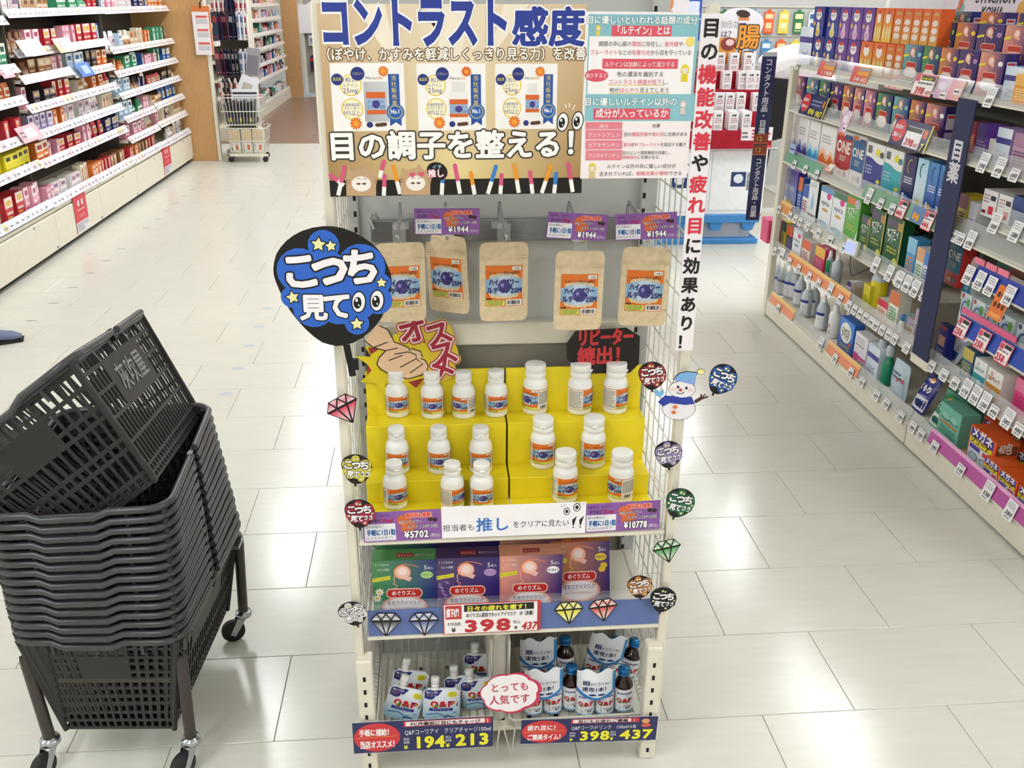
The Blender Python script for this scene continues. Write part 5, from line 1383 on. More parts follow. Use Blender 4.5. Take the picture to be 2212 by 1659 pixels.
# ---------------------------------------------------------------- cartons on the right gondola
_cart = {}
def d_plain(m, w, h, d, c):      # c = (body, accent, text colour)
    m.rect(-w / 2, h * .62, w / 2, h, c[1], 1); m.fake(-w * .38, h * .12, w * .76, h * .42, 5, c[2], 2, 3)
def d_night(m, w, h, d, c):
    m.grad(-w / 2, 0, w / 2, h, c[1], c[1], c[0], c[0], 1, n=3); m.ell(0, h * .72, w * .26, h * .17, 'f3ece6', 2, 14); m.ell(0, h * .86, w * .2, h * .06, 'd0453f', 2.4, 12); m.fake(-w * .2, h * .68, w * .4, h * .08, 2, '8a84a8', 3, 2)
    m.ell(w * .02, h * .35, w * .13, h * .14, c[2], 2, 12); m.ell(w * .02, h * .15, w * .22, h * .17, c[2], 2.2, 12); m.ell(w * .02, h * .14, w * .12, h * .08, 'f0c93a' if c[2] != 'e6c3dc' else 'd9a0c4', 2.8, 10); m.ell(-w * .33, h * .42, w * .1, h * .08, 'e0b45a', 2, 10)
    m.fr = lambda u, v, q: (-(w / 2 + q), -u + d / 2, v); m.rect(-d * .5, 0, d * .5, h, c[0], .5); m.fake(-d * .3, h * .5, d * .6, h * .2, 3, 'c9c2d8', 1, 2)
def d_orange(m, w, h, d, c):
    m.grad(-w / 2, 0, w / 2, h, 'efc24a', 'efc24a', 'e2632f', 'e2632f', 1, n=3); m.ell(0, h * .72, w * .24, h * .17, 'f6ece6', 2, 14); m.ell(0, h * .87, w * .16, h * .06, 'd0453f', 2.4, 12)
    for x in (-.3, .05, .3): m.ell(w * x, h * .28, w * .10, h * .2, 'f2de9a', 2 + x, 12)
def d_orange_side(m, w, h, d, c):
    m.grad(-w / 2, 0, w / 2, h, 'dba24a', 'dba24a', 'de5f2c', 'de5f2c', 1, n=3)
    for z in (.62, .42, .22): m.ell(0, h * z, w * .34, h * .085, 'e8d9d4', 2, 14)
    m.ell(0, h * .86, w * .3, h * .05, 'c9a26a', 2, 12)
def d_mount(m, w, h, d, c):
    m.rect(-w / 2, 0, w / 2, h, 'eeeaea', .5)
    P = [(-.5, 0), (.5, 0), (.5, .34), (.28, .48), (.02, .36), (-.24, .52), (-.5, .38)]; m.poly([(a * w, b * h) for a, b in P], c[1], 1)
    P = [(-.5, 0), (.5, 0), (.5, .26), (.28, .40), (.02, .22), (-.24, .40), (-.5, .28)]; m.poly([(a * w, b * h) for a, b in P], c[2], 1.6)
    m.fake(-w * .4, h * .6, w * .6, h * .2, 3, 'a9a6ac', 1, 2)
def d_one(m, w, h, d, c):
    m.rect(-w / 2, h * .28, w / 2, h * .90, c[1], 1)
    if c[2] == 'r': m.ell(0, h * .30, w * .5, h * .10, c[1], 1.2, 16)
    m.text('ONE', 0, h * .56, w * .42, 'e9e4dc', 2, None, .03, align='c') if w > .05 else None
    m.ell(-w * .3, h * .93, w * .2, h * .05, 'e07a4a', 2, 10); m.rect(w * .02, h * .84, w * .48, h * .94, '2f4a7a', 2); m.ell(-w * .1, h * .12, w * .16, h * .05, 'd8b87a', 2, 10); m.ell(w * .25, h * .13, w * .09, h * .07, 'c0404a' if c[2] == 'r' else '4a86a8', 2, 10); m.fake(-w * .2, h * .38, w * .4, h * .12, 3, 'd8c8c0', 2, 2)
def d_wave(m, w, h, d, c):
    m.rect(-w / 2, 0, w / 2, h, 'ecebe8', .5); P = [(-.5, 0), (.5, 0), (.5, .62), (.3, .61), (.1, .63), (-.1, .68), (-.3, .70), (-.5, .70)]; m.poly([(a * w, b * h) for a, b in P], c[1], 1)
    m.ell(w * .15, h * .83, w * .13, h * .075, 'e3da3a', 2, 12); m.ell(w * .37, h * .80, w * .11, h * .065, c[2], 2, 12); m.rect(-w * .42, h * .78, -w * .2, h * .93, '6a6a70', 2); m.rect(-w * .1, h * .08, w * .2, h * .16, 'dcd23a', 2)
    for x in (.28, .36, .44): m.rect(w * (x - .03), h * .06, w * (x + .02), h * .22, 'cfd8ec', 2)
    m.ell(w * .35, h * .26, w * .11, h * .04, 'dcd23a', 2, 10); m.fake(-w * .42, h * .35, w * .35, h * .2, 3, 'aab8d8', 2, 3)
def d_c(m, w, h, d, c):
    m.grad(-w / 2, 0, w / 2, h, c[2], c[2], c[1], c[1], 1, n=3); q = 'c09a5a' if c[0] == '2a2a5e' else '3a4a62'
    m.line([(w * .2 * math.cos(math.radians(a)) * 1.1 + w * .05, h * .78 + h * .13 * math.sin(math.radians(a))) for a in range(70, 260, 15)], w * .07, q, 2)
    m.fake(-w * .35, h * .45, w * .7, h * .14, 3, 'dfe6f0', 2, 4); m.ell(0, h * .16, w * .2, h * .08, 'e8b93a' if c[0] != '2a2a5e' else '4a8ad0', 2, 12); m.rect(-w * .35, h * .04, -w * .15, h * .26, 'dfeaf4', 2.2)
def d_epica(m, w, h, d, c):
    m.rect(-w / 2, 0, w / 2, h, 'eef0f4', .5); m.rect(-w / 2, h * .86, w / 2, h, c[1], 1); m.ell(w * .2, h * .80, w * .17, h * .08, 'd9368a', 2, 10); m.text('epica', -w * .36, h * .56, w * .24, '6a6f7a', 2, w * .7, 0); m.ell(0, h * .44, w * .25, h * .04, c[2], 2, 12); m.ell(-w * .05, h * .10, w * .42, h * .06, '6aa0b4', 2, 14); m.ell(w * .15, h * .06, w * .3, h * .06, '8fc0cc', 2.4, 12)
def d_green(m, w, h, d, c):
    m.rect(-w / 2, 0, w / 2, h, c[0], .5)
    if c[1] == 'l':
        m.rect(-w * .5, h * .80, w * .1, h * .93, 'e2703a', 1); m.ell(w * .25, h * .84, w * .2, h * .1, 'b9b4c0', 1, 12); m.poly([(w * .5, 0), (w * .5, h * .35), (w * .25, 0)], 'e8efe2', 1); m.rect(-w * .2, 0, w * .3, h * .1, 'dcae3a', 1.5)
    else:
        m.rect(-w * .48, h * .78, w * .12, h * .93, '5a4a66', 1); m.rect(w * .16, h * .76, w * .44, h * .92, 'b08a4a', 1); m.ell(w * .28, h * .12, w * .16, h * .09, 'd8d84a', 1, 12); m.rect(w * .42, 0, w * .5, h, 'b9a24a', 1.2)
    m.text('オプティ', -w * .4, h * .60, w * .24, 'eef4ea', 2, w * .75, .03, .08); m.text('フリー', -w * .3, h * .48, w * .24, 'eef4ea', 2, w * .5, .03, .08); m.fake(-w * .3, h * .26, w * .6, h * .14, 2, 'b9b44a', 2, 3)
def d_drop(m, w, h, d, c):
    m.rect(-w / 2, 0, w / 2, h, 'eceef0', .5); m.ell(0, h * .42, w * .15, h * .16, '9ac4dc', 1, 12); m.poly([(-w * .1, h * .5), (w * .1, h * .5), (0, h * .72)], '9ac4dc', 1.2); m.rect(-w * .4, h * .1, w * .4, h * .16, '6a6a6e', 1); m.text('ヌーク', -w * .3, h * .82, w * .22, '4a4a52', 1, w * .6, 0)
def d_quick(m, w, h, d, c):
    m.grad(-w / 2, 0, w / 2, h, '1f4a9c', '2a62c0', '3f8ae0', '2f7ad4', .6, n=3); m.ell(-w * .02, h * .62, w * .38, h * .30, 'dfe6ea', 1, 20); m.ell(-w * .02, h * .62, w * .33, h * .27, 'eeeee2', 1.5, 20)
    m.text('コンセプト', -w * .30, h * .62, w * .19, '2a2e2a', 2, w * .58, .03, -.05); m.text('クイック', -w * .28, h * .48, w * .19, '2a2e2a', 2, w * .5, .03, -.05); m.fake(-w * .35, h * .14, w * .7, h * .14, 2, 'd8c24a', 2, 3); m.ell(w * .33, h * .36, w * .1, h * .06, 'd8503a', 2.5, 12)
def d_pinkw(m, w, h, d, c):
    m.rect(-w / 2, 0, w / 2, h, 'eae7ee', .5); m.rect(-w * .5, 0, -w * .1, h * .36, c[1], 1); m.rect(-w * .1, h * .22, w * .5, h * .32, c[1], 1); m.rect(-w * .42, h * .62, w * .3, h * .65, '5a5a62', 1); m.text('20パック', -w * .05, h * .08, w * .18, '3a4a56', 1.5, w * .5, .02); m.fake(-w * .4, h * .70, w * .7, h * .2, 3, 'b0a9b8', 1, 3)
def d_lilac(m, w, h, d, c):
    m.grad(-w / 2, 0, w / 2, h, 'cfdcee', 'dfe6f2', 'eef2f8', 'cfe0f0', .6, n=2); m.rect(-w * .5, h * .58, w * .5, h * .74, '4a3f8e', 1); m.line([(w * .25 * math.cos(math.radians(a)), h * .36 + h * .08 * math.sin(math.radians(a))) for a in range(160, 380, 20)], w * .06, 'aab0cc', 1); m.fake(-w * .35, h * .1, w * .6, h * .14, 2, '8a98b0', 1, 3)
def d_teal(m, w, h, d, c):
    m.rect(-w / 2, 0, w / 2, h, '6fb8a4', .5); m.rect(-w * .4, h * .44, w * .4, h * .50, 'd8703a', 1); m.line([(-w * .38, h * .6), (-w * .1, h * .56), (0, h * .6), (w * .1, h * .58), (w * .38, h * .62)], w * .05, '3f7a6e', 1); m.fake(-w * .35, h * .12, w * .7, h * .26, 4, '3f8272', 1, 3); m.ell(-w * .2, h * .68, w * .17, h * .09, '8fcab8', 1, 12); m.ell(w * .2, h * .68, w * .17, h * .09, '8fcab8', 1, 12)
def d_megane(m, w, h, d, c):
    m.rect(-w / 2, 0, w / 2, h, 'e25c24', .5); m.rect(-w * .46, h * .72, w * .42, h * .95, '3a2f8e', 1); m.text('メガネ', -w * .42, h * .76, w * .26, 'f3f0f0', 2, w * .8, .04); m.rect(-w * .46, h * .56, w * .40, h * .70, 'e8dc3a', 1); m.text('クリーナ', -w * .42, h * .585, w * .18, '3a2f2a', 2, w * .74, .03); m.rect(-w * .46, h * .02, w * .46, h * .54, 'dfe6ea', 1); m.rect(-w * .42, h * .40, -w * .02, h * .52, '5a4aa8', 2)
    for x in (-.22, .2): m.ell(w * x, h * .2, w * .18, h * .12, '7a98a8', 2, 14); m.ell(w * x, h * .2, w * .14, h * .09, 'c9dbe2', 2.6, 14)
    m.rect(w * .1, h * .38, w * .42, h * .5, 'd8485a', 2)
    m.fr = lambda u, v, q: (w / 2 + q, u, v); m.text('40包', d * .1, h * .7, w * .3, 'e8d8c8', 1, d * .6, .03); m.rect(d * .05, h * .62, d * .95, h * .9, '7a3a26', .5)
def d_cball(m, w, h, d, c):
    m.rect(-w / 2, 0, w / 2, h, 'd5e0e6', .5); m.ell(0, h * .5, w * .4, h * .38, 'b4ccd8', 1, 16); m.line([(w * .28 * math.cos(math.radians(a)) - w * .05, h * .48 + h * .26 * math.sin(math.radians(a))) for a in range(60, 270, 20)], w * .08, '3a5a8a', 2); m.ell(w * .24, h * .74, w * .16, h * .14, '6aa84a', 2, 12); m.ell(-w * .35, h * .9, w * .1, h * .08, c[1], 2, 10)
def d_navycard(m, w, h, d, c):
    m.rect(-w / 2, 0, w / 2, h, '2a2f86', .5); m.rect(-w * .3, h * .45, w * .3, h * .72, 'e0a48a', 1); m.fake(-w * .35, h * .14, w * .7, h * .22, 3, 'b4b8dc', 1, 3); m.rect(-w * .3, h * .88, w * .3, h * .98, 'c03a4a', 1)
def d_zoo(m, w, h, d, c):
    m.rect(-w / 2, 0, w / 2, h, c[0], .5); m.rect(-w / 2, 0, w / 2, h * .5, c[1], 1); m.text('20パック', -w * .42, h * .62, w * .22, c[2], 2, w * .8, .03); m.ell(w * .1, h * .22, w * .2, h * .12, 'b0d4e8', 2, 12); m.text('目', -w * .3, h * .78, w * .2, 'c0404a', 2)
def d_redw(m, w, h, d, c):
    m.rect(-w / 2, 0, w / 2, h, 'eeebeb', .5); m.rect(w * .05, h * .64, w * .42, h * .82, '3a3a46', 1); m.rect(w * .0, h * .12, w * .35, h * .42, 'd0303f', 1); m.fake(-w * .42, h * .5, w * .4, h * .35, 3, 'b0808a', 1, 3); m.rect(-w * .45, h * .1, -w * .15, h * .22, '8a2a4a', 1)
DS = dict(plain=d_plain, night=d_night, obath=d_orange, oside=d_orange_side, mount=d_mount, one=d_one, wave=d_wave, c=d_c, epica=d_epica, optg=d_green, drop=d_drop, quick=d_quick, pinkw=d_pinkw, lilac=d_lilac, tealbox=d_teal, megane=d_megane, cball=d_cball, navy=d_navycard, zoo=d_zoo, redw=d_redw)
def carton(label, design, c, w, h, d, loc, rot=(0, 0, R90), group=None, name='product_box', cat='box'):
    key = (design, c, round(w, 3), round(h, 3), round(d, 3))
    if key not in _cart:
        if design in EM:
            m = eyemask_box(w, h, d, design, 0, True)
        else:
            m = M(eps=.0007); m.box(-w / 2, w / 2, 0, d, 0, h, c[0]); DS[design](m, w, h, d, c)
        o = m.build(name, 'pack'); _cart[key] = o.data; o.location = loc
    else: o = link(name, _cart[key], None, loc)
    o.rotation_euler = rot
    return tag(o, label, cat, group)
def row(z, X, items, name, group, hd=.0):
    """items: (px left, px right, height, design, colours, words) -> cartons side by side along the shelf"""
    for i, it in enumerate(items):
        p0, p1, h, ds, c, wd = it[:6]
        dx = it[6] if len(it) > 6 else 0.0; zz = z + (it[7] if len(it) > 7 else 0.0)
        ya, yb = alongY(p0, X + dx, zz + h / 2), alongY(p1, X + dx, zz + h / 2)
        w = round((ya - yb) - .002, 3); d = .05 if w < .12 else .045
        carton('%s %s' % (wd, name), ds, c, w, h, d, (X + dx, (ya + yb) / 2, zz), group=group)
X1 = XR + .055
z = SH1[0] + .017
NV, VI, OR_ = ('25307e', '3a4aa8', 'ece2a8'), ('5a3590', '8a5aa8', 'e6c3dc'), ('e2632f', 'efc24a', 'f2de9a')
N_ = 'on the top right shelf'
row(z, X1, [(1727, 1754, .165, 'lilac', ('2a4aa8',), 'tall blue and white box at the far end'),
    (1755, 1777, .128, 'night', NV, 'navy bath box, first of the lower tier'), (1778, 1801, .128, 'night', NV, 'navy bath box, second of the lower tier'),
    (1803, 1828, .128, 'night', VI, 'violet bath box, first of the lower tier'), (1829, 1855, .128, 'night', VI, 'violet bath box, second of the lower tier'),
    (1857, 1883, .128, 'obath', OR_, 'orange bath box, first of the lower tier'), (1884, 1911, .128, 'obath', OR_, 'orange bath box, second of the lower tier'),
    (1912, 1930, .128, 'oside', OR_, 'orange bath box turned sideways, first of the lower tier'), (1931, 1949, .128, 'oside', OR_, 'orange bath box turned sideways, second of the lower tier')], N_, 'bath boxes on the top shelf')
row(z + .1295, X1 + .01, [(1757, 1780, .128, 'night', NV, 'navy bath box, first of the upper tier'), (1788, 1812, .128, 'night', NV, 'navy bath box, second of the upper tier'),
    (1813, 1836, .128, 'night', VI, 'violet bath box, first of the upper tier'), (1837, 1862, .128, 'night', VI, 'violet bath box, second of the upper tier'), (1863, 1888, .128, 'night', VI, 'violet bath box, third of the upper tier'),
    (1890, 1906, .128, 'obath', OR_, 'orange bath box, first of the upper tier'), (1907, 1928, .128, 'obath', OR_, 'orange bath box, second of the upper tier')] +
    [(1930 + 20 * i, 1949 + 20 * i, .128, 'oside', OR_, 'orange bath box turned sideways, %s of the upper tier' % ORD[i]) for i in range(5)], N_, 'bath boxes on the top shelf')
NB2 = 'on the top right shelf'
for ti, (zz, dx, L) in enumerate(((z, .0, [(1950, 1990, 'teal'), (1991, 2027, 'green'), (2028, 2066, 'orange'), (2067, 2110, 'purple'), (2112, 2166, 'pink')]),
        (z + .082, .055, [(1951, 1985, 'rose'), (1987, 2024, 'teal'), (2034, 2060, 'green'), (2062, 2106, 'orange'), (2108, 2164, 'purple'), (2166, 2222, 'pink')]),
        (z + .14, .11, [(2016, 2052, 'rose'), (2057, 2096, 'teal'), (2114, 2166, 'orange'), (2196, 2240, 'purple')]))):
    for p0, p1, k in L:
        row(zz, X1 + dx, [(p0, p1, .132 if ti < 2 else .110, k, (k,), '%s eye mask box in the %s tier' % (k, ('front', 'middle', 'back')[ti]))], NB2, 'eye mask boxes on the top right shelf')
for ti, (zz, dx, ya, yb) in enumerate(((z, .055, 2.62, 3.50), (z, .11, 2.5, 3.4))):   # carton steps carrying the rear tiers
    o = M().box(X1 + dx - .002, X1 + dx + .05, ya, yb, zz, zz + (.081 if ti == 0 else .139)).build('carton_step', 'dgrey'); tag(o, 'plain carton step holding up the %s eye mask tier on the top right shelf' % ('middle', 'back')[ti], 'display riser')
z = SH1[1] + .017
row(z, X1, [(p0, p1, .142, k, (k,), '%s steam eye mask box, %s from the far post' % (k, ORD[i])) for i, (p0, p1, k) in enumerate(((1712, 1738, 'rose'), (1741, 1766, 'teal'), (1768, 1791, 'green'), (1793, 1817, 'purple'), (1819, 1841, 'orange'), (1843, 1865, 'pink'), (1866, 1890, 'rose'), (1892, 1924, 'green'), (1927, 1960, 'teal'), (1963, 1994, 'orange'), (1996, 2038, 'pink')))],
    'on the second shelf down', 'eye mask boxes on the second right shelf')
z = SH1[2] + .017
LW = 'on the third shelf down'
row(z, X1, [(1702, 1722, .205, 'mount', ('eeeaea', 'a9a8d8', '2d2f96'), 'white lens care box with indigo peaks at the far end'), (1723, 1745, .205, 'mount', ('eeeaea', 'a9a8d8', '2d2f96'), 'white lens care box with indigo peaks, second one'),
    (1746, 1769, .205, 'mount', ('eeeaea', 'a8d8ec', '3aa4dc'), 'white lens care box with sky blue peaks'), (1771, 1803, .205, 'mount', ('eeeaea', 'f2bfa0', 'e2702f'), 'white lens care box with orange peaks'),
    (1805, 1838, .205, 'one', ('e9e4e0', 'b0222e', 'r'), 'red lens solution box'), (1839, 1866, .205, 'one', ('e9e4e0', '1f5f94', 'b'), 'blue lens solution box'),
    (1868, 1906, .195, 'wave', ('ecebe8', '28358c', '5a5a66'), 'white box with navy wave'), (1907, 1946, .195, 'wave', ('ecebe8', '2aa4b0', '3a8a94'), 'white box with teal wave'),
    (1949, 1974, .195, 'c', ('2a2a5e', '2a2a5e', '1f2a66'), 'dark navy lens solution box with gold arc'), (1976, 1999, .195, 'c', ('9fd0ea', 'a9d8ee', 'e2eef6'), 'pale blue lens solution box with dark arc'),
    (2001, 2022, .195, 'c', ('3f7fc8', '4a90d0', '2a3a9c'), 'mid blue lens solution box'), (2024, 2044, .195, 'c', ('3f7fc8', '3f86cc', '2a3a9c'), 'mid blue lens solution box beside the navy strip')], LW, 'lens care boxes on the third right shelf')
z = SH1[3] + .017
row(z, X1, [(1693, 1721, .190, 'c', ('4a3a9a', '5a3a96', '9fb4e4'), 'violet and pale blue box at the far end'), (1723, 1732, .175, 'plain', ('2f5fb8', 'd8703a', 'c9d8f0'), 'slim blue box with orange top'), (1733, 1745, .150, 'plain', ('eceef2', '3a62b4', 'b03a4a'), 'slim white box with blue top'),
    (1746, 1765, .190, 'drop', ('2a2a2e',), 'white and black box with a water drop'), (1770, 1796, .185, 'epica', ('eef0f4', '6a9ac8', 'c9a24a'), 'white lens solution box with pink flower, first'), (1797, 1825, .185, 'epica', ('eef0f4', '3f7a5a', 'c9a24a'), 'white lens solution box with pink flower, second'),
    (1827, 1855, .205, 'optg', ('62b048', 'l'), 'light green lens box with orange badge'), (1858, 1877, .150, 'optg', ('1f5a34', 'd'), 'small dark green lens box'), (1879, 1908, .195, 'optg', ('1f5a34', 'd'), 'tall dark green lens box, first'), (1911, 1946, .195, 'optg', ('1f5a34', 'd'), 'tall dark green lens box, second'),
    (1957, 1976, .150, 'plain', ('4a9cd4', '8cc4e4', 'e08a4a'), 'sky blue box with orange print'), (1977, 1993, .130, 'plain', ('ece8e2', 'e0a87a', '5ab08a'), 'white box with orange and green print'), (1994, 2012, .125, 'plain', ('e8ecf2', '3a7fd0', '4a7ac0'), 'small white box with blue top')], 'on the fourth shelf down', 'lens boxes on the fourth right shelf')
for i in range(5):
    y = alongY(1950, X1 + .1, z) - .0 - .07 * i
    carton('dark green lens box in shadow, fourth shelf down, %s from the far end' % ORD[i], 'optg', ('163f26', 'd'), .062, .185, .05, (X1 + .13, y + .12, z), group='lens boxes on the fourth right shelf')  # darker copy of the front cartons' green, shade put into the colour
z = SH1[4] + .017
row(z, X1, [(1683, 1697, .140, 'plain', ('e6d02c', '3a4a5a', 'c08a2a'), 'yellow box at the far end'), (1699, 1711, .135, 'plain', ('3a3560', 'd8603a', '8a86b0'), 'dark violet box with orange top'), (1712, 1731, .140, 'epica', ('dfe6ea', 'cfdbe2', '3f9a94'), 'white pouch-like box with teal ring'),
    (1732, 1749, .115, 'plain', ('efe8e6', 'e2602f', 'c06a4a'), 'white box with orange upper half'), (1760, 1780, .125, 'plain', ('d63a6a', 'e4b23a', 'f0a8c0'), 'pink box with yellow top'), (1829, 1837, .06, 'plain', ('ece8ee', '5a3a7a', 'a8a0b0'), 'tiny white box with purple foot', .0), (1838, 1846, .05, 'plain', ('b8a898', 'a8988a', '8a7a6a'), 'tiny beige box'),
    (1864, 1878, .095, 'plain', ('e2d630', 'd8c82a', '7a8a3a'), 'narrow yellow box'), (1895, 1916, .075, 'plain', ('f0e6e0', 'd8304a', 'e0804a'), 'small white box with crimson top'), (1920, 1940, .135, 'plain', ('eee9dc', 'd8703a', '4aa06a'), 'tall white and green box with an orange dot'), (1945, 1952, .07, 'plain', ('9fcad8', 'b8d8e0', '5a8aa0'), 'slim pale blue box'),
    (1957, 1972, .075, 'plain', ('c9bfae', '9a94b0', '7a6a5a'), 'small beige box'), (1974, 2000, .125, 'plain', ('c8baa4', 'b49ab4', '6a5ac0'), 'tall beige box with violet print')], 'on the fifth shelf down', 'small boxes on the fifth right shelf')
def bottle_thing(label, loc, prof, mat, group, capmat='white', cap=None, lab=None, sc=1.0, sq=(1, 1)):
    t = thing('lens_solution_bottle', label, 'bottle', loc, R90, group)
    M().lathe([(r * sc, z_ * sc) for r, z_ in prof], 18, sq=sq).build('bottle_body', mat, t)
    if cap: M().lathe([(r * sc, z_ * sc) for r, z_ in cap], 14, sq=sq if 0 else (1, 1)).build('cap', capmat, t)
    if lab:
        r = max(p[0] for p in prof) * sc; m = M(eps=.0006); m.fr = (lambda f: lambda u, v, h: (f(u, v, h)[0] * sq[0], f(u, v, h)[1] * sq[1], f(u, v, h)[2]))(cyl(r + .0005)); lab(m, r); m.build('wrap_label', 'gloss', t)
    return t
PB = [(.026, 0), (.030, .004), (.030, .095), (.027, .115), (.018, .130), (.012, .136)]
PC = [(.0125, .134), (.0125, .146), (.009, .150), (.005, .172), (.003, .173)]
def lab_blue(m, r):
    m.rect(-r * 1.4, .012, r * 1.4, .088, 'e9ebef', 1, 8); m.rect(-r * 1.4, .074, r * 1.4, .088, '2f3a94', 2, 8); m.poly([(-r * 1.2, .014), (r * .8, .014), (-r * 1.2, .034)], '3a5aa8', 2); m.fake(-r * .9, .048, r * 1.6, .014, 1, '4a3a3a', 2, 3)
z = SH1[5] + .017
_b = None
for i, (px, dx) in enumerate(((1679, .0), (1692, .01), (1706, .03), (1718, .05), (1728, .03), (1743, .0), (1757, .035), (1777, .0))):
    y = alongY(px, X1 + .03 + dx, z + .07); lab = 'clear rinsing bottle with blue banded label on the bottom shelf, %s from the far end' % ORD[i]
    if _b is None: _b = bottle_thing(lab, (X1 + .03, y, z), PB, 'cloudy', 'clear rinsing bottles on the bottom shelf', 'white', PC, lab_blue)
    else: dup(_b, (X1 + .03 + dx, y, z), R90, lab)
def lab_pink(m, r): m.text('洗浄', -r * .5, .05, .022, 'd86a8a', 1, r * 1.0, .02); m.fake(-r * .6, .02, r * 1.2, .02, 2, '9a98a8', 1, 2)
for px, dx in ((1797, .01), (1812, .04)):
    y = alongY(px, X1 + .03, z + .06); bottle_thing('opaque white bottle with pink print beside the %s' % ('clear rinsing bottles' if px == 1797 else 'blue powder box, slightly further back'), (X1 + .03 + dx, y, z), [(.024, 0), (.027, .004), (.027, .10), (.024, .115), (.012, .128)], 'white', 'white bottles on the bottom shelf', 'white', [(.013, .127), (.013, .150), (.009, .153)], lab_pink)
BN = 'on the bottom right shelf'
row(z, X1, [(1812, 1842, .155, 'quick', ('2f6ac8',), 'blue lens cleaner carton'), (1845, 1871, .140, 'pinkw', ('e9e6ec', 'e0589a'), 'white and pink carton'), (1873, 1897, .135, 'lilac', ('dde6f2',), 'white carton with violet band')], BN, 'cartons on the bottom right shelf')
for i, px in enumerate((1901, 1918)):
    y = alongY(px, X1 + .03, z + .06); bottle_thing('green trigger spray bottle on the bottom shelf, %s' % ('nearer the violet banded carton' if i == 0 else 'nearer the clear refill bag'), (X1 + .03, y, z), [(.022, 0), (.025, .004), (.025, .085), (.018, .10), (.013, .115), (.013, .125)], 'green', 'green spray bottles', 'cloudy', [(.016, .122), (.018, .135), (.018, .160), (.010, .168)], None)
for i, px in enumerate((1783, 1792)):
    y = alongY(px, X1 + .02, SH1[4] + .08); bottle_thing('slim clear bottle with green label on the fifth shelf, %s one' % ('further' if i == 0 else 'nearer'), (X1 + .02, y, SH1[4] + .017), [(.014, 0), (.016, .003), (.016, .085), (.010, .10)], 'cloudy', 'slim bottles on the fifth shelf', 'white', [(.010, .098), (.008, .125), (.006, .128)], lambda m, r: m.rect(-r * 1.3, .03, r * 1.3, .085, '2f9a5a', 1, 6))
y = alongY(1808, X1 + .02, SH1[4] + .08); bottle_thing('slim clear bottle without label on the fifth shelf, beside the green labelled ones', (X1 + .02, y, SH1[4] + .017), [(.022, 0), (.024, .003), (.024, .09), (.012, .105)], 'cloudy', None, 'white', [(.011, .104), (.008, .128), (.006, .130)])
y = alongY(1899, X1 + .05, SH1[4] + .08); bottle_thing('large yellow bottle with frosted top on the fifth shelf', (X1 + .05, y, SH1[4] + .017), [(.034, 0), (.037, .004), (.037, .12), (.03, .145), (.018, .16)], 'cloudy', None, 'white', [(.017, .158), (.013, .185), (.01, .187)], lambda m, r: m.rect(-r * 2, .004, r * 2, .115, 'e4d426', 1, 10))
y = alongY(1949, X1 + .0, SH1[4] + .05); bottle_thing('small blue and white dropper bottle on the fifth shelf', (X1, y, SH1[4] + .017), [(.012, 0), (.014, .003), (.014, .04), (.010, .048)], 'white', None, 'bluecap', [(.010, .047), (.010, .066), (.008, .07)])
# ---- near bay
z = SH2[3] + .017; X2 = XR + .05
def soft_pack(label, px, X, z, w, h, th, c, draw, rot=(0, 0, R90), mat='gloss', cat='pouch', name='refill_pouch'):
    y = alongY(px, X, z + h / 2); t = thing(name, label, cat, (X, y, z), rot)
    m, d = soft_pouch(w, h, th, 8, 8, .008, c); m.build('pouch_body', mat, t)
    p = M(eps=.0007); p.fr = lambda u, v, q: (u, -d(u, v) - .001 - q, v); draw(p, w, h); p.build('front_print', 'gloss', t)
soft_pack('clear refill bag with blue liquid on the bottom shelf below the navy sign strip', 1946, X2 + .02, z, .125, .15, .025, 'b9cdd8', lambda p, w, h: (p.rect(-w * .4, h * .12, w * .4, h * .55, 'a9c4d4', 1, 6), p.fake(-w * .3, h * .55, w * .6, h * .2, 2, '4a5a7a', 2, 3), p.rect(w * .1, h * .5, w * .4, h * .6, 'c84a5a', 2)))
def kumori(c1, c2):
    def f(p, w, h):
        p.rect(-w * .44, h * .40, w * .44, h * .90, c1, 1, 6); p.rect(-w * .44, h * .06, w * .44, h * .40, c2, 1, 6); p.text('くもり', -w * .36, h * .55, w * .30, 'f3f0f2', 2, w * .74, .05); p.text('止め', -w * .2, h * .16, w * .26, '2a2a5a', 2, w * .5, .03); p.ell(w * .1, h * .86, w * .16, h * .07, 'e0902f', 2, 10)
    return f
soft_pack('navy and white anti-fog wipe pack leaning back on the near bottom shelf', 1988, X2 + .03, z, .095, .155, .02, '2a2f86', kumori('2a2f86', 'e6e4ee'), (math.radians(-22), 0, R90))
soft_pack('green anti-fog wipe pack in a clear case on the near bottom shelf', 2024, X2 + .02, z, .085, .135, .02, '2a8a5a', kumori('1f7a4a', 'd8e0e0'), (math.radians(-25), 0, R90))
def carton_at(label, ds, c, p0, p1, h, X, z, d=.06, rot=0.0, group=None, yaw=0.0):
    ya, yb = alongY(p0, X, z + h / 2), alongY(p1, X, z + h / 2); w = round(ya - yb - .002, 3)
    return carton(label, ds, c, w, h, d, (X, (ya + yb) / 2, z), (rot, 0, R90 + yaw), group)
carton_at('teal eyeglass cleaner box in front on the near bottom shelf', 'tealbox', ('6fb8a4',), 2028, 2072, .125, X2 + .01, z, .07)
carton_at('teal eyeglass cleaner box standing behind the front teal one', 'tealbox', ('6fb8a4',), 2040, 2084, .125, X2 + .09, z, .07)
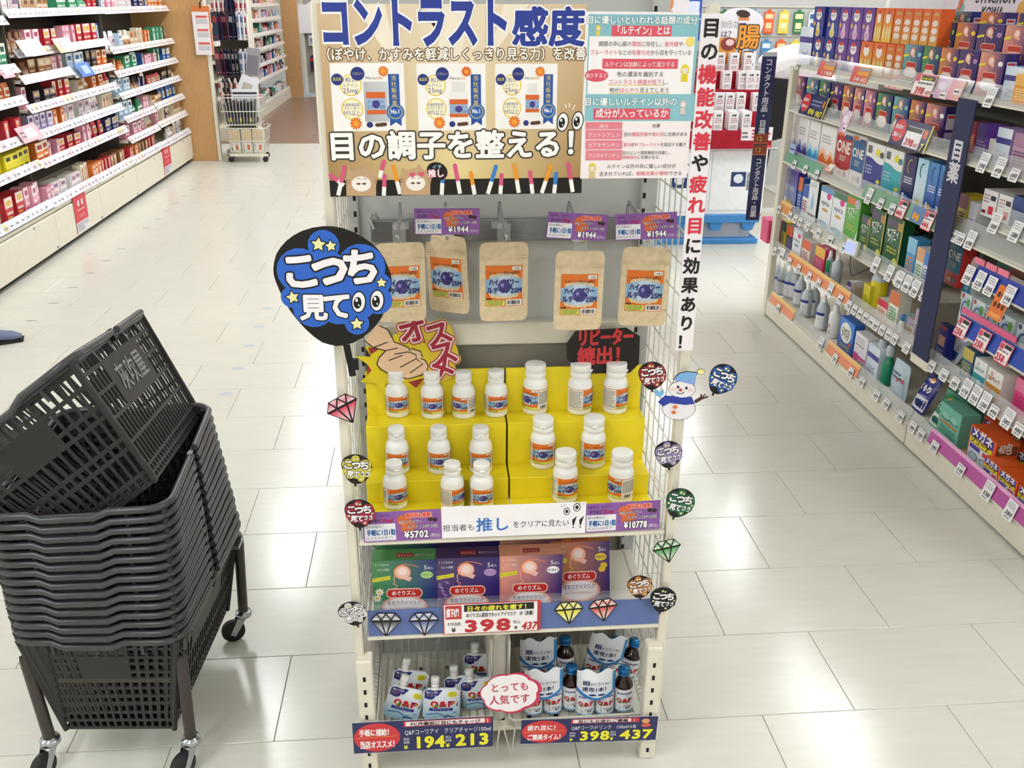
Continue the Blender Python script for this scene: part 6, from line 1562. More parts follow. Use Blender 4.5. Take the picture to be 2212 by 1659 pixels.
for i, (p0, p1, h, dx, zz) in enumerate(((2092, 2146, .125, .01, 0), (2120, 2165, .125, .09, .0), (2124, 2156, .08, -.015, 0), (2155, 2194, .08, -.018, 0), (2196, 2242, .08, -.02, 0), (2168, 2215, .09, .10, .0))):
    carton_at('orange eyeglass wipe box, near bottom shelf, %s' % ('tall one at the far side', 'another behind the first tall one', 'low one furthest from the camera', 'low one midway along the front row', 'low one cut by the photo edge', 'one behind the low row')[i], 'megane', ('e25c24',), p0, p1, h, X2 + dx, z + zz, .08, group='orange wipe boxes')
z = SH2[2] + .017
carton_at('tall navy card box with a peach panel beside the navy sign strip', 'navy', ('2a2f86',), 2022, 2044, .135, X2 - .01, z, .03)
soft_pack('clear blister pack leaning back on the near fifth shelf', 2058, X2 + .03, z, .08, .12, .008, 'aebccf', lambda p, w, h: p.rect(-w * .3, h * .1, w * .3, h * .35, '3f5aa8', 1, 5), (math.radians(-28), 0, R90), 'cloudy')
carton_at('yellow and dark box with a round portrait on the near fifth shelf', 'plain', ('3f6a8a', 'c9b45a', 'd8c86a'), 2078, 2100, .105, X2, z)
carton_at('white and teal eye drop box on the near fifth shelf', 'zoo', ('e9ecea', '2f9aa4', '6ab0a0'), 2102, 2128, .10, X2 - .01, z, .05)
carton_at('white and amber eye drop box on the near fifth shelf, first of two', 'zoo', ('ece9e2', 'c98a3a', 'b07a5a'), 2130, 2162, .10, X2 - .015, z, .05)
carton_at('white and amber eye drop box behind the first amber one', 'zoo', ('ece9e2', 'c98a3a', 'b07a5a'), 2144, 2176, .10, X2 + .045, z, .05)
carton_at('pink box at the right photo edge on the near fifth shelf', 'plain', ('e04a86', 'e87aa4', 'c02a6a'), 2190, 2230, .11, X2 + .01, z)
z = .520 + .015
for i, (p0, p1) in enumerate(((2074, 2095), (2098, 2124), (2127, 2154), (2157, 2187), (2193, 2230))):
    carton_at('white contact lens case pack with blue C and green spot, %s from the far side' % ORD[i], 'cball', ('d5e0e6', ('c84a4a', 'c84a4a', '3a4a8a', '2a3a6a', '2a3a6a')[i]), p0, p1, .105, X2 - .005, z, .05, group='white lens case packs')
z = .700 + .015
carton_at('teal lens solution box beside the navy sign strip in the near bay', 'one', ('c93a3a', '1f6f94', 'b'), 2046, 2076, .165, X2 - .01, .640, .05)
carton_at('low teal lens solution box partly under the blue price strip', 'one', ('dfe6e6', '1f6f94', 'b'), 2080, 2098, .10, X2, .61, .05)
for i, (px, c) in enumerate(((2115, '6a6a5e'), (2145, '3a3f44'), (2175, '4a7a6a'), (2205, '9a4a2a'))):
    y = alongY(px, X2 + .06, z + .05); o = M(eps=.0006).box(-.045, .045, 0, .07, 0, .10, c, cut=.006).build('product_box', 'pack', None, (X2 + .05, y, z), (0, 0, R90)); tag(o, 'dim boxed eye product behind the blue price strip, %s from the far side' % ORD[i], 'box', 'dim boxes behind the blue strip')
z = .890 + .015
carton_at('white box with dark tag and red square in the near bay, further one', 'redw', ('e9e6e6',), 2122, 2152, .085, X2, z, .16, group='white and red boxes')
carton_at('white box with dark tag and red square in the near bay, nearer one', 'redw', ('e9e6e6',), 2155, 2184, .085, X2, z, .16, group='white and red boxes')
carton_at('deep navy box beside the white and red boxes', 'plain', ('22356e', '2a4a8a', '7a9ad0'), 2186, 2225, .095, X2, z, .1)
z = .809 + .015
carton_at('yellow and purple box beside the navy sign strip', 'plain', ('d8c03a', '8a3a5a', '5a3a7a'), 2068, 2088, .125, X2, z)
carton_at('tall plain white box right of the yellow and purple box', 'plain', ('dcdbe2', 'd2d0dc', 'b8b4d8'), 2090, 2106, .115, X2 - .01, z)
z = SH2[1] + .015
for i, (p0, p1, h, ds, c, wd) in enumerate(((2088, 2106, .10, 'plain', ('c9586a', '8a3a4a', 'd8c86a'), 'red box deep in shadow'), (2108, 2135, .115, 'plain', ('7a4ac0', '5a2fa0', 'd8c8e8'), 'purple box with white print'), (2134, 2150, .075, 'plain', ('f0eeea', 'e6e4de', 'b8b4a8'), 'small plain white box'), (2150, 2182, .115, 'lilac', ('b4a0dc',), 'lilac and white eye drop box'), (2186, 2222, .11, 'plain', ('c9a0b8', 'b084a4', '7a5a7a'), 'mauve box at the photo edge'))):
    carton_at('%s on the near second shelf' % wd, ds, c, p0, p1, h, X2 + (.06 if i == 0 else .0), z)
z = SH2[0] + .017
carton_at('blue and white bag-like pack on the near top shelf', 'lilac', ('7aa4dc',), 2168, 2212, .10, X2 - .01, z)
carton_at('orange pack at the right edge of the near top shelf', 'plain', ('eea23a', 'f0b85a', 'f8e0b0'), 2190, 2230, .085, X2 - .045, z - .0)
# ---- cards standing in the rails
def rail_card(label, px, z, w, h, draw, cat='price card', X=XR - .006, tilt=.25):
    y = alongY(px, X, z + h / 2); t = thing('rail_price_card', label, cat, (X, y, z), (-tilt, 0, R90)); m = M(eps=.0007); m.prism([(-w / 2, 0), (w / 2, 0), (w / 2, h), (-w / 2, h)], .0008, 'f2efef'); draw(m, w, h); m.build('printed_face', 'gloss', t)
def rc_orange(num):
    def f(m, w, h): m.grad(-w / 2, 0, w / 2, h, 'd8404a', 'e0603a', 'e08a3a', 'e0505a', 1, n=3); m.rect(-w * .15, h * .78, w * .45, h * .94, '9aa0b4', 2); m.rect(-w * .2, h * .48, w * .46, h * .72, 'e8a03a', 2); m.text(num, -w * .3, h * .10, h * .34, 'f8ece8', 2, w * .76, .03)
    return f
def rc_398(m, w, h):
    m.rect(-w / 2, 0, w / 2, h, 'd8586a', .5); m.rect(-w * .48, h * .05, w * .48, h * .93, 'f5f1f1', 1); m.rect(-w * .47, h * .64, -w * .26, h * .92, 'd8586a', 2); m.rect(-w * .22, h * .72, w * .46, h * .92, '2a2620', 2); m.text('日々の疲れを癒す！', -w * .2, h * .75, h * .13, 'e6dc3a', 3, w * .62, .03); m.fake(-w * .3, h * .50, w * .72, h * .16, 1, '6a6a74', 2, 3); m.text('398', -w * .32, h * .09, h * .42, 'cf3440', 2, w * .46, .05); m.text('437', w * .2, h * .09, h * .26, 'cf3440', 2, w * .25, .03, shear=.2)
def rc_navy(a, b, inner):
    def f(m, w, h):
        m.rect(-w / 2, 0, w / 2, h, '2a2f5e', 1); m.rect(w * .47, 0, w * .5, h, 'dcd43a', 2); m.ell(-w * .32, h * .55, w * .17, h * .42, 'd83a40', 2, 18); m.text('寝る前の！', -w * .44, h * .62, h * .17, 'f3ecec', 3, w * .24, .03); m.text('ご褒美タイム！', -w * .46, h * .32, h * .17, 'f3ecec', 3, w * .28, .03)
        if inner: m.rect(-w * .12, h * .06, w * .30, h * .80, 'f3eff0', 2); m.rect(-w * .12, h * .62, w * .28, h * .78, '2a2620', 3); m.text('398', -w * .08, h * .12, h * .34, 'cf3440', 3, w * .24, .04); m.text('437', w * .18, h * .12, h * .2, 'cf3440', 3, w * .1, .03); m.text('7', w * .36, h * .06, h * .36, 'e6e03a', 3, None, .04); m.rect(w * .32, h * .5, w * .42, h * .8, 'd8703a', 2)
        else: m.fake(-w * .1, h * .46, w * .4, h * .34, 2, '8a90c0', 2, 3); m.rect(w * .34, h * .5, w * .42, h * .8, 'd8703a', 2); m.text(a, -w * .12, h * .10, h * .34, 'e6e03a', 3, w * .24, .04); m.text(b, w * .18, h * .06, h * .36, 'e6e03a', 3, w * .26, .04)
    return f
def rc_photo(m, w, h): m.grad(-w / 2, 0, w / 2, h, 'c9a0c4', 'e0b8cc', 'f0e4f0', 'd8b8dc', 1, n=2); m.ell(-w * .05, h * .62, w * .32, h * .2, 'efe6f2', 2, 14); m.rect(w * .0, h * .06, w * .42, h * .34, 'f4f2f4', 2); m.fake(w * .05, h * .12, w * .3, h * .15, 1, '3a3a44', 3, 3)
rail_card('orange price card reading 1188, nearest the far post on the top rail', 1782, 1.243, .17, .062, rc_orange('1188'))
rail_card('orange price card reading 602, left of the glaring white card', 1855, 1.243, .16, .062, rc_orange('548 602'))
rail_card('white and red price card whited out by glare left of the 398 card', 1930, 1.245, .15, .07, rc_398, tilt=.9)
rail_card('white and red 398 price card on the top right shelf rail', 1990, 1.240, .145, .075, rc_398)
rail_card('lilac picture card next to the 398 card on the top rail', 2032, 1.243, .09, .068, rc_photo)
rail_card('pink picture card beside the top of the navy sign strip', 2060, 1.246, .085, .066, lambda m, w, h: (m.grad(-w / 2, 0, w / 2, h, 'e89ab4', 'eeb098', 'f2d2c4', 'e8b4c4', 1, n=2), m.rect(-w * .1, h * .3, w * .4, h * .6, 'f4eef0', 2), m.fake(-w * .05, h * .36, w * .36, h * .16, 1, '3a3a44', 3, 3)))
rail_card('navy price card with red oval reading 898 and 987', 1752, 1.058, .29, .098, rc_navy('898', '987', False))
rail_card('navy price card with red oval and a white 398 card over it', 1960, 1.050, .28, .100, rc_navy('', '', True))
rail_card('curled pale picture card hanging from the second shelf rail', 1821, 1.035, .075, .09, rc_photo)
rail_card('small white and orange tag card on the third shelf rail', 1788, .855, .055, .04, lambda m, w, h: (m.rect(-w / 2, 0, w / 2, h, 'f0a45a', .8), m.rect(-w * .44, h * .1, w * .44, h * .9, 'f4efe8', 1), m.rect(-w * .3, h * .2, 0, h * .45, 'e0803a', 2)), tilt=.7)
rail_card('pale blue note card at the far end of the third shelf', 1711, .865, .07, .045, lambda m, w, h: (m.rect(-w / 2, 0, w / 2, h, 'a8bce0', 1), m.fake(-w * .4, h * .3, w * .8, h * .3, 1, '5a4a8a', 2, 3)), tilt=.1)
rail_card('blue card with orange shapes between the 444 price tags', 1978, .808, .085, .058, lambda m, w, h: (m.rect(-w / 2, 0, w / 2, h, '6a8ac0', 1), m.ell(-w * .22, h * .4, w * .14, h * .24, 'e8a23a', 2, 12), m.ell(w * .08, h * .35, w * .14, h * .24, 'e8b03a', 2.4, 12)))
rail_card('long white price strip with three prices on the fourth shelf rail', 1952, .556, .17, .05, lambda m, w, h: [m.text(s_, x * w, h * .3, h * .4, '2a2a30', 1, w * .2, .02, shear=.15) for s_, x in (('750', -.45), ('580', -.14), ('580', .18))])
rail_card('orange hanging card with little brown dots in the near bay', 2152, .640, .075, .105, lambda m, w, h: (m.rect(-w / 2, 0, w / 2, h, 'ea7a34', 1), [m.ell(w * (-.28 + .28 * i), h * (.72 - .3 * j), w * .10, h * .09, '5a2f22', 2, 10) for i in range(3) for j in range(2)], m.rect(-w * .4, h * .06, w * .4, h * .18, 'f2a45a', 2)), 'card', XR - .02)
# electronic shelf screen
y = alongY(1848, XR, .585); t = thing('shelf_screen', 'small white electronic screen with glowing lilac display on the fourth shelf rail', 'display screen', (XR - .03, y, .575), (-.15, 0, R90 + .25))
M().box(-.036, .036, 0, .022, 0, .062, cut=.005).build('screen_case', 'white', t)
pm['scr'] = lambda: pmat('lit_lilac_screen', '8f9cf4', 0.3, emit=.9)
M().box(-.028, .028, -.001, .0005, .010, .052).build('lit_display', 'scr', t)
M().tube([(0, .015, .002), (.0, .02, -.04), (.02, .03, -.085), (.05, .04, -.06), (.09, .05, -.03)], .002).build('power_cable', 'rubber', t)
# wall poster behind the top shelf of the near bay
t = thing('brand_poster', 'white poster with black slanted lettering behind the top right shelf', 'poster', (2.148, 3.72, 1.44), R90)
m = M(eps=.001); m.prism([(-.34, 0), (.34, 0), (.34, .31), (-.34, .31)], .002, 'efeaf1')
m.text('SYNCRON', -.085, .108, .066, '35333a', 1, .27, .010, shear=.2); m.text('KOWA', -.035, .052, .062, '35333a', 1, .15, .010, shear=.2)
m.ell(.24, .08, .035, .04, 'f0b45a', 1, 12); m.ell(-.20, .075, .045, .02, '7fc0c4', 1, 12, .5); m.ell(-.19, .11, .014, .045, 'dc7a4a', 2, 12, -.3)
m.build('printed_face', 'print', t)
# ================================================================== LEFT GONDOLA RUN (cosmetics)
L90 = math.pi / 2
XL = -2.406
BAYS = [(4.30, 5.20), (5.20, 6.12), (6.12, 7.00), (7.00, 7.90), (7.90, 8.80), (8.80, 9.84)]
HS = [[1.40, 1.135, .955, .74, .57, .320], [1.40, 1.135, .955, .74, .57, .320], [1.435, 1.21, 1.06, .89, .73, .56, .315], [1.435, 1.21, 1.03, .89, .73, .56, .312], [1.43, 1.20, 1.135, .965, .80, .62, .305][:1] + [1.14, .965, .80, .62, .46, .305], [1.43, 1.14, .965, .80, .63, .47, .300]]
def xf_(z): return XL + .012 - (z - .3) * .062
_pl = {}
def lbox(kind, a, b, c):
    k = (kind, a, b, c)
    if k in _pl: return _pl[k]
    m = M(eps=.004); w, h, d = 1, 1, 1
    if kind == 'carton':
        m.box(-.5, .5, 0, 1, 0, 1, a); m.rect(-.5, .58, .5, 1, b, 1); m.rect(-.3, .68, .3, .88, c, 2); m.rect(-.38, .16, .2, .24, c, 1); m.rect(-.38, .32, .34, .42, b, 1)
    elif kind == 'slim':
        m.box(-.5, .5, 0, 1, 0, 1, a); m.rect(-.25, .1, .25, .9, b, 1); m.ell(0, .7, .2, .1, c, 2, 10)
    elif kind == 'tube':
        m.lathe([(.42, 0), (.5, .03), (.5, .55), (.38, .68), (.22, .72), (.22, .98), (.18, 1.0)], 12, (0, .5, 0), a); m.fr = cyl(.51, 0, .5, 0); m.eps = .01; m.rect(-.5, .12, .5, .5, b, 1, 5); m.rect(-.3, .25, .3, .36, c, 2, 4)
    else:
        m2, d_ = soft_pouch(1, 1, .28, 5, 5, .06, a); m = m2; m.eps = .01; m.fr = lambda u, v, q: (u, -d_(u, v) - .02 - q, v); m.rect(-.4, .3, .4, .75, b, 1, 4); m.rect(-.25, .42, .25, .58, c, 2, 3); m.v = [(x, y * .8 + .4, z) for x, y, z in m.v]
    o = m.build({'carton': 'cosmetic_box', 'slim': 'slim_cosmetic_box', 'tube': 'cosmetic_bottle', 'bag': 'sachet_pack'}[kind], 'pack'); me = o.data; bpy.data.objects.remove(o)
    _pl[k] = me
    return me
PAL = [('white', 'f0eeee', 'e3c3cf', '7a6a86'), ('red', 'c8323e', 'e8d8d0', 'e0b04a'), ('pink', 'e8a4b8', 'f4e6ea', 'b04a6a'), ('cream', 'e9dfcb', 'c98a5a', '7a5a3a'), ('navy', '2c3566', 'c9c4d6', 'd8b860'), ('orange', 'e07a3a', 'f4e3cf', 'b04028'), ('pale blue', 'b4cde2', 'eef2f6', '3a6a9c'), ('black', '2b2529', '8a7f86', 'd0b070'), ('green', '3f9a72', 'e6efe4', '2a5a42'), ('lilac', 'c2b2d8', 'f1ecf6', '6a4a94'), ('brown', '8a5a3e', 'd8b890', 'efe2d0'), ('blue', '2f62b0', 'e6ecf4', 'e8d44a')]
NAMES = {'carton': 'box', 'slim': 'slim box', 'tube': 'bottle', 'bag': 'sachet pack'}
NM = {'carton': 'cosmetic_box', 'slim': 'slim_cosmetic_box', 'tube': 'cosmetic_bottle', 'bag': 'sachet_pack'}
cnt = 0
BW = ['', 'nearest', 'second', 'third', 'fourth', 'last']
for bi, (ya, yb) in enumerate(BAYS):
    far_ = {0: 'outside the frame', 1: 'nearest', 2: 'second', 3: 'third', 4: 'fourth', 5: 'last beside the wood panel'}[bi]
    t = thing('cosmetics_gondola', 'cream cosmetics shelving bay along the left aisle, %s' % (far_ if bi else 'closest, mostly outside the frame'), 'shelving', (XL, (ya + yb) / 2, 0))
    o_ = (-XL, -(ya + yb) / 2, 0)
    def lp(name, m, mats, par=None):
        o = m.build(name, mats, par or t)
        if par is None: o.location = o_
        return o
    lp('back_panel', M().box(-2.86, -2.84, ya, yb, 0, 1.95), 'dark')
    lp('side_panel', M().box(-2.84, -2.50, yb - .012, yb, .3, 1.9), 'dark') if bi in (1, 3) else None
    dr = lp('drawer_front', M().box(XL - .03, XL, ya + .003, yb - .003, .035, .262, cut=.004), 'cream')
    M().box(XL - .0005, XL + .001, yb - .05, yb - .025, .045, .06).box(XL - .0005, XL + .001, yb - .35, yb - .33, .235, .25).build('lock', 'steel', dr)
    lp('toe_kick', M().box(-2.55, XL - .04, ya, yb, 0, .035), 'rubber')
    lp('plinth_top', M().box(-2.84, XL - .004, ya + .002, yb - .002, .268, .292, cut=.004), 'cream')
    lp('shadow_gap', M().box(XL - .02, XL - .006, ya, yb, .292, .298), 'black')
    S = HS[bi]
    for si, z in enumerate(S):
        xf = xf_(z)
        sh = lp('shelf', M().box(-2.84, xf - .03, ya + .003, yb - .003, z - .012, z, cut=.002), 'cream')
        m = M(eps=.001); hh = .050; tl = .030
        m.fr = lambda u, v, q: (xf - tl * v / hh + q * .85, ya + .004 + u, z - .016 + v + q * .3)
        L = yb - ya - .008
        rr = random.Random(bi * 20 + si); tint = rr.choice(('e9e9ee', 'eeeef3', 'f2e4e8', 'dfe5ee', 'ece9e4'))
        m.rect(0, 0, L, hh, tint, 0, 4); m.add([(xf - .03, ya + .004, z - .016), (xf, ya + .004, z - .016), (xf, yb - .004, z - .016), (xf - .03, yb - .004, z - .016)], [(0, 3, 2, 1)], 'c9c5ba')
        u = .02
        while u < L - .05:
            d = rr.uniform(.035, .06); m.rect(u, .006, u + d, hh * .86, rr.choice(('f6f6f8', 'f6f6f8', 'f3d7de', 'f6f6f8', 'e8e0a8' if rr.random() < .3 else 'f4f4f6')), 1); m.rect(u + .006, .014, u + d - .008, .026, 'a9a4ae', 2); u += d + rr.uniform(.004, .05)
        m.build('price_rail', 'gloss', sh)
        if bi in (1, 2) and si < len(S) - 1:
            pass
        # goods
        top = (S[si - 1] - .02 if si else z + .19); gap = top - z
        y = yb - .03; n = 0; kind = rr.choice(('carton', 'carton', 'slim', 'tube', 'bag')); col = rr.choice(PAL)
        run = 0
        if bi == 0: continue
        while y > ya + .06 and cnt < 296:
            if run <= 0:
                kind = rr.choice(('carton', 'carton', 'slim', 'tube', 'bag', 'carton')); col = rr.choice(PAL if z > .6 else PAL[:6] + PAL[1:4]); run = rr.randint(2, 4)
                w = rr.uniform(.072, .115) if kind != 'slim' else rr.uniform(.05, .07); h = min(gap - .02, rr.uniform(.09, .15)); 
                if bi == 1 and si == 4: col = ('yellow', 'e3d52a', 'f0e23a', '3a3a2a'); kind = 'carton'; w = .10; h = .115
                if z < .33 and bi in (3, 4): col = rr.choice((PAL[1], PAL[5], PAL[10])); kind = 'slim'; h = .10
                if kind == 'tube': w = min(w, h * .55)
            if y - w < ya + .01: break
            n += 1; run -= 1; cnt += 1
            o = link(NM[kind], lbox(kind, *col[1:]), None, (xf - .045 - rr.uniform(0, .03), y - w / 2, z + .001), (0, 0, L90 + rr.uniform(-.05, .05)))
            o.scale = (w - .004, min(.09, w), h)
            tag(o, '%s %s, left shelves, %s bay, %s level up, %s from its far end' % (col[0], NAMES[kind], BW[bi], ORD[len(S) - 1 - si], ORD[n - 1]), NAMES[kind].split()[-1], 'goods on the left cosmetics shelves')
            y -= w + .003 + (rr.uniform(0.02, .08) if rr.random() < .18 else 0)
print('left goods', cnt)
# red hanging notices on the drawer fronts
for i, (y, lab) in enumerate(((6.57, 'red and white notice with two eyes hanging on the nearer drawer front'), (8.85, 'red and white notice with two eyes hanging on the farther drawer front'))):
    t = thing('hanging_notice', lab, 'notice', (XL + .004, y, .052), (0, 0, L90), 'red notices on the drawers')
    w, h = .24 if i == 0 else .26, .245; m = M(eps=.001); m.prism([(-w / 2, 0), (w / 2, 0), (w / 2, h), (-w / 2, h)], .0015, 'd23a48')
    m.rect(-w / 2, 0, w / 2, h * .28, 'e6e2e8', 1); m.fake(-w * .44, h * .03, w * .5, h * .22, 4, '8f8d98', 2, 3); m.fake(w * .1, h * .15, w * .32, h * .1, 2, 'a09eaa', 2, 5)
    for s_ in (-1, 1): m.ell(s_ * w * .15, h * .78, w * .085, h * .085, 'f6f0f0', 2, 14); m.ell(s_ * w * .15 + w * .01, h * .785, w * .025, h * .04, '3a2a2e', 3, 10)
    m.fake(-w * .3, h * .56, w * .6, h * .07, 1, 'f0c9c9', 2, 3); m.fake(-w * .2, h * .38, w * .5, h * .1, 2, 'e89a9e', 2, 4)
    m.build('printed_face', 'print', t); M().box(-w / 2, w / 2, .0, .0008, h, h + .012).build('clear_tab', 'clear', t)
# hanging acrylic flags / bright cards on the rails
for i, (px, py, w, h, c, nm) in enumerate(((140, 95, .30, .10, ('d8a83a', '4a3a9a'), 'amber and violet'), (185, 148, .26, .10, ('5a8ad8', 'b4cdf0'), 'bright blue'), (70, 100, .34, .10, ('f3f1f6', 'c9c4d2'), 'glossy white'), (12, 152, .16, .08, ('f0a8b8', 'f4dde2'), 'pale pink'), (65, 285, .30, .10, ('f0c4cc', 'f6e6ea'), 'pink and white'))):
    X = XL - .02; p = onX(px, py, X); t = thing('shelf_flag_card', '%s card leaning out from a price rail of the left shelves' % nm, 'card', (X + .02, p.y, p.z - h / 2), (-.5, 0, L90))
    m = M(eps=.001); m.prism([(-w / 2, 0), (w / 2, 0), (w / 2, h), (-w / 2, h)], .001, c[0]); m.rect(-w * .2, h * .2, w * .3, h * .8, c[1], 1); m.fake(-w * .42, h * .25, w * .2, h * .5, 2, '8a8490', 1, 3); m.build('printed_face', 'gloss', t)
# ================================================================== FAR LEFT: wood panel, hosiery rack, wire bin cart, next shelving run
t = thing('wood_end_panel', 'light wood end panel closing the left cosmetics shelving', 'panel', (-2.5, 9.87, 0))
M().box(-.45, .335, -.02, .03, 0, 2.3, cut=.004).build('wood_board', 'wood', t)
M().box(.336, .368, -.03, .04, 0, 2.3, cut=.004).build('white_edge_post', 'cream', t)
t = thing('hanging_sachet_strip', 'white and orange hanging strip of little packs on the wood panel edge', 'hanging strip', (-2.17, 9.80, 1.02))
m = M(eps=.001); m.prism([(-.085, 0), (.085, 0), (.085, .42), (-.085, .42)], .02, 'efe9ea'); m.rect(-.085, .39, .085, .44, 'd8793f', 1); m.rect(.07, 0, .085, .4, 'd8793f', 2)
for i in range(3): m.rect(-.055, .04 + .12 * i, .055, .085 + .12 * i, 'c9c6cc', 1); m.rect(-.05, .095 + .12 * i, .055, .115 + .12 * i, 'e0605a', 1)
m.build('printed_face', 'print', t); M().tube([(0, .0, .42), (0, -.01, .47), (.02, .01, .49)], .006).build('hook', 'rubber', t)
# hosiery rack on the far side of the panel
t = thing('hosiery_rack', 'end rack with rows of hanging hosiery packs beside the wood panel', 'display rack', (-1.85, 10.35, 0))
M().box(-.30, .03, .10, .12, 0, 1.95).build('back_board', 'dark', t); M().box(.02, .045, -.12, .12, 0, 1.95, cut=.004).build('post', 'cream', t); M().box(-.3, .03, -.12, .12, 0, .05).build('foot_plate', 'dgrey', t)
PK = [('2a2c4a', 'b03040'), ('26283e', 'c8c4cc'), ('4a2a3e', 'd0707c'), ('dfe2ea', '7a8ab0'), ('e9e4e0', 'c04a5a'), ('6a6c74', 'd9d9dd'), ('2b2b30', 'e0ddd8')]
HP = {}
def hpack(k, w, h):
    if (k, w, h) in HP: return HP[k, w, h]
    m = M(eps=.002); a, b = PK[k]; m.prism([(-w / 2, 0), (w / 2, 0), (w / 2, h * .9), (w * .2, h * .9), (w * .15, h), (-w * .15, h), (-w * .2, h * .9), (-w / 2, h * .9)], .012, a); m.rect(-w * .4, h * .62, w * .4, h * .82, b, 1); m.rect(-w * .3, h * .2, w * .3, h * .45, b if k > 2 else a, 1); m.fake(-w * .35, h * .08, w * .7, h * .08, 1, b, 2, 3)
    o = m.build('hosiery_pack', 'gloss'); HP[k, w, h] = o.data; bpy.data.objects.remove(o); return HP[k, w, h]
rr = random.Random(3)
for r_, (z, n, x0, x1, w, h, ks) in enumerate(((1.40, 9, -2.14, -1.83, .070, .19, (4, 0, 4)), (1.14, 9, -2.13, -1.84, .075, .27, (0, 2, 1, 3, 4)), (.80, 9, -2.13, -1.84, .075, .26, (2, 1, 6, 3, 5)), (.53, 8, -2.13, -1.96, .040, .25, (6, 4)))):
    for i in range(n):
        k = ks[min(len(ks) - 1, int(i * len(ks) / n))] if r_ < 3 else (6 if i % 2 else 4)
        o = link('hosiery_pack', hpack(k, w, h), None, (x0 + (x1 - x0) * i / (n - 1), 10.2 + .012 * (i % 3) - .02 * r_, z), (math.radians(rr.uniform(-4, 4)), math.radians(rr.uniform(-3, 3)), math.radians(rr.uniform(-52, -35))))
        tag(o, 'hanging hosiery pack in the %s hook row of the rack, %s from the wood panel' % (('top', 'second', 'third', 'lowest')[r_], ORD[i]), 'hosiery pack', 'hosiery packs on the rack')
o = M(eps=.002).prism([(-.10, 0), (.10, 0), (.12, .22), (-.08, .22)], .02, 'e4e4ea').rect(-.04, .04, .07, .15, 'b9b4a8', 1).build('hosiery_pack', 'gloss', None, (-1.90, 10.05, .60), (-.3, .25, -.4)); tag(o, 'large pale pack leaning out of the hosiery rack above the bin cart', 'pack')
o = M(eps=.002).prism([(-.07, 0), (.07, 0), (.07, .27), (-.07, .27)], .02, '9c9aa0').rect(-.06, .02, .06, .2, '7d7b82', 1).build('hosiery_pack', 'gloss', None, (-1.80, 10.12, .80), (-.1, .1, -.3)); tag(o, 'grey pack hanging at the outer side of the hosiery rack', 'pack')
# wire bin cart
t = thing('wire_bin_cart', 'low wire bin cart on black casters in front of the hosiery rack', 'cart', (-1.85, 9.92, 0))
def wbin(z0, z1, w0, w1, y0, y1):
    m = M()
    for z, w in ((z0, w0), ((z0 + z1) / 2, (w0 + w1) / 2), (z1, w1)): m.tube([(-w, y0, z), (w, y0, z), (w, y1, z), (-w, y1, z)], .005, 5, closed=True)
    for i in range(13):
        a = -1 + 2 * i / 12
        for y in (y0, y1): m.tube([(a * w0, y, z0), (a * w1, y, z1)], .003, 4)
        m.tube([(a * w0, y0, z0), (a * w0, y1, z0)], .003, 4)
    for s_ in (-1, 1):
        for j in range(6): y = y0 + (y1 - y0) * j / 5; m.tube([(s_ * w0, y, z0), (s_ * w1, y, z1)], .003, 4)
    return m
o = wbin(.08, .33, .16, .20, -.16, .16).build('lower_bin', 'wire', t); o['kind'] = 'stuff'
o = wbin(.36, .62, .17, .21, -.14, .18); o.xf(0, Matrix.Translation((-.04, 0, 0))); o = o.build('upper_bin', 'wire', t); o['kind'] = 'stuff'
M().box(-.20, .20, -.17, -.14, .055, .078, cut=.003).box(-.24, .16, .12, .15, .055, .078, cut=.003).box(-.2, -.18, -.17, .15, .056, .076).build('base_bar', 'cream', t)
for x, y in ((-.17, -.155), (.17, -.155), (-.2, .14), (.14, .14)):
    w = M(); w.lathe([(.008, -.016), (.026, -.014), (.027, 0), (.026, .014), (.008, .016)], 14); w.xf(0, Matrix.Translation((0, 0, .028)) @ Matrix.Rotation(math.pi / 2, 4, 'X')); w.build('caster', 'rubber', t, (x, y, 0))
for i in range(3):
    o = M(eps=.002).box(-.05, .05, 0, .13, 0, .23, 'e6ddc9').rect(-.045, .11, .045, .22, 'd9c39a', 1).rect(-.045, .01, .045, .1, 'efece8', 1).rect(0, .03, .03, .08, 'dd7a4a', 2).rect(-.035, .02, -.028, .09, '4a4650', 2).build('tissue_box', 'pack', None, (-1.97 + .115 * i, 9.79, .086)); tag(o, 'beige boxed pack in the lower wire bin, %s from the left' % ORD[i], 'box', 'boxes in the lower wire bin')
for i in range(9):
    o = M(eps=.002).box(-.012, .012, 0, .2, 0, .20 + .01 * (i % 3), '45444a').rect(-.010, .02, .010, .06, 'd6c93a' if i % 3 == 1 else '6a6970', 1).build('flat_pack', 'pack', None, (-2.03 + .033 * i, 9.82, .368)); tag(o, 'dark flat pack standing in the upper wire bin, %s from the left' % ORD[i], 'pack', 'flat packs in the upper wire bin')
o = M(eps=.002).box(-.13, .13, 0, .015, 0, .27, 'dfe1e6').rect(-.12, .1, .12, .2, 'a7a9b2', 1).rect(-.12, .22, .12, .24, '3a3a42', 1).build('flat_pack', 'pack', None, (-1.87, 9.96, .42), (-.2, 0, 0)); tag(o, 'large pale pack sticking up out of the upper wire bin', 'pack')
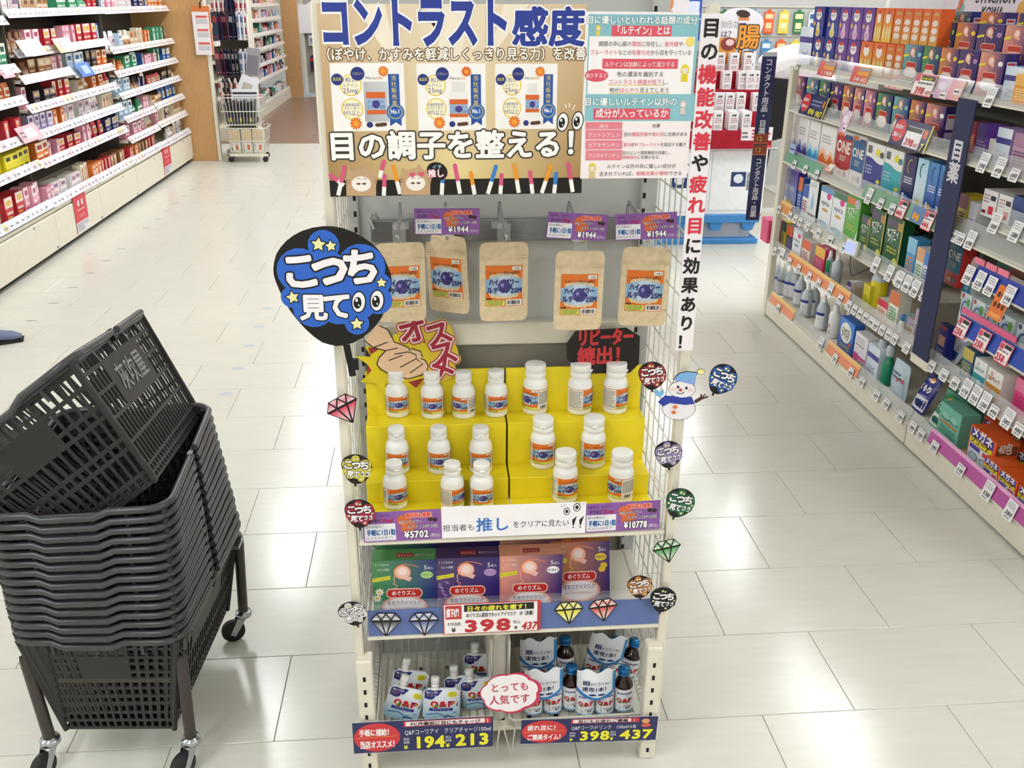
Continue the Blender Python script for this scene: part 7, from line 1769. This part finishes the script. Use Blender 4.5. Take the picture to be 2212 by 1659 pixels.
# second shelving run beyond, same line
for bi, (ya, yb) in enumerate(((11.2, 12.4), (12.4, 13.6), (13.6, 14.8), (14.8, 16.4))):
    t = thing('far_shelf_gondola', 'cream shelving bay in the far left run beyond the hosiery rack, %s' % ORD[bi], 'shelving', (-2.4, ya, 0))
    M().box(-.42, -.40, 0, yb - ya, 0, 1.9).build('back_panel', 'dgrey', t); M().box(-.42, .09, 0, yb - ya, .0, .14, cut=.004).build('plinth', 'cream', t)
    for si, z in enumerate((.16, .47, .66, .86, 1.05, 1.24, 1.43)):
        s_ = M().box(-.40, .09 - si * .012, .005, yb - ya - .005, z - .018, z, cut=.003).build('shelf', 'cream', t)
        m = M(eps=.001); m.fr = lambda u, v, q: (.09 - si * .012 - .02 * v / .05 + q, u, z - .02 + v); m.rect(.005, 0, yb - ya - .005, .05, 'e0dfe2', 0); rr = random.Random(bi * 9 + si); u = .03
        while u < yb - ya - .1: m.rect(u, .006, u + .06, .042, rr.choice(('f5f5f7', 'f0d0d4', 'f3efc8', 'f5f5f7')), 1); u += rr.uniform(.08, .16)
        m.build('price_rail', 'gloss', s_)
        y = yb - .08; n = 0
        while y > ya + .1 and bi > 0:
            w = rr.uniform(.13, .22); n += 1; col = rr.choice(PAL); h = rr.uniform(.10, .15); kind = rr.choice(('carton', 'slim', 'tube', 'bag')); w = min(w, h * 1.4)
            o = link(NM[kind] if 0 else 'far_' + NM[kind], lbox(kind, *col[1:]), None, (-2.4 + .05 - si * .012, y - w / 2, z + .001), (0, 0, L90)); o.scale = (w - .01, .1, h)
            tag(o, '%s %s, far left run, level %s, %s along its %s bay' % (col[0], NAMES[kind], ORD[si], ORD[n - 1], ORD[bi]), NAMES[kind].split()[-1], 'goods on the far left run'); y -= w + rr.uniform(.0, .06)
p = onY(633, 100, 16.6)
o = M().box(p.x - .14, p.x + .12, 16.5, 16.6, 0, 2.2, cut=.004).build('wood_end_panel', 'wood'); tag(o, 'second light wood panel at the far end of the left run', 'panel')
t = thing('far_hanging_rack', 'far rack of hanging packs right of the second wood panel', 'display rack', (-2.0, 17.2, 0)); M().box(-.12, .55, 0, .03, 0, 1.9).build('back_board', 'dgrey', t); M().box(-.14, -.11, -.1, .03, 0, 1.9).build('post', 'cream', t)
for r_ in range(3):
    for i in range(4):
        o = link('hosiery_pack', hpack((4, 3, 0)[r_], .085, .27), None, (-2.0 + .13 * i, 17.1, 1.2 - .42 * r_), (0, 0, 0)); tag(o, 'hanging pack on the far rack, row %s, %s from the wood panel' % (ORD[r_], ORD[i]), 'pack', 'packs on the far rack')
o = M().box(-.22, .22, 0, .004, 0, .45, 'f3f2f4').build('paper_notice', 'print', None, (-2.0, 17.07, .98)); tag(o, 'plain white paper notice hanging on the far rack', 'notice')
# shelving across the back, only its top shows over the posters
t = thing('rear_gondola', 'shelving run crossing behind the centre stand, seen above the posters', 'shelving', (1.0, 13.2, 0))
M().box(-2.3, 2.6, .40, .43, 0, 2.3).build('back_panel', 'grey', t)
for z in (.5, .9, 1.25, 1.42): M().box(-2.3, 2.6, 0, .40, z - .02, z, cut=.003).build('shelf', 'cream', t)
rr = random.Random(21)
x = -1.2; n = 0
while x < 3.4:
    w = rr.uniform(.09, .2); h = rr.uniform(.16, .26); col = rr.choice(PAL); kind = rr.choice(('carton', 'tube', 'bag', 'slim')); w = min(w, h * .8)
    o = link('far_' + NM[kind], lbox(kind, *col[1:]), None, (x + w / 2, 13.24, 1.421)); o.scale = (w, .1, h); tag(o, '%s %s on the rear run above the posters, %s from its left end' % (col[0], NAMES[kind], ORD[n] if n < 25 else 'item %d' % n), NAMES[kind].split()[-1], 'goods on the rear run'); x += w + rr.uniform(.01, .05); n += 1
# ================================================================== FAR RIGHT: island display
t = thing('island_display', 'white cardboard island display with red cloth top on a blue pallet', 'display', (2.0, 6.2, 0))
def isl(n, m, mats, par=None):
    o = m.build(n, mats, par or t)
    if par is None: o.location = (-2.0, -6.2, 0)
    return o
pl = isl('pallet', M().box(1.20, 2.22, 6.16, 6.9, .145, .20, cut=.004).box(1.20, 2.22, 6.15, 6.9, 0, .035, cut=.004), 'bluepl')
m = M()
for x in (1.42, 1.66, 1.92, 2.15): m.loft([[(x - .05, 6.17, .15), (x + .05, 6.17, .15), (x + .05, 6.3, .15), (x - .05, 6.3, .15)], [(x - .03, 6.17, .09), (x + .03, 6.17, .09), (x + .03, 6.3, .09), (x - .03, 6.3, .09)]][::-1])
m.build('pallet_foot', 'bluepl', pl)
isl('pallet_core', M().box(1.24, 2.18, 6.22, 6.85, .035, .145, 'c3c4c8'), 'matt')
for x0, x1, y0, lab in ((1.42, 1.828, 6.14, 'a'), (1.842, 2.235, 6.18, 'b')):
    m = M(eps=.001); m.box(x0, x1, y0, y0 + .6, .201, .645, 'edeff2')
    m.fr = plane(x0, y0, .201); W_, H_ = x1 - x0, .444; m.line([(.02, .025), (W_ - .02, .025), (W_ - .02, H_ - .02), (.02, H_ - .02)], .004, '9a9ca2', 1, closed=True)
    m.rect(W_ * .40, H_ * .42, W_ * .66, H_ * .64, '2f3f6e', 1); m.ell(W_ * .53, H_ * .54, W_ * .085, H_ * .07, 'e0e4ee', 2, 12); m.text('高田製薬', W_ * .72, H_ * .64, .036, '7a7c86', 1, vert=True, pitch=.03)
    isl('carton_bin', m, 'matt')
m = M()
m.box(1.42, 2.23, 6.12, 6.85, .646, .76); m.box(1.42, 2.23, 6.30, 6.85, .76, .86); m.box(1.42, 2.23, 6.42, 6.85, .86, .99); m.box(1.42, 2.23, 6.54, 6.85, .99, 1.10)
isl('red_cloth', m, 'cloth')
m = M(eps=.001); m.fr = plane(2.02, 6.118, .700); m.rect(0, 0, .21, .085, 'f0e6ea', 1); m.fake(.07, .01, .13, .065, 3, 'c8404a', 2, 3); m.fake(.005, .01, .05, .05, 2, '7a7a80', 2, 3)
isl('price_paper', m, 'print')
m = M(eps=.001); m.fr = plane(1.44, 6.118, .700); m.rect(0, 0, .12, .07, 'f0e6ea', 1); m.fake(.01, .01, .1, .05, 2, 'c8404a', 2, 5)
isl('price_paper', m, 'print')
m = M(eps=.001); m.fr = plane(2.12, 6.11, .665); m.poly([(0, .01), (.11, -.025), (.11, 0), (0, .035)], 'd8505a', 1); isl('red_ribbon', m, 'print')
pm_ = {}
m = M(eps=.001); m.box(-.031, .031, 0, .06, 0, .118, 'eceaed'); m.text('高麗', -.015, .088, .016, '4a4a50', 1, .03, .02); m.fake(-.022, .045, .044, .035, 3, 'b58a90', 1, 3); m.fake(-.02, .012, .04, .022, 3, '9a98a0', 1, 5)
o0 = m.build('supplement_carton', 'pack'); cme = o0.data; bpy.data.objects.remove(o0)
for i, (px, py, Y) in enumerate(((1553, 175, 6.6), (1584, 163, 6.58), (1614, 162, 6.58), (1568, 205, 6.46), (1602, 204, 6.46), (1630, 206, 6.46), (1618, 220, 6.44), (1553, 240, 6.34), (1575, 238, 6.34), (1599, 238, 6.34), (1634, 240, 6.34), (1580, 258, 6.24), (1605, 258, 6.24), (1550, 270, 6.16), (1583, 272, 6.16), (1611, 274, 6.16))):
    zt = {6.6: 1.10, 6.58: 1.10, 6.46: .99, 6.44: .99, 6.34: .86, 6.24: .76, 6.16: .76}[Y]
    p = onY(px, py, Y); o = link('supplement_carton', cme, None, (p.x, Y - (.01 if zt == .76 else 0), zt + .001)); tag(o, 'small white carton on the island red cloth, %s counting from the top left' % ORD[i], 'box', 'white cartons on the island')
t = thing('island_poster', 'tall poster with orange and black lettering standing behind the island cartons', 'poster', (1.98, 6.68, .86))
def u(px, py): p = onY(px, py, 6.68); return (p.x - 1.98, p.z - .86)
m = M(eps=.001); q = [u(1520, 150), u(1616, 150), u(1622, 45), u(1520, 42)]; m.prism(q, .004, 'ece8ee')
a = u(1556, 60); m.text('ラのバランスが', a[0], a[1], .055, '5a5a66', 1, .13, .0); a = u(1556, 80); m.text('は？', a[0], a[1], .05, '5a5a66', 1)
a, b = u(1520, 138), u(1591, 82); m.rect(a[0], a[1], b[0], b[1], 'e0983a', 1); a = u(1573, 95); m.ell(a[0], a[1], .055, .045, '8a3a3a', 2, 14); m.ell(a[0] + .01, a[1] + .01, .03, .022, 'e6c9c4', 3, 10)
a, b = u(1596, 66), u(1612, 50); m.rect(a[0], a[1], b[0], b[1], '3a3470', 2)
a = u(1614, 100); m.text('腸', a[0], a[1], .165, 'e89a3a', 4, None, .018, align='c', out=[(.06, '3a2f2a')]); a = u(1607, 143); m.text('に', a[0], a[1], .135, 'e89a3a', 4, None, .03, align='c', out=[(.075, '3a2f2a')])
m.build('printed_face', 'print', t)
t = thing('portrait_card', 'white rounded card with a drawn woman in purple leaning over, above the island', 'card', (2.13, 6.70, 1.26))
m = M(eps=.001); m.prism([(.165 * math.cos(2 * math.pi * i / 24), .14 + .105 * math.sin(2 * math.pi * i / 24)) for i in range(24)], .004, 'f1eef6')
m.poly([(-.11, .02), (-.02, .135), (.03, .14), (.05, .06), (.04, .02)], '4f3a8a', 1); m.ell(.02, .175, .038, .034, 'e0905a', 2, 14, -.4); m.ell(.012, .205, .05, .024, '3a2a26', 3, 14, -.15); m.poly([(.0, .14), (.02, .12), (.04, .14)], 'f0ecf2', 2); m.ell(-.035, .095, .016, .02, 'e0905a', 3, 10); m.ell(-.06, .04, .04, .022, '6a4a2a', 3, 10)
m.build('printed_face', 'print', t); M().tube([(0, .004, .04), (0, .004, -.17)], .004).build('stick', 'white', t)
t = thing('portrait_card', 'white rounded card with a drawn man in grey, its top cut by the photo', 'card', (1.62, 6.72, 1.40))
m = M(eps=.001); m.prism([(.15 * math.cos(2 * math.pi * i / 24), .12 + .11 * math.sin(2 * math.pi * i / 24)) for i in range(24)], .004, 'efebf3')
m.ell(.0, .13, .04, .055, 'e0955f', 1, 14); m.ell(.0, .178, .042, .02, '4a3630', 2, 12); m.poly([(-.06, .03), (.06, .03), (.035, .08), (-.035, .08)], '7a706a', 1.5)
m.build('printed_face', 'print', t); M().tube([(0, .004, .02), (0, .004, -.30)], .004).build('stick', 'white', t)
# pegboard rack with hanging packs behind
t = thing('pegboard_rack', 'pegboard rack of small hanging packs behind the island display', 'display rack', (3.0, 8.3, 0))
M().box(-.75, .9, .018, .05, 0, 1.9).build('pegboard', 'wood' if 0 else 'grey', t); m = M()
for z in (1.50, 1.27, 1.03): m.tube([(-.75, .012, z), (.9, .012, z)], .006, 5)
m.build('hang_bar', 'wire', t)
PK += [('e6d04a', 'f4ecc0'), ('4a8ac0', 'e0ecf4'), ('3a7a4a', 'e8e6b0'), ('e0602f', 'f4d0a0'), ('e3e6ea', '3a6a9a')]
for r_ in range(3):
    for i in range(8):
        o = link('hanging_pack', hpack(7 + (i * 2 + r_ * 3) % 5, .085, .19), None, (2.36 + .13 * i, 8.29, 1.29 - .235 * r_)); tag(o, 'small bright hanging pack on the pegboard behind the island, row %s, %s from the left' % (ORD[r_], ORD[i]), 'pack', 'packs on the pegboard')
o = M(eps=.002).box(-.14, .14, 0, .2, 0, .34, '2f4fa0').rect(-.12, .2, .12, .3, 'c9d4ec', 1).rect(-.12, .05, .12, .12, '8fa8d8', 1).build('blue_box_stack', 'pack', None, (2.07, 8.0, 1.24)); tag(o, 'blue striped box high behind the island display', 'box')
t = thing('counter_shelf', 'dark wooden counter shelf behind the bending person', 'shelf', (2.62, 8.25, 0)); M().box(-.32, .06, -.3, .3, 1.14, 1.18).build('top_board', 'dark', t); M().box(-.30, .04, -.25, .25, 0, 1.14).build('cabinet_body', 'dark', t)
o = M(eps=.001).box(-.10, .10, 0, .15, 0, .2, 'dfe6f2').rect(-.04, .12, .02, .17, '8a9ab8', 1).rect(-.1, .19, .1, .2, '4a8ac8', 1).build('white_box', 'pack', None, (2.55, 7.85, .98)); tag(o, 'white and blue box behind the bending person', 'box')
o = M(eps=.001).box(-.05, .05, 0, .1, 0, .12, 'd8487a').rect(-.04, .02, .04, .1, 'c02a66', 1).build('pink_box', 'pack', None, (1.775, 4.646, .38)); tag(o, 'pink box hanging behind the far end post of the right gondola', 'box')
# ---- bending shop assistant ------------------------------------------------
per = thing('person', 'person in white shirt and black apron bending over behind the navy stick sign', 'person', (2.42, 7.0, 0))
def skin(name, chain, mat, par, sub=2):
    V, E_, Rr = [], [], []
    for c in chain:
        for i, (p, r) in enumerate(c['p']):
            if i == 0 and c.get('at') is not None: last = c['at']; continue
            V.append(p); Rr.append(r)
            if i: E_.append((last, len(V) - 1))
            last = len(V) - 1
    me = bpy.data.meshes.new(name); me.from_pydata(V, E_, []); o = link(name, me, par)
    o.modifiers.new('skin', 'SKIN'); me.skin_vertices[0].data[0].use_root = True
    for i, r in enumerate(Rr): me.skin_vertices[0].data[i].radius = r if isinstance(r, tuple) else (r, r)
    o.modifiers.new('sub', 'SUBSURF').levels = sub; o.modifiers['sub'].render_levels = sub
    me.materials.append(M_(mat))
    for p in me.polygons: p.use_smooth = True
    return o
pm['skinc'] = lambda: pmat('warm_skin', 'd9a98a', .5); pm['shirt'] = lambda: pmat('white_shirt_cloth', 'eceaf0', .8, noise=.05, bump=.2); pm['apron'] = lambda: pmat('black_apron_cloth', '17161a', .8); pm['hair'] = lambda: pmat('dark_hair', '201612', .5)
# pelvis, torso forward to +X, neck, head, arms reaching down, legs
skin('body', [{'p': [((0, 0, .98), .10), ((.14, 0, 1.06), .10), ((.32, 0, 1.13), .11), ((.44, 0, 1.15), .07), ((.50, 0, 1.14), .045), ((.56, 0, 1.13), .085), ((.64, 0, 1.09), .07)]},
    {'at': 2, 'p': [(None, 0), ((.40, -.18, 1.06), .05), ((.46, -.20, .80), .042), ((.60, -.18, .62), .034), ((.66, -.17, .56), .036)]}, {'at': 2, 'p': [(None, 0), ((.40, .18, 1.06), .05), ((.46, .20, .80), .042), ((.60, .18, .62), .034), ((.66, .17, .56), .036)]},
    {'at': 0, 'p': [(None, 0), ((-.02, -.10, .86), .085), ((.02, -.10, .48), .055), ((-.03, -.10, .09), .04), ((.08, -.10, .04), .035)]}, {'at': 0, 'p': [(None, 0), ((-.02, .10, .86), .085), ((.02, .10, .48), .055), ((-.03, .10, .09), .04), ((.08, .10, .04), .035)]}], 'skinc', per)
skin('white_shirt', [{'p': [((-.03, 0, 1.03), (.13, .16)), ((.13, 0, 1.09), (.135, .17)), ((.31, 0, 1.16), (.13, .18)), ((.42, 0, 1.18), (.085, .11))]}, {'at': 2, 'p': [(None, 0), ((.40, -.20, 1.07), .068), ((.45, -.21, .90), .06)]}, {'at': 2, 'p': [(None, 0), ((.40, .20, 1.07), .068), ((.45, .21, .90), .06)]}], 'shirt', per)
skin('black_trousers', [{'p': [((0, 0, .96), (.135, .155))]}, {'at': 0, 'p': [(None, 0), ((-.02, -.10, .84), .105), ((.02, -.10, .48), .075), ((-.03, -.10, .12), .062)]}, {'at': 0, 'p': [(None, 0), ((-.02, .10, .84), .105), ((.02, .10, .48), .075), ((-.03, .10, .12), .062)]}], 'apron', per)
m = M(); ap = []
m.loft([[(-.12, -.17, .55), (-.12, .17, .55), (.16, .17, .62), (.16, -.17, .62)], [(-.14, -.175, .95), (-.14, .175, .95), (.19, .17, .96), (.19, -.17, .96)], [(-.12, -.17, 1.05), (-.12, .17, 1.05), (.24, .16, 1.02), (.24, -.16, 1.02)]], caps=True)
m.build('apron', 'apron', per)
m = M(); m.lathe([(.001, .10), (.06, .09), (.098, .04), (.102, 0), (.09, -.04), (.06, -.06)], 16, (0, 0, 0)); m.xf(0, Matrix.Translation((.575, 0, 1.14)) @ Matrix.Rotation(.5, 4, 'Y')); m.build('hair', 'hair', per)
# shoe of someone stepping past, cut by the left edge
p = onZ(-14, 742); t = thing('shoe', 'grey blue shoe of a passer-by cut off by the left photo edge', 'shoe', (p.x, p.y, 0), .3)
pm['shoe'] = lambda: pmat('grey_blue_shoe_cloth', '6a748e', .7)
def sh_ring(x, w, z0, z1): return [(x, w * math.cos(2 * math.pi * i / 12), (z0 + z1) / 2 + (z1 - z0) / 2 * math.sin(2 * math.pi * i / 12)) for i in range(12)]
M().loft([sh_ring(-.14, .025, .014, .06), sh_ring(-.12, .036, .012, .085), sh_ring(-.05, .038, .012, .085), sh_ring(.02, .043, .012, .065), sh_ring(.09, .042, .012, .05), sh_ring(.125, .022, .014, .035)], sm=True).build('upper', 'shoe', t)
M().loft([[(-.145, -.03, 0), (.0, -.045, 0), (.13, -.025, 0), (.13, .025, 0), (0, .045, 0), (-.145, .03, 0)], [(-.145, -.03, .016), (.0, -.045, .016), (.135, -.025, .016), (.135, .025, .016), (0, .045, .016), (-.145, .03, .016)]]).build('sole', 'rubber', t)
